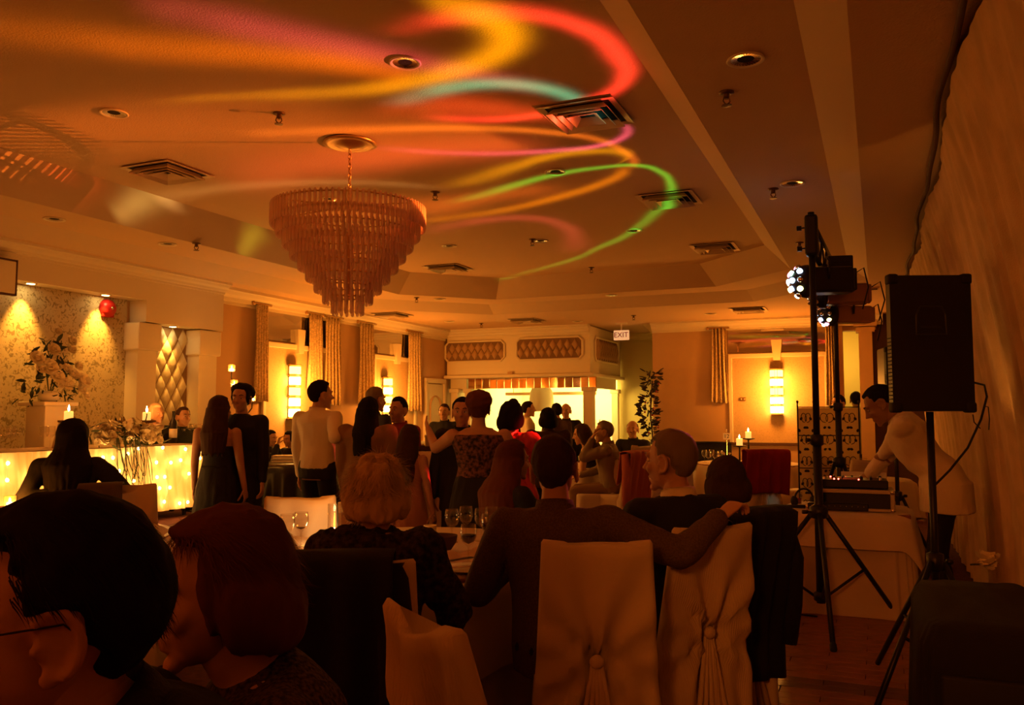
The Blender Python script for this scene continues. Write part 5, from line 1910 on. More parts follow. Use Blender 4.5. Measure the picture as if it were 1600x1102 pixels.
cbl = [(tc_.x - 0.45, TY0 + 0.03, TZ + 0.012), (tc_.x - 0.475, TY0 - 0.05, TZ - 0.02), (tc_.x - 0.47, TY0 - 0.08, 0.5), (tc_.x - 0.46, TY0 - 0.10, 0.2), (tc_.x - 0.42, TY0 - 0.12, 0.02), (tc_.x - 0.2, TY0 - 0.14, 0.02)]
o = MB().tube(cbl, 0.006, 6).build('cable', M_BLKR, None, True)
tag(o, 'black cable hanging down the left front of the disc jockey table', 'cable')
o = MB().tube([(tc_.x - 0.2, TY0 + 0.5, TZ + 0.03), (tc_.x - 0.15, TY0 + 0.45, TZ + 0.16), (tc_.x - 0.05, TY0 + 0.42, TZ + 0.2), (tc_.x + 0.0, TY0 + 0.40, TZ + 0.1), (tc_.x + 0.02, TY0 + 0.42, TZ + 0.02)], 0.006, 6).build('cable', M_BLKR, None, True)
tag(o, 'black looped cable rising behind the mixer', 'cable')

# lighting stand: two tripods with a bar and the effect lights
def knob(mb, c, ax, L=0.05, r=0.014):
    a = Vector(ax).normalized()
    mb.tube([Vector(c), Vector(c) + a * L * 0.5], 0.006, 6)
    mb.tube([Vector(c) + a * L * 0.45, Vector(c) + a * L], r, 10)


def tripod(name, label, px, D, ztop, hub, rleg, ang0, rp=0.024):
    p = on_col(px, D, 1.2)
    t = thing(name, label, 'stand', (p.x, p.y, 0.0), PSI)
    MB().tube([(0, 0, 0.17), (0, 0, hub + 0.5)], rp * 1.25, 14).build('lower_pole', M_BLK, t, True)
    MB().tube([(0, 0, hub + 0.4), (0, 0, ztop)], rp * 0.95, 14).build('upper_pole', M_BLK, t, True)
    b = MB().lathe([(rp * 1.3, hub + 0.46), (rp * 1.9, hub + 0.47), (rp * 1.9, hub + 0.53), (rp * 1.2, hub + 0.54)], n=14)
    knob(b, (-rp * 1.2, 0, hub + 0.5), (-1, 0, 0))
    b.build('collar', M_BLK, t, True)
    hb = MB().lathe([(rp * 1.3, hub - 0.05), (rp * 2.6, hub - 0.04), (rp * 2.6, hub + 0.03), (rp * 1.3, hub + 0.05)], n=14)
    knob(hb, (-rp * 2.2, -0.01, hub), (-1, -0.2, 0), 0.07)
    hb.build('hub', M_BLK, t, True)
    MB().lathe([(rp * 1.3, 0.18), (rp * 2.0, 0.19), (rp * 2.0, 0.24), (rp * 1.3, 0.25)], n=14).build('sleeve', M_BLK, t, True)
    for k in range(3):
        a = R(ang0 + 120 * k)
        d = Vector((math.cos(a), math.sin(a), 0))
        lg = MB().tube([d * rp * 2 + UPV * (hub - 0.01), d * rleg + UPV * 0.03], 0.017, 10).build('leg', M_BLK, t, True)
        MB().capsule(d * (rleg - 0.01) + UPV * 0.045, d * (rleg + 0.008) + UPV * 0.022, 0.022, 0.022).build('rubber_foot', M_BLKR, lg, True)
        m1 = d * (rleg * 0.55) + UPV * (hub * 0.47)
        MB().tube([d * rp * 1.8 + UPV * 0.21, m1], 0.010, 8).build('brace', M_BLK, t, True)
    return t, p


LD = 6.0
zt1 = at(1268, 332, LD).z
ls1, lp1 = tripod('lighting_stand', 'near black tripod lighting stand in front of the disc jockey table', 1277, LD, zt1, 0.80, 0.64, -104)
LD2 = 7.75
ls2, lp2 = tripod('lighting_stand', 'farther black tripod lighting stand rising behind the mixer', 1311, LD2, zt1 - 0.02, 1.05, 0.40, -60, 0.022)
# truss bar
A = Vector((on_col(1268, LD, zt1 - 0.1).x, on_col(1268, LD, zt1 - 0.1).y, zt1 - 0.06))
A = Vector((lp1.x, lp1.y, zt1 - 0.06))
B = Vector((lp2.x, lp2.y, zt1 - 0.08))
mid = (A + B) / 2
bar = thing('light_truss', 'black cross bar truss carrying the effect lights between both stands', 'truss', tuple(mid))
a, b_ = A - mid, B - mid
MB().tube([a, b_], 0.02, 10).build('top_tube', M_BLK, bar, True)
MB().tube([a - UPV * 0.22, b_ - UPV * 0.22], 0.018, 10).build('bottom_tube', M_BLK, bar, True)
lat = MB()
for k in range(10):
    q0 = a.lerp(b_, k / 10) - UPV * (0.22 * (k % 2))
    q1 = a.lerp(b_, (k + 1) / 10) - UPV * (0.22 * ((k + 1) % 2))
    MB().tube([q0, q1], 0.008, 6).build('lattice_bar', M_BLK, bar)
for q in (a, b_):
    kb = MB().bbox(q - UPV * 0.11, (0.09, 0.09, 0.30), 0.02)
    knob(kb, q - UPV * 0.05 + Vector((-0.04, 0, 0)), (-1, 0, 0), 0.06, 0.018)
    knob(kb, q - UPV * 0.2 + Vector((-0.04, 0, 0)), (-1, 0, 0), 0.06, 0.018)
    kb.build('bracket', M_BLK, bar)
# effect lights
COLS = [(1, 0.85, 0.35), (0.55, 0.75, 1), (1, 0.3, 0.6), (1, 0.25, 0.4), (0.55, 0.7, 1), (0.6, 1, 0.75), (1, 0.9, 0.6)]
lens_m = [emis('lens_glow_%s' % n, c, 3) for n, c in zip(('amber', 'blue', 'pink', 'rose', 'ice', 'mint', 'cream'), COLS)]


def dome_fixture(px, py, D, r, label, body_col, yaw, lit):
    p = at(px, py, D)
    t = thing('effect_light', label, 'stage light', tuple(p), yaw)
    # dome faces local -X
    M = Matrix.Rotation(-PI / 2, 3, 'Y')
    MB().lathe([(r, 0.0), (r * 0.98, 0.03), (r * 0.86, 0.075), (r * 0.6, 0.115), (r * 0.3, 0.135), (0.001, 0.14)], M=M, n=22).build('dome', M_BLK, t, True)
    bx = MB().bbox((0.16, 0, 0.0), (0.32, r * 1.5, r * 1.5), 0.02).bbox((0.33, 0, 0), (0.03, r * 1.3, r * 1.3), 0.01)
    bx.build('housing', body_col, t)
    MB().tube([(0.14, -r * 0.85, 0), (0.14, -r * 0.95, r * 1.0), (0.14, 0, r * 1.45), (0.14, r * 0.95, r * 1.0), (0.14, r * 0.85, 0)], 0.009, 6).build('yoke', M_BLK, t, True)
    MB().tube([(0.34, 0.02, 0.05), (0.42, 0.03, 0.1), (0.45, 0.03, -0.05), (0.40, 0.02, -0.22)], 0.006, 6).build('power_cable', M_BLKR, t, True)
    n = 0
    for (rad, hgt, cnt) in ((0.0, 0.14, 1), (0.52, 0.124, 6), (0.86, 0.072, 10)):
        for k in range(cnt):
            an = 2 * PI * k / cnt
            pos = Vector((-hgt, r * rad * math.cos(an), r * rad * math.sin(an)))
            nrm = Vector((-hgt * 0.9, pos.y * 0.8, pos.z * 0.8)).normalized()
            x = nrm.orthogonal().normalized()
            y = nrm.cross(x)
            rl = r * 0.15
            l_ = MB().loft([(pos - nrm * 0.01, x * rl * 1.15, y * rl * 1.15), (pos + nrm * 0.012, x * rl * 1.1, y * rl * 1.1), (pos + nrm * 0.018, x * rl * 0.5, y * rl * 0.5)], 12)
            on = lit(k, cnt)
            l_.build('lens', lens_m[(k * 3 + cnt) % 7] if on else M_CHROME, t, True)
            n += 1
    return t, p


M_COPP = mat('copper_housing', (0.42, 0.22, 0.13), 0.25, metal=0.6)
e1, ep1 = dome_fixture(1262, 440, 6.45, 0.13, 'black dome effect light with glowing coloured lenses facing left', M_BLK, 0.25, lambda k, c: c == 1 or (c == 6) or (k % 2 == 0 and c == 10))
e2, ep2 = dome_fixture(1290, 462, 6.9, 0.11, 'clear amber box effect light below the dome light', M_COPP, 0.1, lambda k, c: c == 6 and k < 2)
e3, ep3 = dome_fixture(1302, 492, 7.2, 0.10, 'lowest coppery effect light with small coloured lenses', M_COPP, 0.5, lambda k, c: (c == 10 and k > 5) or c == 6 and k == 4)
for e, q in ((e1, ep1), (e2, ep2), (e3, ep3)):
    tt = min(1, max(0, (q.y + 0.1 - A.y) / (B.y - A.y)))
    top = A.lerp(B, tt) - UPV * 0.24
    M = Matrix.Rotation(-e.rotation_euler.z, 3, 'Z')
    loc = M @ (top - q)
    MB().tube([(0.14, 0, 0.12), loc], 0.012, 8).build('clamp_arm', M_BLK, e, True)
e4 = thing('transformer_box', 'black square dimmer pack on the truss above the amber light', 'box', tuple(at(1312, 425, 7.0)), 0.2)
MB().bbox((0, 0, 0), (0.20, 0.12, 0.26), 0.012).build('case', M_BLK, e4)
for k in range(4):
    MB().box((0, -0.062, -0.08 + 0.05 * k), (0.14, 0.006, 0.012)).build('fin', M_BLKR, e4)
# coloured beams thrown into the hall by the same fixtures
lamp('red_beam', 'SPOT', ep1 + Vector((-0.2, -0.02, 0)), 900, (1.0, 0.03, 0.02), 0.02, target=at(803, 690, 6.6), angle=9, blend=0.8)
lamp('pink_beam', 'SPOT', ep2 + Vector((-0.18, -0.02, 0)), 130, (1.0, 0.08, 0.10), 0.02, target=at(1012, 725, 3.9), angle=8, blend=0.8)
lamp('cyan_beam', 'SPOT', ep3 + Vector((-0.16, 0, 0)), 26, (0.25, 0.85, 0.75), 0.02, target=at(1206, 790, 11.2), angle=2.5, blend=0.7)
lamp('red_beam_left', 'SPOT', ep2 + Vector((-0.2, 0, 0)), 150, (1.0, 0.05, 0.03), 0.02, target=at(618, 665, 7.7), angle=6, blend=0.8)

# loudspeaker on tripod, second one farther back
M_GRIL = mat('speaker_grille', (0.010, 0.010, 0.010), 0.55, bump=0.6, bscale=400)


def speaker(px0, px1, py0, py1, D, label, stand_label, hub, leg_a, logo=True, rl=0.5, floor_z=0.0):
    a, b = at(px0, py1, D), at(px1, py0, D)
    c = (a + b) / 2
    wd = (b - a).dot(RT)
    hh = b.z - a.z
    rz = PSI * 0.93
    t = thing('loudspeaker', label, 'speaker', (c.x, c.y, a.z), rz)
    dp = 0.34
    w2 = wd / 2
    pts = [(-w2, -dp / 2), (w2, -dp / 2), (w2, -dp / 2 + 0.05), (w2 * 0.42, dp / 2), (-w2 * 0.42, dp / 2), (-w2, -dp / 2 + 0.05)]
    cab = MB().prism([(x * 0.97, y * 0.97) for x, y in pts], 0.0, 0.012)
    cab.prism(pts, 0.012, hh - 0.012).prism([(x * 0.97, y * 0.97) for x, y in pts], hh - 0.012, hh)
    cab.build('cabinet', M_BLK, t)
    MB().bbox((0, -dp / 2 + 0.015, hh / 2), (wd - 0.03, 0.016, hh - 0.05), 0.008).build('grille', M_GRIL, t)
    for sx in (-1, 1):
        for z in (0.02, hh - 0.02):
            MB().bbox((sx * (wd / 2 - 0.02), -dp / 2 + 0.02, z), (0.055, 0.06, 0.055), 0.012).build('corner_guard', M_BLKR, t, True)
    for k in range(18):
        MB().bbox((-wd / 2 + 0.002, -0.145, hh * 0.06 + k * hh * 0.028), (0.012, 0.04, 0.006), 0.002).build('side_rib', M_BLKR, t)
    if logo:
        s = wd / 0.42
        pts = [(-0.055 * s, 0.06 * s), (0.055 * s, 0.06 * s), (0.075 * s, 0.02 * s), (0.078 * s, -0.085 * s), (-0.078 * s, -0.085 * s), (-0.075 * s, 0.02 * s), (-0.055 * s, 0.06 * s)]
        b2 = MB().tube([(x, -dp / 2 + 0.003, hh * 0.68 + z) for x, z in pts], 0.007, 6)
        b2.box((0, -dp / 2 + 0.003, hh * 0.68 - 0.045 * s), (0.11 * s, 0.008, 0.012 * s)).build('badge', mat('badge_grey', (0.025, 0.025, 0.025), 0.4), t)
        MB().lathe([(0.012, 0), (0.012, 0.02), (0.006, 0.022)], (wd / 2 * 0.75, -0.02, hh * 0.22), n=10, M=Matrix.Rotation(PI / 2, 3, 'Y')).build('socket', M_CHROME, t, True)
    st, sp = None, None
    p = Vector((c.x, c.y, 0)) - FH * 0.11
    s_ = thing('speaker_stand', stand_label, 'stand', (p.x, p.y, floor_z), PSI)
    rp = 0.019
    MB().tube([(0, 0.0, 0.2), (0, 0.0, a.z + 0.0 - floor_z - 0.002)], rp, 14).build('pole', M_BLK, s_, True)
    bb = MB().lathe([(rp, hub - 0.05), (rp * 2.2, hub - 0.04), (rp * 2.2, hub + 0.04), (rp, hub + 0.05)], n=14)
    knob(bb, (rp * 2, 0, hub), (1, 0, 0), 0.05)
    bb.build('hub', M_BLK, s_, True)
    for k in range(3):
        an = R(leg_a + 120 * k)
        d = Vector((math.cos(an), math.sin(an), 0))
        L = rl if k != 1 else rl * 0.55
        MB().tube([d * rp * 2 + UPV * hub, d * L + UPV * 0.03], 0.015, 10).build('leg', M_BLK, s_, True)
        MB().tube([d * rp * 1.6 + UPV * 0.25, d * L * 0.5 + UPV * (hub * 0.53)], 0.009, 8).build('brace', M_BLK, s_, True)
    return t, s_, a, c


sp1, ss1, sa, sc1 = speaker(1376, 1490, 438, 643, 4.55, 'big black loudspeaker on a pole against the tan drape', 'black tripod stand under the big loudspeaker', 0.72, 215, True, 0.62)
sp2, ss2, _, _ = speaker(1376, 1401, 545, 636, 8.3, 'smaller black loudspeaker partly hidden behind the big one', 'black tripod stand under the smaller loudspeaker', 0.7, 120, False, 0.35)
# cable from the loudspeaker down to the pole
q0 = at(1518, 597, 4.45)
cb_pts = [q0, at(1538, 602, 4.5), at(1542, 620, 4.48), at(1533, 655, 4.46), at(1512, 700, 4.45), at(1484, 735, 4.44), at(1454, 765, 4.44)]
o = MB().tube(cb_pts, 0.006, 6).build('cable', M_BLKR, None, True)
tag(o, 'thick black cable looping from the loudspeaker back to its pole', 'cable')
tie = MB().tube([at(1537, 635, 4.46), at(1544, 636, 4.44), at(1546, 655, 4.43), at(1545, 672, 4.43)], 0.003, 5).tube([at(1520, 648, 4.46), at(1522, 660, 4.44), at(1532, 670, 4.43)], 0.003, 5)
tie.build('tie_ends', M_BLKR, o, True)

# black cloth covered case with the white flower in the near right corner
cs = thing('covered_case', 'black cloth covered equipment case in the near right corner', 'case', (0.34, 3.72, 0.0), 0.0)


def blk(u, v):
    a = 2 * PI * u
    gx, gy = 0.22, 0.52
    if v < 0.25:
        x, y = rectloop(u, gx * v / 0.25, gy * v / 0.25)
        return Vector((x, y, 0.76 + 0.006 * math.sin(x * 30) * math.sin(y * 9)))
    q = (v - 0.25) / 0.75
    x, y = rectloop(u, gx + 0.01 + 0.03 * q, gy + 0.01 + 0.03 * q)
    f = 0.014 * q ** 0.5 * math.sin(u * 2 * PI * 18 + 2 * math.sin(u * 13))
    n = Vector((x / gx, y / gy, 0)).normalized()
    return Vector((x, y, 0.76 - 0.745 * q)) + n * f


MB().grid(blk, 160, 14, True).build('cloth', M_BLKC, cs, True)
MB().bbox((0, -0.545, 0.50), (0.36, 0.03, 0.26), 0.03).build('front_recess', M_BLKR, cs, True)
q = at_z(1546, 885, 0.77)
fw = thing('white_flower', 'single white flower lying on the black case', 'flower', (q.x, q.y, 0.772))
for k in range(5):
    place(roses[k % 3], 'bloom', fw, (0.018 * math.cos(k * 1.3), 0.018 * math.sin(k * 1.3), 0.02), rand_dir(rr, 0.7), 1.25)
place(leafm, 'leaf', fw, (-0.01, 0, 0.004), (-1, -0.4, 0.05), 0.6)

# wrought iron screen
sA, sB = at_z(1246, 628, 1.66), None
SD = 10.6
scp = on_col(1280, SD, 0)
M_CREAM = glass_mat('screen_fabric', (1, 1, 1), 0.02, 1.0, (0.80, 0.68, 0.42), 0.6)
scr = thing('folding_screen', 'wrought iron folding screen with leaf scrolls before cream fabric', 'screen', (scp.x, scp.y, 0), 0)
ztop = at(1280, 630, SD).z
SLEAF = leaf_mesh(0.06, 0.045)
SLEAF.materials.append(M_BLK)
xa = [on_col(px, SD, 1).x - scp.x for px in (1246, 1274, 1312, 1345)]
ya = [on_col(px, SD, 1).y - scp.y + dy for px, dy in ((1246, 0.08), (1274, 0.0), (1312, 0.06), (1345, 0.0))]
for k in range(3):
    x0, x1, y0, y1 = xa[k], xa[k + 1], ya[k], ya[k + 1]
    d = Vector((x1 - x0, y1 - y0, 0))
    L = d.length
    dn = d.normalized()
    nr = Vector((dn.y, -dn.x, 0))

    def SP_(s, z, o_=0.0):
        return Vector((x0, y0, 0)) + dn * (s * L) + nr * o_ + UPV * z
    fr = MB()
    for s in (0.03, 0.97):
        fr.tube([SP_(s, 0.005), SP_(s, ztop)], 0.010, 6)
        fr.ell(SP_(s, ztop + 0.015), (0.016, 0.016, 0.02), 6, 5)
    for z in (0.12, ztop * 0.5, ztop * 0.75, ztop - 0.05):
        fr.tube([SP_(0.03, z), SP_(0.97, z)], 0.007, 6)
    fo = fr.build('panel_frame', M_BLK, scr, True)
    MB().add([SP_(0.04, 0.14, -0.012), SP_(0.96, 0.14, -0.012), SP_(0.96, ztop - 0.06, -0.012), SP_(0.04, ztop - 0.06, -0.012)], [(0, 1, 2, 3)]).build('fabric', M_CREAM, fo, False, 0.004)
    sc_m = MB()
    for zc in [0.3 + 0.27 * i for i in range(int((ztop - 0.3) / 0.27) + 1)]:
        for s in (-1, 1):
            pts = []
            for i in range(13):
                t_ = i / 12
                an = t_ * 1.7 * PI
                rr_ = 0.30 * (1 - 0.75 * t_)
                pts.append(SP_(0.5 + s * (0.06 + rr_ * math.sin(an) * 0.9), min(zc + 0.22 * (rr_ / 0.3) * (1 - math.cos(an)) * 0.45, ztop - 0.06), 0.004))
            sc_m.tube(pts, 0.0045, 4)
            for (dx, dz, an) in ((0.33, 0.03, 0.6), (0.36, 0.15, -0.3), (0.15, 0.2, 1.2)):
                if zc + dz < ztop - 0.1:
                    lo_ = link_mesh('leaf', SLEAF, None, fo)
                    lo_.location = SP_(0.5 + s * dx, zc + dz, 0.008)
                    lo_.rotation_euler = (PI / 2, 0, math.atan2(dn.y, dn.x))
                    lo_.rotation_euler.rotate_axis('Z', s * an)
                    lo_.scale = (0.75,) * 3
    sc_m.build('scrollwork', M_BLK, scr, True)
#@@PEOPLE
# ------------------------------------------------------------------ people
def remesh(mb, name, voxel, smooth=4, fold=0.0, fscale=6.0, seed=0, extra=None):
    me = mb.mesh(name)
    o = bpy.data.objects.new(name + '_tmp', me)
    COL.objects.link(o)
    r = o.modifiers.new('r', 'REMESH')
    r.mode = 'VOXEL'
    r.voxel_size = voxel
    r.use_smooth_shade = True
    if smooth:
        s = o.modifiers.new('s', 'SMOOTH')
        s.factor = 0.5
        s.iterations = smooth
    dg = bpy.context.evaluated_depsgraph_get()
    dg.update()
    res = bpy.data.meshes.new_from_object(o.evaluated_get(dg))
    bpy.data.objects.remove(o)
    bpy.data.meshes.remove(me)
    res.name = name
    if fold:
        nrm = [v.normal.copy() for v in res.vertices]
        off = Vector((seed * 3.1, seed * 1.7, seed * 0.3))
        for v, n in zip(res.vertices, nrm):
            c = v.co
            q = noise.noise(Vector((c.x * fscale, c.y * fscale, c.z * fscale * 0.45)) + off)
            q2 = noise.noise(Vector((c.x * fscale * 2.7, c.y * fscale * 2.7, c.z * fscale)) + off)
            v.co = c + n * fold * max(q + 0.5 * q2, -0.3)
    if extra is not None:
        bm = bmesh.new()
        bm.from_mesh(res)
        for e in extra:
            bm.from_mesh(e)
            bpy.data.meshes.remove(e)
        bm.to_mesh(res)
        bm.free()
    res.polygons.foreach_set('use_smooth', [True] * len(res.polygons))
    return res


def ik(a, b, l1, l2, pole):
    d = b - a
    L = min(d.length, (l1 + l2) * 0.999)
    dn = d.normalized()
    b = a + dn * L
    x = (l1 * l1 - l2 * l2 + L * L) / (2 * L)
    h = math.sqrt(max(l1 * l1 - x * x, 0))
    pl = Vector(pole)
    pl = pl - dn * pl.dot(dn)
    if pl.length < 1e-5:
        pl = dn.orthogonal()
    return a + dn * x + pl.normalized() * h, b


def hand_soup(mb, wrist, d, n, side, s, curl=0.5):
    """palm and five fingers from the wrist along d, n = palm normal (the side fingers curl to)"""
    d = d.normalized()
    n = (n - d * n.dot(d)).normalized()
    w_ = d.cross(n) * side      # toward the thumb side
    P = lambda a, b, c: wrist + (d * a + w_ * b + n * c) * s
    mb.loft([(P(-.02, 0, 0), w_ * .026 * s, n * .019 * s), (P(.02, 0, 0), w_ * .034 * s, n * .016 * s), (P(.06, 0, 0), w_ * .042 * s, n * .015 * s),
             (P(.092, 0, 0), w_ * .041 * s, n * .012 * s)], 12)
    for k, (b0, L) in enumerate(((.031, .072), (.010, .082), (-.011, .076), (-.031, .060))):
        p = P(.085, b0, 0)
        ang = 0.15 + curl * 0.5
        dirv = d + w_ * (b0 * 1.5)
        rad = .0088
        for j, fr_ in enumerate((.45, .32, .25)):
            dv = (dirv.normalized() * math.cos(ang) + n * math.sin(ang))
            q = p + dv * L * fr_ * s
            mb.capsule(p, q, rad * s, rad * .92 * s, 8)
            p = q
            ang += curl * 0.75
            rad *= .92
    p = P(.012, .028, .004)
    for L, sp, c in ((.042, .75, .15), (.034, .45, .3 + curl * .3), (.026, .25, .4 + curl * .4)):
        q = p + (d * 0.75 + w_ * sp + n * c).normalized() * L * s
        mb.capsule(p, q, .0115 * s, .0098 * s, 8)
        p = q


def head_soup(mb, M, c, s, nose=1.0, fem=False):
    """M: 3x3 head frame (x right, y forward, z up), c: head centre"""
    T = lambda x, y, z: c + M @ (Vector((x, y, z)) * s)

    def E(x, y, z, a, b, q, n=14, m=10):
        mb.ell(T(x, y, z), (a * s, b * s, q * s), n, m, M)
    E(0, -.012, .02, .077, .098, .095)
    E(0, .022, -.035, .064, .074, .085)
    E(0, .05, -.09, .034 if fem else .040, .036, .030)
    E(0, .078, -.113, .02, .017, .016)
    E(0, .078, .02, .055, .02, .016)
    for q in (-1, 1):
        E(q * .036, .066, -.035, .026, .022, .024)
        E(q * .077, -.010, -.018, .006, .020, .030)
        mb.tube([T(q * (.080 + .006 * (k > 2)), -.012 - .024 * math.sin(R(-60 + 26 * k)) , -.016 + .034 * math.cos(R(-60 + 26 * k))) for k in range(10)], .0062 * s, 8)
        E(q * .081, -.003, -.050, .008, .010, .011)
        E(q * .080, .008, -.020, .006, .006, .009)
    mb.loft([(T(0, .088, .018), M @ Vector((.008, 0, 0)) * s, M @ Vector((0, .012, 0)) * s), (T(0, .101, -.012), M @ Vector((.011, 0, 0)) * s, M @ Vector((0, .014, 0)) * s),
             (T(0, .110 + .006 * nose, -.036), M @ Vector((.016, 0, 0)) * s, M @ Vector((0, .016, .002)) * s), (T(0, .096, -.046), M @ Vector((.015, 0, 0)) * s, M @ Vector((0, .012, 0)) * s)], 10)
    E(0, .088, -.070, .022, .013, .007)
    E(0, .086, -.083, .019, .013, .008)


def cap_hair(mb, M, c, s, grow=1.07, line=0.35, back=-0.10, vol=(1, 1, 1), seed=0, rough=0.0, bald=False, ears=False):
    """hair cap over the skull; the face opening stays clear"""
    T = lambda v: c + M @ (v * s)
    off = Vector((seed * 2.3, seed, 0))
    n, m_ = 30, 20
    rg = []
    for i in range(m_ + 1):
        t = PI * (0.01 + 0.98 * i / m_)
        ring = []
        for k in range(n):
            a = 2 * PI * k / n
            d = Vector((math.sin(t) * math.cos(a), math.sin(t) * math.sin(a), -math.cos(t)))
            r_ = Vector((d.x * .080 * vol[0], d.y * .104 * vol[1], d.z * .100 * vol[2])) * grow
            p = Vector((0, -.012, .02)) + r_ * (1 + rough * noise.noise(d * 5 + off))
            # carve the face
            face = d.y - line - (0.75 * d.z if d.z > 0 else 0) + (0.5 if d.z < -.2 else 0) * 0
            k_ = 1.0
            kin = 0.86 / (grow * max(vol))
            if d.y > line and d.z < 0.62:
                k_ = kin
            if d.z < back * 6 and d.y > -.35:
                k_ = kin * .9
            if ears and d.z < -.02 and d.y > -.28:
                k_ = kin
            if bald and d.z > 0.45:
                k_ = 0.84
            p = Vector((0, -.012, .02)) + (p - Vector((0, -.012, .02))) * k_
            ring.append(T(p))
        rg.append(ring)
    mb.rings(rg, True)


def strands(mb, M, c, s, n, L, wd, fluff, seed, ymax=0.35, zmin=-0.7, vol=(1, 1, 1), down=0.6, grow=1.05, ears=False):
    rs = random.Random(seed)
    cnt = 0
    while cnt < n:
        d = Vector((rs.gauss(0, 1), rs.gauss(0, 1), rs.gauss(0, 1))).normalized()
        if d.y > ymax and d.z < 0.6:
            continue
        if d.z < zmin or (ears and d.z < .05 and d.y > -.30):
            continue
        cnt += 1
        p = Vector((0, -.012, .02)) + Vector((d.x * .080 * vol[0], d.y * .104 * vol[1], d.z * .100 * vol[2])) * grow
        fl = Vector((d.x * 0.5, -0.55 + d.y * 0.3, -down)) + Vector((rs.uniform(-1, 1), rs.uniform(-1, 1), rs.uniform(-1, 1))) * 0.55 * fluff
        fl = fl - d * fl.dot(d) * 0.9
        v = (fl.normalized() + d * (0.15 + 0.55 * fluff * rs.random()))
        side = v.cross(d)
        if side.length < 1e-4:
            continue
        side.normalize()
        ll = L * rs.uniform(0.6, 1.2)
        vs = []
        q = p - d * 0.004
        for j in range(4):
            w_ = wd * (1 - j / 3.3)
            vs += [c + M @ ((q - side * w_) * s), c + M @ ((q + side * w_) * s)]
            v = (v + Vector((0, 0, -0.25 * down)) + Vector((rs.uniform(-1, 1), rs.uniform(-1, 1), rs.uniform(-1, 1))) * 0.25 * fluff).normalized()
            # keep out of the skull
            q = q + v * ll / 3
            e = q - Vector((0, -.012, .02))
            g = math.sqrt((e.x / (.080 * vol[0])) ** 2 + (e.y / (.104 * vol[1])) ** 2 + (e.z / (.100 * vol[2])) ** 2)
            if g < grow:
                q = Vector((0, -.012, .02)) + e * (grow / max(g, .01))
        mb.add(vs, [(0, 1, 3, 2), (2, 3, 5, 4), (4, 5, 7, 6)])


CLOTHM = {}


def cmat(name, col, rough=0.8, var=0.0, vscale=30, col2=None, bump=0.2):
    return mat('cloth_' + name, col, rough, bump=bump, bscale=160, var=var, vscale=vscale, col2=col2)


NP = 0


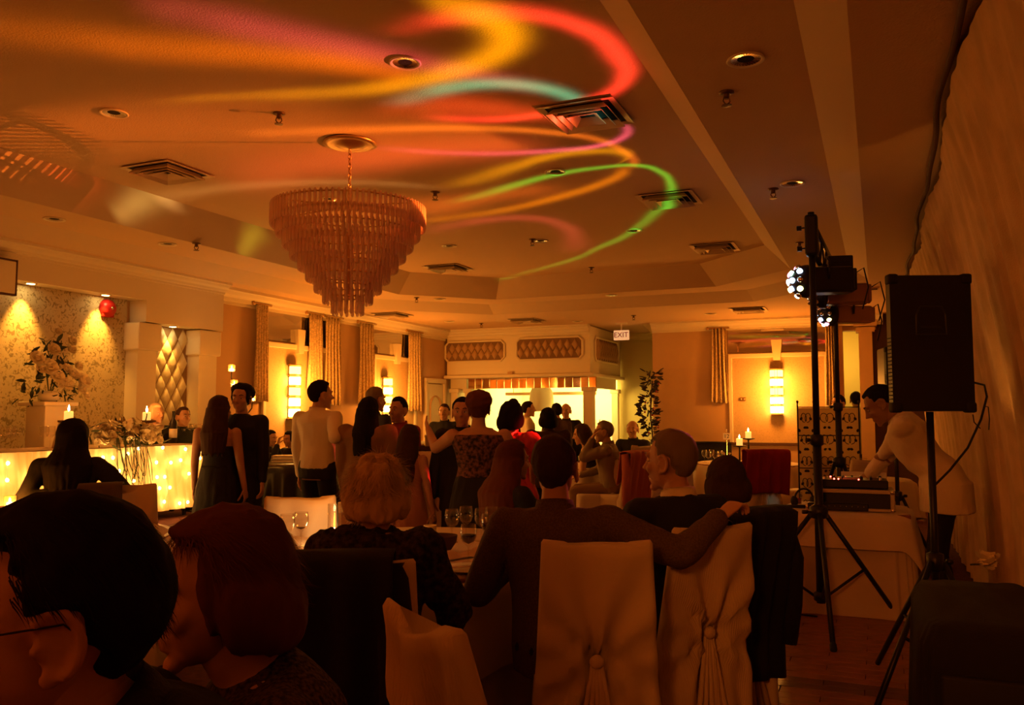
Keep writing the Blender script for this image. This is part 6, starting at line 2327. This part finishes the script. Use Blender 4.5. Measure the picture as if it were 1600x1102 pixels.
def person(label, px, pytop, D, a=0, seat=None, lean=0.0, side=0.0, twist=0.0, hyaw=0.0, hpitch=0.0, hroll=0.0, fem=False, top='shirt', topc=None,
           bottom='trousers', botc=None, hair='short', hairc=None, skin=None, hl=None, hr=None, hlp=None, hrp=None, curl=(0.5, 0.5), near=False, strand=None,
           feet=None, floor_z=0.0, shoulder=1.0, bulk=1.0, eyes=True, sleeves=True, vox=None, hairvol=None, scale=None, hand_n=None, xtra=None, base=None, hide_legs=False):
    """hl / hr: hand targets in room coordinates (left / right hand)"""
    global NP
    NP += 1
    sd = NP
    skin = skin or M_SKIN
    hairc = hairc or M_HBRN
    topc = topc or cmat('black', (0.012, 0.011, 0.012))
    botc = botc or cmat('black', (0.012, 0.011, 0.012))
    ptop = at(px, pytop, D)
    zt = ptop.z
    # local frame: x right, y forward, z up
    Rz = Matrix.Rotation(PSI + R(a), 3, 'Z')
    Mt = Matrix.Rotation(R(side), 3, 'Y') @ Matrix.Rotation(-R(lean), 3, 'X') @ Matrix.Rotation(R(twist), 3, 'Z')
    Mh = Matrix.Rotation(R(side), 3, 'Y') @ Matrix.Rotation(-R(lean) * 0.6, 3, 'X') @ Matrix.Rotation(R(twist + hyaw), 3, 'Z') @ Matrix.Rotation(-R(hpitch), 3, 'X') @ Matrix.Rotation(R(hroll), 3, 'Y')

    def upper_h():
        """pelvis to crown height for scale 1"""
        nk = Mt @ Vector((0, 0.0, 0.535))
        return (nk + Mh @ Vector((0, 0.025, 0.128))).z + 0.117
    up = upper_h()
    if seat is None:
        s = (zt - floor_z) / (0.93 + up)
        zp = 0.93 * s
    else:
        s = scale or max(0.78, min(1.12, (zt - floor_z - seat - 0.07) / (up + 0.02)))
        zp = zt - floor_z - up * s
    pel = Vector((0, 0, zp))
    L_ = lambda x, y, z, M=Mt: pel + M @ (Vector((x, y, z)) * s)
    nk0 = pel + Mt @ (Vector((0, -0.01, 0.50)) * s)
    nk1 = pel + Mt @ (Vector((0, 0.0, 0.535)) * s)
    hc = nk1 + Mh @ (Vector((0, 0.025, 0.128)) * s)
    hs = s * (1.0 if fem else 1.04)
    # base so that the crown sits under its pixel
    Pw = on_col(px, D, zt)
    off = Rz @ hc
    if base is None:
        base = Vector((Pw.x - off.x, Pw.y - off.y, floor_z))
    Ri = Rz.inverted()

    def loc(p):
        return Ri @ (Vector(p) - base)
    t = thing('person', label, 'person', tuple(base), PSI + R(a))
    vx = vox or (0.0075 if near else 0.011)
    w = shoulder
    g = bulk
    # torso sections: z, half width, half depth, y
    sec = [(-.10, .155, .105, .0), (0.0, .168 if fem else .16, .118, 0), (.10, .150, .105, .005), (.20, .128 if fem else .145, .095, .01), (.32, .150 if fem else .165, .108, .012),
           (.41, .168 * w, .108, .0), (.455, .160 * w, .088, -.008), (.485, .125, .075, -.01), (.51, .085, .062, -.012)]

    def wt(z):
        q = max(0, min(1, (z + 0.02) / 0.22))
        return q * q * (3 - 2 * q)

    def TP(x, y, z):
        a_ = pel + Vector((x, y, z)) * s
        b_ = pel + Mt @ (Vector((x, y, z)) * s)
        return a_.lerp(b_, wt(z))

    def TV(v, z):
        return (Vector(v).lerp(Mt @ Vector(v), wt(z))) * s

    def torso(mb, grow=0.0, lo=-.12, hi=.51, k=1.0, gx=0.0):
        ss = []
        for z, rx, ry, y in sec:
            if lo - .02 <= z <= hi + .001:
                ss.append((TP(0, y, z), TV((rx * k * g + grow + gx, 0, 0), z), TV((0, ry * k * g + grow, 0), z)))
        mb.loft(ss, 24)
    shL, shR = L_(-.185 * w, -.01, .445), L_(.185 * w, -.01, .445)
    la, lf = .285 * s, .255 * s
    if seat is None:
        dl = pel + Vector((-.25, .06, -.085)) * s
        drr = pel + Vector((.25, .06, -.085)) * s
    else:
        dl = pel + Vector((-.17, .40, .12)) * s
        drr = pel + Vector((.17, .40, .12)) * s
    if seat is not None:
        hlp, hrp = hlp or (-.5, -.2, -1), hrp or (.5, -.2, -1)
    tl = loc(hl) if hl is not None else dl
    tr = loc(hr) if hr is not None else drr
    eL, wL = ik(shL, tl, la, lf, Mt @ Vector(hlp or (-.25, -.9, -.3)))
    eR, wR = ik(shR, tr, la, lf, Mt @ Vector(hrp or (.25, -.9, -.3)))
    hipL, hipR = pel + Vector((-.09, 0, -.02)) * s, pel + Vector((.09, 0, -.02)) * s
    lt, ls_ = .43 * s, .42 * s
    if seat is None:
        fL = Vector((-.11 * s, -.02, .075))
        fR = Vector((.11 * s, .03, .075))
        if feet:
            fL, fR = Vector(feet[0]), Vector(feet[1])
        kL, aL = ik(hipL, fL, lt, ls_, (0, 1, 0))
        kR, aR = ik(hipR, fR, lt, ls_, (0, 1, 0))
    else:
        kL = hipL + Vector((-.05, lt * .98, -.02))
        kR = hipR + Vector((.05, lt * .98, -.02))
        aL = Vector((kL.x, kL.y - .03, max(.075, kL.z - ls_)))
        aR = Vector((kR.x, kR.y - .03, max(.075, kR.z - ls_)))
    bodyM = MB()
    torso(bodyM, -0.006)
    bodyM.loft([(nk0 - Mt @ Vector((0, 0, .03 * s)), Mt @ Vector((.075 * s, 0, 0)), Mt @ Vector((0, .065 * s, 0))),
                (nk0 + Mt @ Vector((0, 0, .02 * s)), Mt @ Vector((.058 * s, 0, 0)), Mt @ Vector((0, .060 * s, 0))),
                (nk1 + Mt @ Vector((0, 0, .03 * s)), Mt @ Vector((.052 * s, 0, 0)), Mt @ Vector((0, .056 * s, 0))),
                (hc - Mh @ Vector((0, .015 * s, .06 * s)), Mh @ Vector((.050 * s, 0, 0)), Mh @ Vector((0, .056 * s, 0)))], 16)
    for sh, e, w_ in ((shL, eL, wL), (shR, eR, wR)):
        bodyM.capsule(sh, e, .050 * s * g, .038 * s * g, 12)
        bodyM.capsule(e, w_, .038 * s * g, .026 * s, 12)
    if bottom in ('dress', 'skirt') or not hide_legs:
        for h_, k_, a_ in ((hipL, kL, aL), (hipR, kR, aR)):
            bodyM.capsule(h_, k_, .078 * s, .052 * s, 12)
            bodyM.capsule(k_, a_, .050 * s, .034 * s, 12)
            bodyM.capsule(a_ + Vector((0, -.03, -.03)) * s, a_ + Vector((0, .13, -.045)) * s, .030 * s, .024 * s, 10)
    hm = MB()
    head_soup(hm, Mh, hc, hs, fem=fem)
    hm.loft([(hc - Mh @ Vector((0, .012, .03)) * s, Mh @ Vector((.05, 0, 0)) * s, Mh @ Vector((0, .055, 0)) * s), (nk1, Mt @ Vector((.05, 0, 0)) * s, Mt @ Vector((0, .055, 0)) * s)], 14)
    headme = remesh(hm, 'head_t', 0.0055 if near else 0.008, 3)
    ex = [headme]
    for sgn, w_, e, cu in ((-1, wL, eL, curl[0]), (1, wR, eR, curl[1])):
        h_ = MB()
        fd = (w_ - e).normalized()
        nn = Vector(hand_n[0 if sgn < 0 else 1]) if hand_n else (Vector((-sgn * 1.0, 0.15, 0.0)) if seat is None else Vector((0, .1, -1)))
        hand_soup(h_, w_ - fd * .004, fd, nn, -sgn if nn.z > -0.5 else sgn, s * (0.93 if fem else 1.0), cu)
        ex.append(remesh(h_, 'hand_t', 0.0048, 1))
    bme = remesh(bodyM, 'body', vx, 4, extra=ex)
    link_mesh('body', bme, skin, t)
    if eyes:
        T = lambda x, y, z: hc + Mh @ (Vector((x, y, z)) * hs)
        ew = MB()
        ep = MB()
        for q in (-1, 1):
            ew.ell(T(q * .030, .082, -.004), (.012 * hs, .007 * hs, .006 * hs), 10, 6, Mh)
            ep.ell(T(q * .030, .0885, -.004), (.0055 * hs, .0025 * hs, .0055 * hs), 8, 5, Mh)
        eo = ew.build('eyes', M_EYEW, t, True)
        ep.build('pupils', M_EYED, eo, True)
        br = MB()
        for q in (-1, 1):
            br.tube([T(q * .014, .098, .022), T(q * .032, .094, .028), T(q * .05, .080, .022)], [.003 * hs, .004 * hs, .002 * hs], 6)
        br.build('eyebrows', hairc, t, True)
    # ---- clothes
    fold = 0.012
    if top in ('shirt', 'jacket', 'blouse', 'coat'):
        m_ = MB()
        gr = .010 if top == 'shirt' else (.018 if top in ('jacket', 'blouse') else .035)
        lo = -.02 if (top == 'shirt' and bottom == 'trousers') else -.10
        torso(m_, gr, lo, .52, 1.0, gr * .6)
        if top in ('jacket', 'coat') and seat is None:
            m_.loft([(TP(0, 0, .02), TV((.17 * g + gr, 0, 0), 0), TV((0, .125 * g + gr, 0), 0)), (TP(0, -.005, -.18), TV((.185 * g + gr, 0, 0), -.2), TV((0, .135 * g + gr, 0), -.2))], 22)
        if sleeves:
            for sh, e, w_ in ((shL, eL, wL), (shR, eR, wR)):
                q0 = TP(0, -.005, .44)
                m_.capsule(q0.lerp(sh, .6), sh, .060 * s + gr * .5, (.058 + gr * .7) * s * g, 14)
                m_.capsule(sh, e, (.056 + gr * .8) * s * g, (.046 + gr * .6) * s * g, 14)
                w2 = e.lerp(w_, .96)
                m_.capsule(e, w2 - (w_ - e).normalized() * .02, (.045 + gr * .6) * s * g, (.034 + gr * .5) * s, 14)
        m_.loft([(nk0 - Mt @ Vector((0, 0, .05 * s)), Mt @ Vector((.10 * s, 0, 0)), Mt @ Vector((0, .082 * s, 0))), (nk0 + Mt @ Vector((0, -.006 * s, .025 * s)), Mt @ Vector((.066 * s, 0, 0)), Mt @ Vector((0, .068 * s, 0)))], 18)
        me = remesh(m_, top, max(vx, .009), 5, fold if top != 'coat' else .03, 7.0 if top != 'coat' else 14, sd)
        link_mesh(top, me, topc, t)
        if top == 'jacket' or top == 'shirt':
            cm = MB()
            rg = []
            for q, (rr_, hgt) in enumerate(((.068, -.005), (.066, .022), (.070, .040), (.076, .018), (.080, -.008))):
                ring = []
                for k in range(24):
                    an = 2 * PI * k / 24
                    ring.append(nk0 + Mt @ (Vector((rr_ * math.cos(an), rr_ * math.sin(an) - .004, hgt + .012 * (1 - math.sin(an)) - .012)) * s))
                rg.append(ring)
            cm.rings(rg, False)
            cm.build('collar', (xtra or {}).get('collar', topc), t, True)
    elif top in ('strapless', 'tank'):
        m_ = MB()
        torso(m_, .010, -.12, .33 if top == 'strapless' else .46, 1.0)
        if top == 'tank':
            for q in (-1, 1):
                pts = [TP(q * .10, .09, .38), TP(q * .105, .055, .45), TP(q * .10, 0.0, .492), TP(q * .10, -.055, .46), TP(q * .10, -.095, .38)]
                m_.tube(pts, .022 * s, 8)
        me = remesh(m_, 'bodice', .009, 4, .004, 9, sd)
        link_mesh('bodice', me, topc, t)
    if bottom == 'trousers':
        m_ = MB()
        if seat is None:
            m_.loft([(TP(0, 0, .10), TV((.155 * g, 0, 0), 0), TV((0, .112 * g, 0), 0)), (TP(0, 0, 0), TV((.175 * g, 0, 0), 0), TV((0, .128 * g, 0), 0)), (TP(0, 0, -.09), TV((.17 * g, 0, 0), 0), TV((0, .12 * g, 0), 0))], 20)
        else:
            m_.ell(pel, (.18 * s * g, .14 * s * g, .12 * s))
        for h_, k_, a_ in ((hipL, kL, aL), (hipR, kR, aR)):
            m_.capsule(h_, k_, .092 * s, .066 * s, 14)
            m_.capsule(k_, a_ + Vector((0, 0, -.01)), .064 * s, .056 * s, 14)
        me = remesh(m_, 'trousers', max(vx, .011), 4, .010, 6, sd + 40)
        link_mesh('trousers', me, botc, t)
    elif bottom in ('dress', 'skirt'):
        m_ = MB()
        if seat is None:
            lowz = .04 if bottom == 'dress' else .45 * s
            ss = []
            for q in range(9):
                f = q / 8
                z = (zp + .14 * s) * (1 - f) + lowz * f
                rx = (.142 + .05 * math.sin(min(1, f * 3) * PI / 2) + .06 * f) * s * g
                ss.append((Vector((0, 0, z)), (rx, 0, 0), (0, rx * .82, 0)))
            m_.loft(ss, 26)
        else:
            m_.ell(pel, (.19 * s, .15 * s, .12 * s))
            for h_, k_, a_ in ((hipL, kL, aL), (hipR, kR, aR)):
                m_.capsule(h_, k_, .098 * s, .078 * s, 14)
                m_.capsule(k_, k_.lerp(a_, .6), .076 * s, .070 * s, 14)
            m_.capsule((hipL + hipR) / 2, (kL + kR) / 2, .10 * s, .08 * s, 14)
        me = remesh(m_, 'skirt', .012, 4, .018, 8, sd + 60)
        link_mesh('skirt', me, botc, t)
    if not (bottom == 'dress' and seat is None):
        for q, a_ in ((-1, aL), (1, aR)):
            b = MB().loft([(a_ + Vector((0, -.055, -.035)) * s, Vector((.034, 0, 0)) * s, Vector((0, 0, .032)) * s), (a_ + Vector((0, 0, -.03)) * s, Vector((.040, 0, 0)) * s, Vector((0, 0, .042)) * s),
                           (a_ + Vector((0, .10, -.045)) * s, Vector((.045, 0, 0)) * s, Vector((0, 0, .026)) * s), (a_ + Vector((0, .17, -.052)) * s, Vector((.030, 0, 0)) * s, Vector((0, 0, .016)) * s)], 14)
            b.build('shoe', M_BLK, t, True)
    # ---- hair
    hmb = MB()
    v = hairvol
    hn = 'hair'
    if hair == 'short':
        cap_hair(hmb, Mh, hc, hs, 1.07, .38, -.08, v or (1, 1, 1), sd, .04, ears=True)
    elif hair == 'fringe':
        cap_hair(hmb, Mh, hc, hs, 1.05, .20, -.08, v or (1, 1, 1), sd, .03, bald=True, ears=True)
    elif hair in ('bob', 'fluffy', 'curly'):
        cap_hair(hmb, Mh, hc, hs, 1.14, .42, -.16, v or (1.1, 1.06, 1.05), sd, .14 if hair != 'bob' else .06)
        vv = v or (1.1, 1.06, 1.05)
        for k in range(13):
            an = PI * (0.02 + 0.96 * k / 12) + PI
            p = Vector((.082 * vv[0] * math.cos(an), -.012 + .095 * vv[1] * math.sin(an), -.035 - .02 * abs(math.sin(an))))
            hmb.ell(hc + Mh @ (p * hs), (.036 * hs, .036 * hs, .065 * hs), 10, 8, Mh)
    elif hair == 'updo':
        cap_hair(hmb, Mh, hc, hs, 1.10, .42, -.10, v or (1.05, 1.05, 1.05), sd, .08)
        hmb.ell(hc + Mh @ (Vector((0, -.075, .055)) * hs), (.108 * hs, .085 * hs, .08 * hs), 14, 10, Mh, fn=lambda d: 1 + .18 * noise.noise(d * 4))
        hmb.ell(hc + Mh @ (Vector((0, -.03, .085)) * hs), (.10 * hs, .09 * hs, .055 * hs), 14, 10, Mh, fn=lambda d: 1 + .18 * noise.noise(d * 4))
    elif hair in ('long', 'wavy'):
        cap_hair(hmb, Mh, hc, hs, 1.10, .42, -.14, v or (1.05, 1.05, 1.03), sd, .05)
        Ln = hl_ if (hl_ := (hairvol[2] if False else None)) else .36
        vv = 1.35 if hair == 'wavy' else 1.0
        for k in range(11):
            an = PI + PI * k / 10
            x0, y0 = .080 * math.cos(an), -.015 + .098 * math.sin(an)
            p0 = hc + Mh @ (Vector((x0, y0, .01)) * hs)
            p1 = hc + Mh @ (Vector((x0 * 1.05, y0 * 1.02 - .012, -.10)) * hs)
            p2 = nk0 + Mt @ (Vector((x0 * 1.25 * vv, min(y0 - .03, -.02), -.06)) * s)
            p3 = nk0 + Mt @ (Vector((x0 * 1.15 * vv, min(y0 * .8 - .065, -.05), -Ln + .1 + .02 * math.sin(k * 3))) * s)
            hmb.tube([p0, p1, p2, p3], [.030 * hs, .034 * hs, .034 * hs * vv, .012 * hs], 10)
    if hmb.v:
        me = remesh(hmb, hn, .007 if near else .0095, 3, .006 if hair != 'fluffy' else .014, 22, sd + 90)
        ho = link_mesh(hn, me, hairc, t)
        if strand:
            n_, L2, wd, fl, kw = strand
            sm = MB()
            strands(sm, Mh, hc, hs, n_, L2, wd, fl, sd, vol=v or ((1.1, 1.06, 1.05) if hair in ('bob', 'fluffy', 'curly') else (1.0, 1.0, 1.0)), **kw)
            so = sm.build('hair_strands', kw.get('m') or hairc, ho, True)
            so['kind'] = 'stuff'
    info = dict(t=t, hc=hc, Mh=Mh, hs=hs, nk0=nk0, Mt=Mt, pel=pel, s=s, loc=loc, TP=TP, shL=shL, shR=shR, TV=TV)
    return info
#@@CAST
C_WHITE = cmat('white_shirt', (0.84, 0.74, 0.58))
C_GREYJ = cmat('grey_tweed', (0.115, 0.075, 0.045), 0.9, var=0.25, vscale=140)
C_BLACK = cmat('black', (0.012, 0.011, 0.012))
C_NAVY = cmat('navy_suit', (0.014, 0.014, 0.020))
C_OLIVE = cmat('olive_jacket', (0.26, 0.14, 0.055))
C_FUR = cmat('mottled_fur', (0.075, 0.045, 0.035), 0.95, col2=(0.008, 0.006, 0.006), vscale=42, bump=0.8)
C_TWEED = cmat('speckled_knit', (0.13, 0.07, 0.03), 0.95, col2=(0.012, 0.008, 0.006), vscale=120, bump=0.6)
C_LACE = cmat('black_lace', (0.22, 0.09, 0.06), 0.8, col2=(0.012, 0.01, 0.01), vscale=38)
C_BLUE = cmat('dull_blue', (0.04, 0.045, 0.07))
C_REDT = cmat('red_top', (0.30, 0.03, 0.025))
C_PINKD = cmat('rose_dress', (0.45, 0.20, 0.13))
C_GSHIRT = cmat('grey_shirt', (0.26, 0.20, 0.13))
C_TAN = cmat('tan_trousers', (0.26, 0.15, 0.07))
C_CREAM = cmat('cream_jacket', (0.72, 0.66, 0.50))
C_BROWN = cmat('brown_suit', (0.05, 0.022, 0.012))

# --- foreground pair at the left
i1 = person('man with glasses and dark hair in profile at the lower left corner', 88, 796, 1.10, a=114, seat=0.46, lean=32, hyaw=-2, hpitch=-14, hair='short', hairc=M_HBLK, top='jacket', topc=C_BLACK,
            near=True, strand=(2600, .03, .0009, .35, dict(ymax=.36, ears=True, zmin=-.45)), hairvol=(1.06, 1.04, 1.06), bulk=1.1, shoulder=1.08, vox=.008)
gl_ = MB()
T = lambda x, y, z: i1['hc'] + i1['Mh'] @ (Vector((x, y, z)) * i1['hs'])
for q in (-1, 1):
    gl_.tube([T(q * .032 + .026 * math.cos(2 * PI * k / 16), .104, -.004 + .019 * math.sin(2 * PI * k / 16)) for k in range(17)], .0014, 6)
    gl_.tube([T(q * .058, .102, .002), T(q * .080, .06, .003), T(q * .085, -.02, .004), T(q * .084, -.035, -.012)], .0014, 6)
gl_.tube([T(-.008, .106, .0), T(.008, .106, .0)], .0014, 6)
gl_.build('glasses', M_BLK, i1['t'], True)
i2 = person('auburn-haired woman in a speckled knit beside the man with glasses', 346, 806, 1.48, a=112, seat=0.46, lean=24, hyaw=4, hpitch=-10, fem=True, hair='bob', hairc=M_HRED, top='blouse', topc=C_TWEED,
            bottom='skirt', near=True, strand=(3000, .06, .0010, .6, dict(ymax=.36)), hairvol=(1.02, 1.02, 1.02), vox=.008)
T = lambda x, y, z: i2['hc'] + i2['Mh'] @ (Vector((x, y, z)) * i2['hs'])
MB().ell(T(-.086, -.012, -.058), (.006, .006, .008), 8, 6).build('earring', M_CHROME, i2['t'], True)

# --- near table
i3 = person('woman with fluffy white-blond hair in a mottled fur coat, seen from behind', 594, 721, 3.22, a=-12, seat=0.46, lean=6, fem=True, hair='fluffy', hairc=M_HBLD, top='coat', topc=C_FUR, bottom='skirt', bulk=1.02,
            near=True, strand=(3600, .075, .0016, 1.0, dict(ymax=.45, zmin=-.9, grow=1.08)), hairvol=(1.22, 1.15, 1.12), eyes=True, hr=at(668, 900, 3.42), hrp=(.7, -.5, -.6))
hand4 = at(1128, 806, 3.52)
i4 = person('man in a grey tweed jacket, arm stretched along the next chair', 866, 684, 3.55, a=-14, seat=0.46, lean=2, side=-3, hair='short', hairc=M_HBRN, top='jacket', topc=C_GREYJ, botc=C_BLACK, bulk=1.06, shoulder=1.08,
            near=True, strand=(2200, .025, .0009, .25, dict(ymax=.36, ears=True, zmin=-.5)), hr=hand4, hrp=(.1, -.6, -.8), hl=at(806, 880, 3.8), hlp=(-.5, -.6, -.6), curl=(.5, .9), hand_n=((0, .1, -1), (.25, .3, -1)), hyaw=6)
i5 = person('grey-haired man in a dark suit with white collar, head turned left', 1046, 675, 3.95, a=22, seat=0.46, lean=4, hyaw=28, hair='short', hairc=M_HGRY, top='jacket', topc=C_NAVY, xtra=dict(collar=C_WHITE), near=True,
            strand=(2000, .025, .0009, .25, dict(ymax=.34, ears=True, zmin=-.5)))
i6 = person('dark-haired woman in black seated left of the lighting stand, seen from behind', 1134, 718, 4.28, a=10, seat=0.44, lean=6, hyaw=-6, fem=True, hair='bob', hairc=M_HBRN, top='blouse', topc=C_BLACK, bottom='skirt', near=True,
            strand=(2000, .06, .0012, .35, dict(ymax=.42)), hairvol=(1.12, 1.08, 1.04))
i7 = person('woman with wavy auburn hair in black across the near table', 803, 690, 5.35, a=-60, seat=0.46, lean=4, fem=True, hair='wavy', hairc=M_HRED, top='blouse', topc=C_BLACK, bottom='skirt', skin=M_SKIN,
            strand=(900, .07, .0022, .8, dict(ymax=.42)))

# --- standing in the middle
person('woman in a strapless black gown with long straight brown hair, back turned', 345, 620, 7.6, a=-8, fem=True, hair='long', hairc=M_HBRN, top='strapless', bottom='dress', eyes=False, hyaw=-20)
person('tall woman in black facing the camera beside the strapless gown', 377, 602, 7.75, a=168, fem=True, hair='updo', hairc=M_HBLK, top='blouse', bottom='dress', hairvol=(1, 1, 1), hyaw=12)
person('young man in an untucked white shirt and black trousers, seen from behind', 502, 596, 8.0, a=-28, hair='short', hairc=M_HBLK, top='shirt', topc=C_WHITE, hyaw=-22, hr=at(530, 682, 7.9), hrp=(.5, -.6, -.6), bulk=1.10, shoulder=1.12)
person('woman with black hair and olive jacket dancing, back to the camera', 577, 622, 7.7, a=-10, fem=True, hair='long', hairc=M_HBLK, top='jacket', topc=C_OLIVE, bottom='trousers', bulk=1.32, shoulder=1.15, hyaw=-10, eyes=False)
person('grey-haired man in blue among the dancers before the second sconce', 588, 606, 9.0, a=-40, hair='short', hairc=M_HGRY, top='shirt', topc=C_BLUE)
person('dark-haired man lit red among the dancers', 622, 622, 8.2, a=150, hair='short', hairc=M_HBLK, top='shirt', topc=C_REDT)
person('girl with long dark hair in a rose dress under the outstretched hand', 641, 665, 6.9, a=-25, fem=True, hair='long', hairc=M_HBRN, top='tank', topc=C_PINKD, bottom='dress', botc=C_PINKD, eyes=False, shoulder=.92)
i8 = person('woman in a black lace-back gown with piled-up hair, arm outstretched', 748, 614, 6.35, a=2, fem=True, hair='updo', hairc=M_HRED, top='tank', topc=C_LACE, bottom='dress', botc=C_BLACK, bulk=1.15, shoulder=1.08,
            hl=at(669, 670, 6.70), hlp=(-.2, 0, -1), hr=at(797, 735, 6.6), hrp=(.6, -.3, -.8), curl=(.2, .6), eyes=False, strand=(900, .05, .0018, .8, dict(ymax=.42)), near=True)
person('dark-haired person in black dancing close in front of the lace gown', 722, 622, 6.9, a=178, hair='short', hairc=M_HBLK, top='jacket', topc=C_BLACK)
person('woman in a glowing red wrap right of the lace gown', 800, 630, 6.6, a=-30, fem=True, hair='bob', hairc=M_HBLK, top='coat', topc=cmat('red_lit_wrap', (0.6, 0.05, 0.04)), bottom='dress', eyes=False, hr=at(822, 700, 7.1), hrp=(.6, 0, -1), bulk=1.1)  # wrap's red raised to add to the red beam's light
person('stout person in brown-black standing before the serving window', 856, 640, 9.6, a=10, hair='bob', hairc=M_HBLK, top='jacket', topc=C_BROWN, bulk=1.25, shoulder=1.15, eyes=False)
# --- guests at the serving window
person('man in dark suit standing by the left hood column', 694, 632, 12.6, a=170, hair='short', hairc=M_HBRN, top='jacket', topc=C_NAVY)
person('man in black, head turned away, at the serving window', 803, 624, 14.0, a=-30, hair='short', hairc=M_HBLK, top='jacket', topc=C_BLACK)
person('man in a pale shirt and dark tie in profile at the serving window', 826, 628, 13.8, a=-80, hair='short', hairc=M_HBLK, top='shirt', topc=C_WHITE, eyes=False)
person('man with dark hair, only his head seen, left of the red tie', 869, 631, 13.2, a=20, hair='short', hairc=M_HBLK, top='jacket', topc=C_BROWN, eyes=False)
i9 = person('balding man in an open dark suit and red tie facing the camera', 884, 631, 13.6, a=165, hair='fringe', hairc=M_HGRY, top='jacket', topc=C_NAVY, bulk=1.05)
b = MB()
TP = i9['TP']
b.loft([(TP(0, .135, .44), (.05, 0, 0), (0, .012, 0)), (TP(0, .150, .25), (.06, 0, 0), (0, .012, 0)), (TP(0, .152, .02), (.05, 0, 0), (0, .012, 0))], 10)
so = b.build('shirt_front', C_WHITE, i9['t'], True)
MB().loft([(TP(0, .152, .43), (.014, 0, 0), (0, .006, 0)), (TP(0, .168, .25), (.022, 0, 0), (0, .006, 0)), (TP(0, .172, .06), (.026, 0, 0), (0, .006, 0))], 8).build('tie', mat('tie_red', (.2, .01, .01), .6), i9['t'], True)
# --- far table
person('dark-haired woman in a sleeveless black top leaning at the far table', 908, 664, 11.6, a=72, seat=0.46, lean=20, fem=True, hair='long', hairc=M_HBRN, top='tank', topc=C_BLACK, bottom='skirt')
person('grey-haired man in a grey shirt, hand to his chin, at the far table', 943, 659, 10.9, a=78, seat=0.46, lean=6, hair='short', hairc=M_HGRY, top='shirt', topc=C_GSHIRT, botc=C_TAN, hl=at(926, 684, 10.75), hlp=(0, .4, -1), bulk=1.12)
person('bald man in a dark jacket behind the far table', 988, 658, 13.1, a=160, seat=0.46, hair='fringe', hairc=M_HGRY, top='jacket', topc=C_NAVY)
# --- left side
person('seated man in black resting his chin on his hand by the first sconce', 424, 673, 10.75, a=-120, seat=0.55, lean=14, hair='short', hairc=M_HBLK, top='jacket', topc=C_BLACK, hr=at(434, 694, 10.6), hrp=(0, .4, -1), floor_z=0.12)
person('seated dark-haired woman partly hidden by the white shirt', 452, 675, 11.0, a=150, seat=0.55, lean=12, fem=True, hair='bob', hairc=M_HBLK, top='blouse', topc=C_BLACK, bottom='skirt', floor_z=0.12, hl=at(456, 700, 11.0))
person('fair-haired woman seated at the head table beside the candle', 245, 632, 8.45, a=-118, seat=0.42, fem=True, hair='bob', hairc=M_HBLD, top='blouse', topc=C_BLACK, bottom='skirt', floor_z=0.5)
person('man in dark green seated at the right end of the head table', 287, 637, 8.7, a=-128, seat=0.42, hair='short', hairc=M_HBRN, top='shirt', topc=cmat('dark_green', (0.02, 0.03, 0.02)), floor_z=0.5, bulk=1.08)
i10 = person('dark silhouette of a long-haired woman in black before the lit skirt', 115, 658, 6.05, a=12, seat=0.60, lean=4, fem=True, hair='wavy', hairc=M_HBLK, top='blouse', topc=C_BLACK, bottom='skirt', eyes=False, hr=at(178, 760, 5.9), hrp=(.8, -.4, -.8), hl=at(98, 770, 5.9), hlp=(-1, -.2, -.2), shoulder=1.05, hairvol=(1.25, 1.2, 1.1), skin=M_SKIN2)
# --- right side
person('waiter in a cream jacket standing in the far corridor', 1337, 613, 14.4, a=-20, hair='short', hairc=M_HBLK, top='jacket', topc=C_CREAM, eyes=False)
person('dark figure half hidden behind the farther lighting stand pole', 1309, 618, 12.7, a=120, hair='short', hairc=M_HBLK, top='jacket', topc=C_BLACK)
i11 = person('disc jockey in a loose white shirt bending over his mixer', 1378, 608, 6.75, a=58, lean=34, twist=4, hair='short', hairc=M_HBLK, top='jacket', topc=C_WHITE, hl=at(1352, 752, 7.0), hr=at(1335, 770, 6.9), hlp=(0, -.2, -1), hrp=(.4, -.2, -1), hpitch=14,
             bulk=1.12, base=Vector((0.42, 6.72, 0)), skin=M_SKIN2)
#@@END
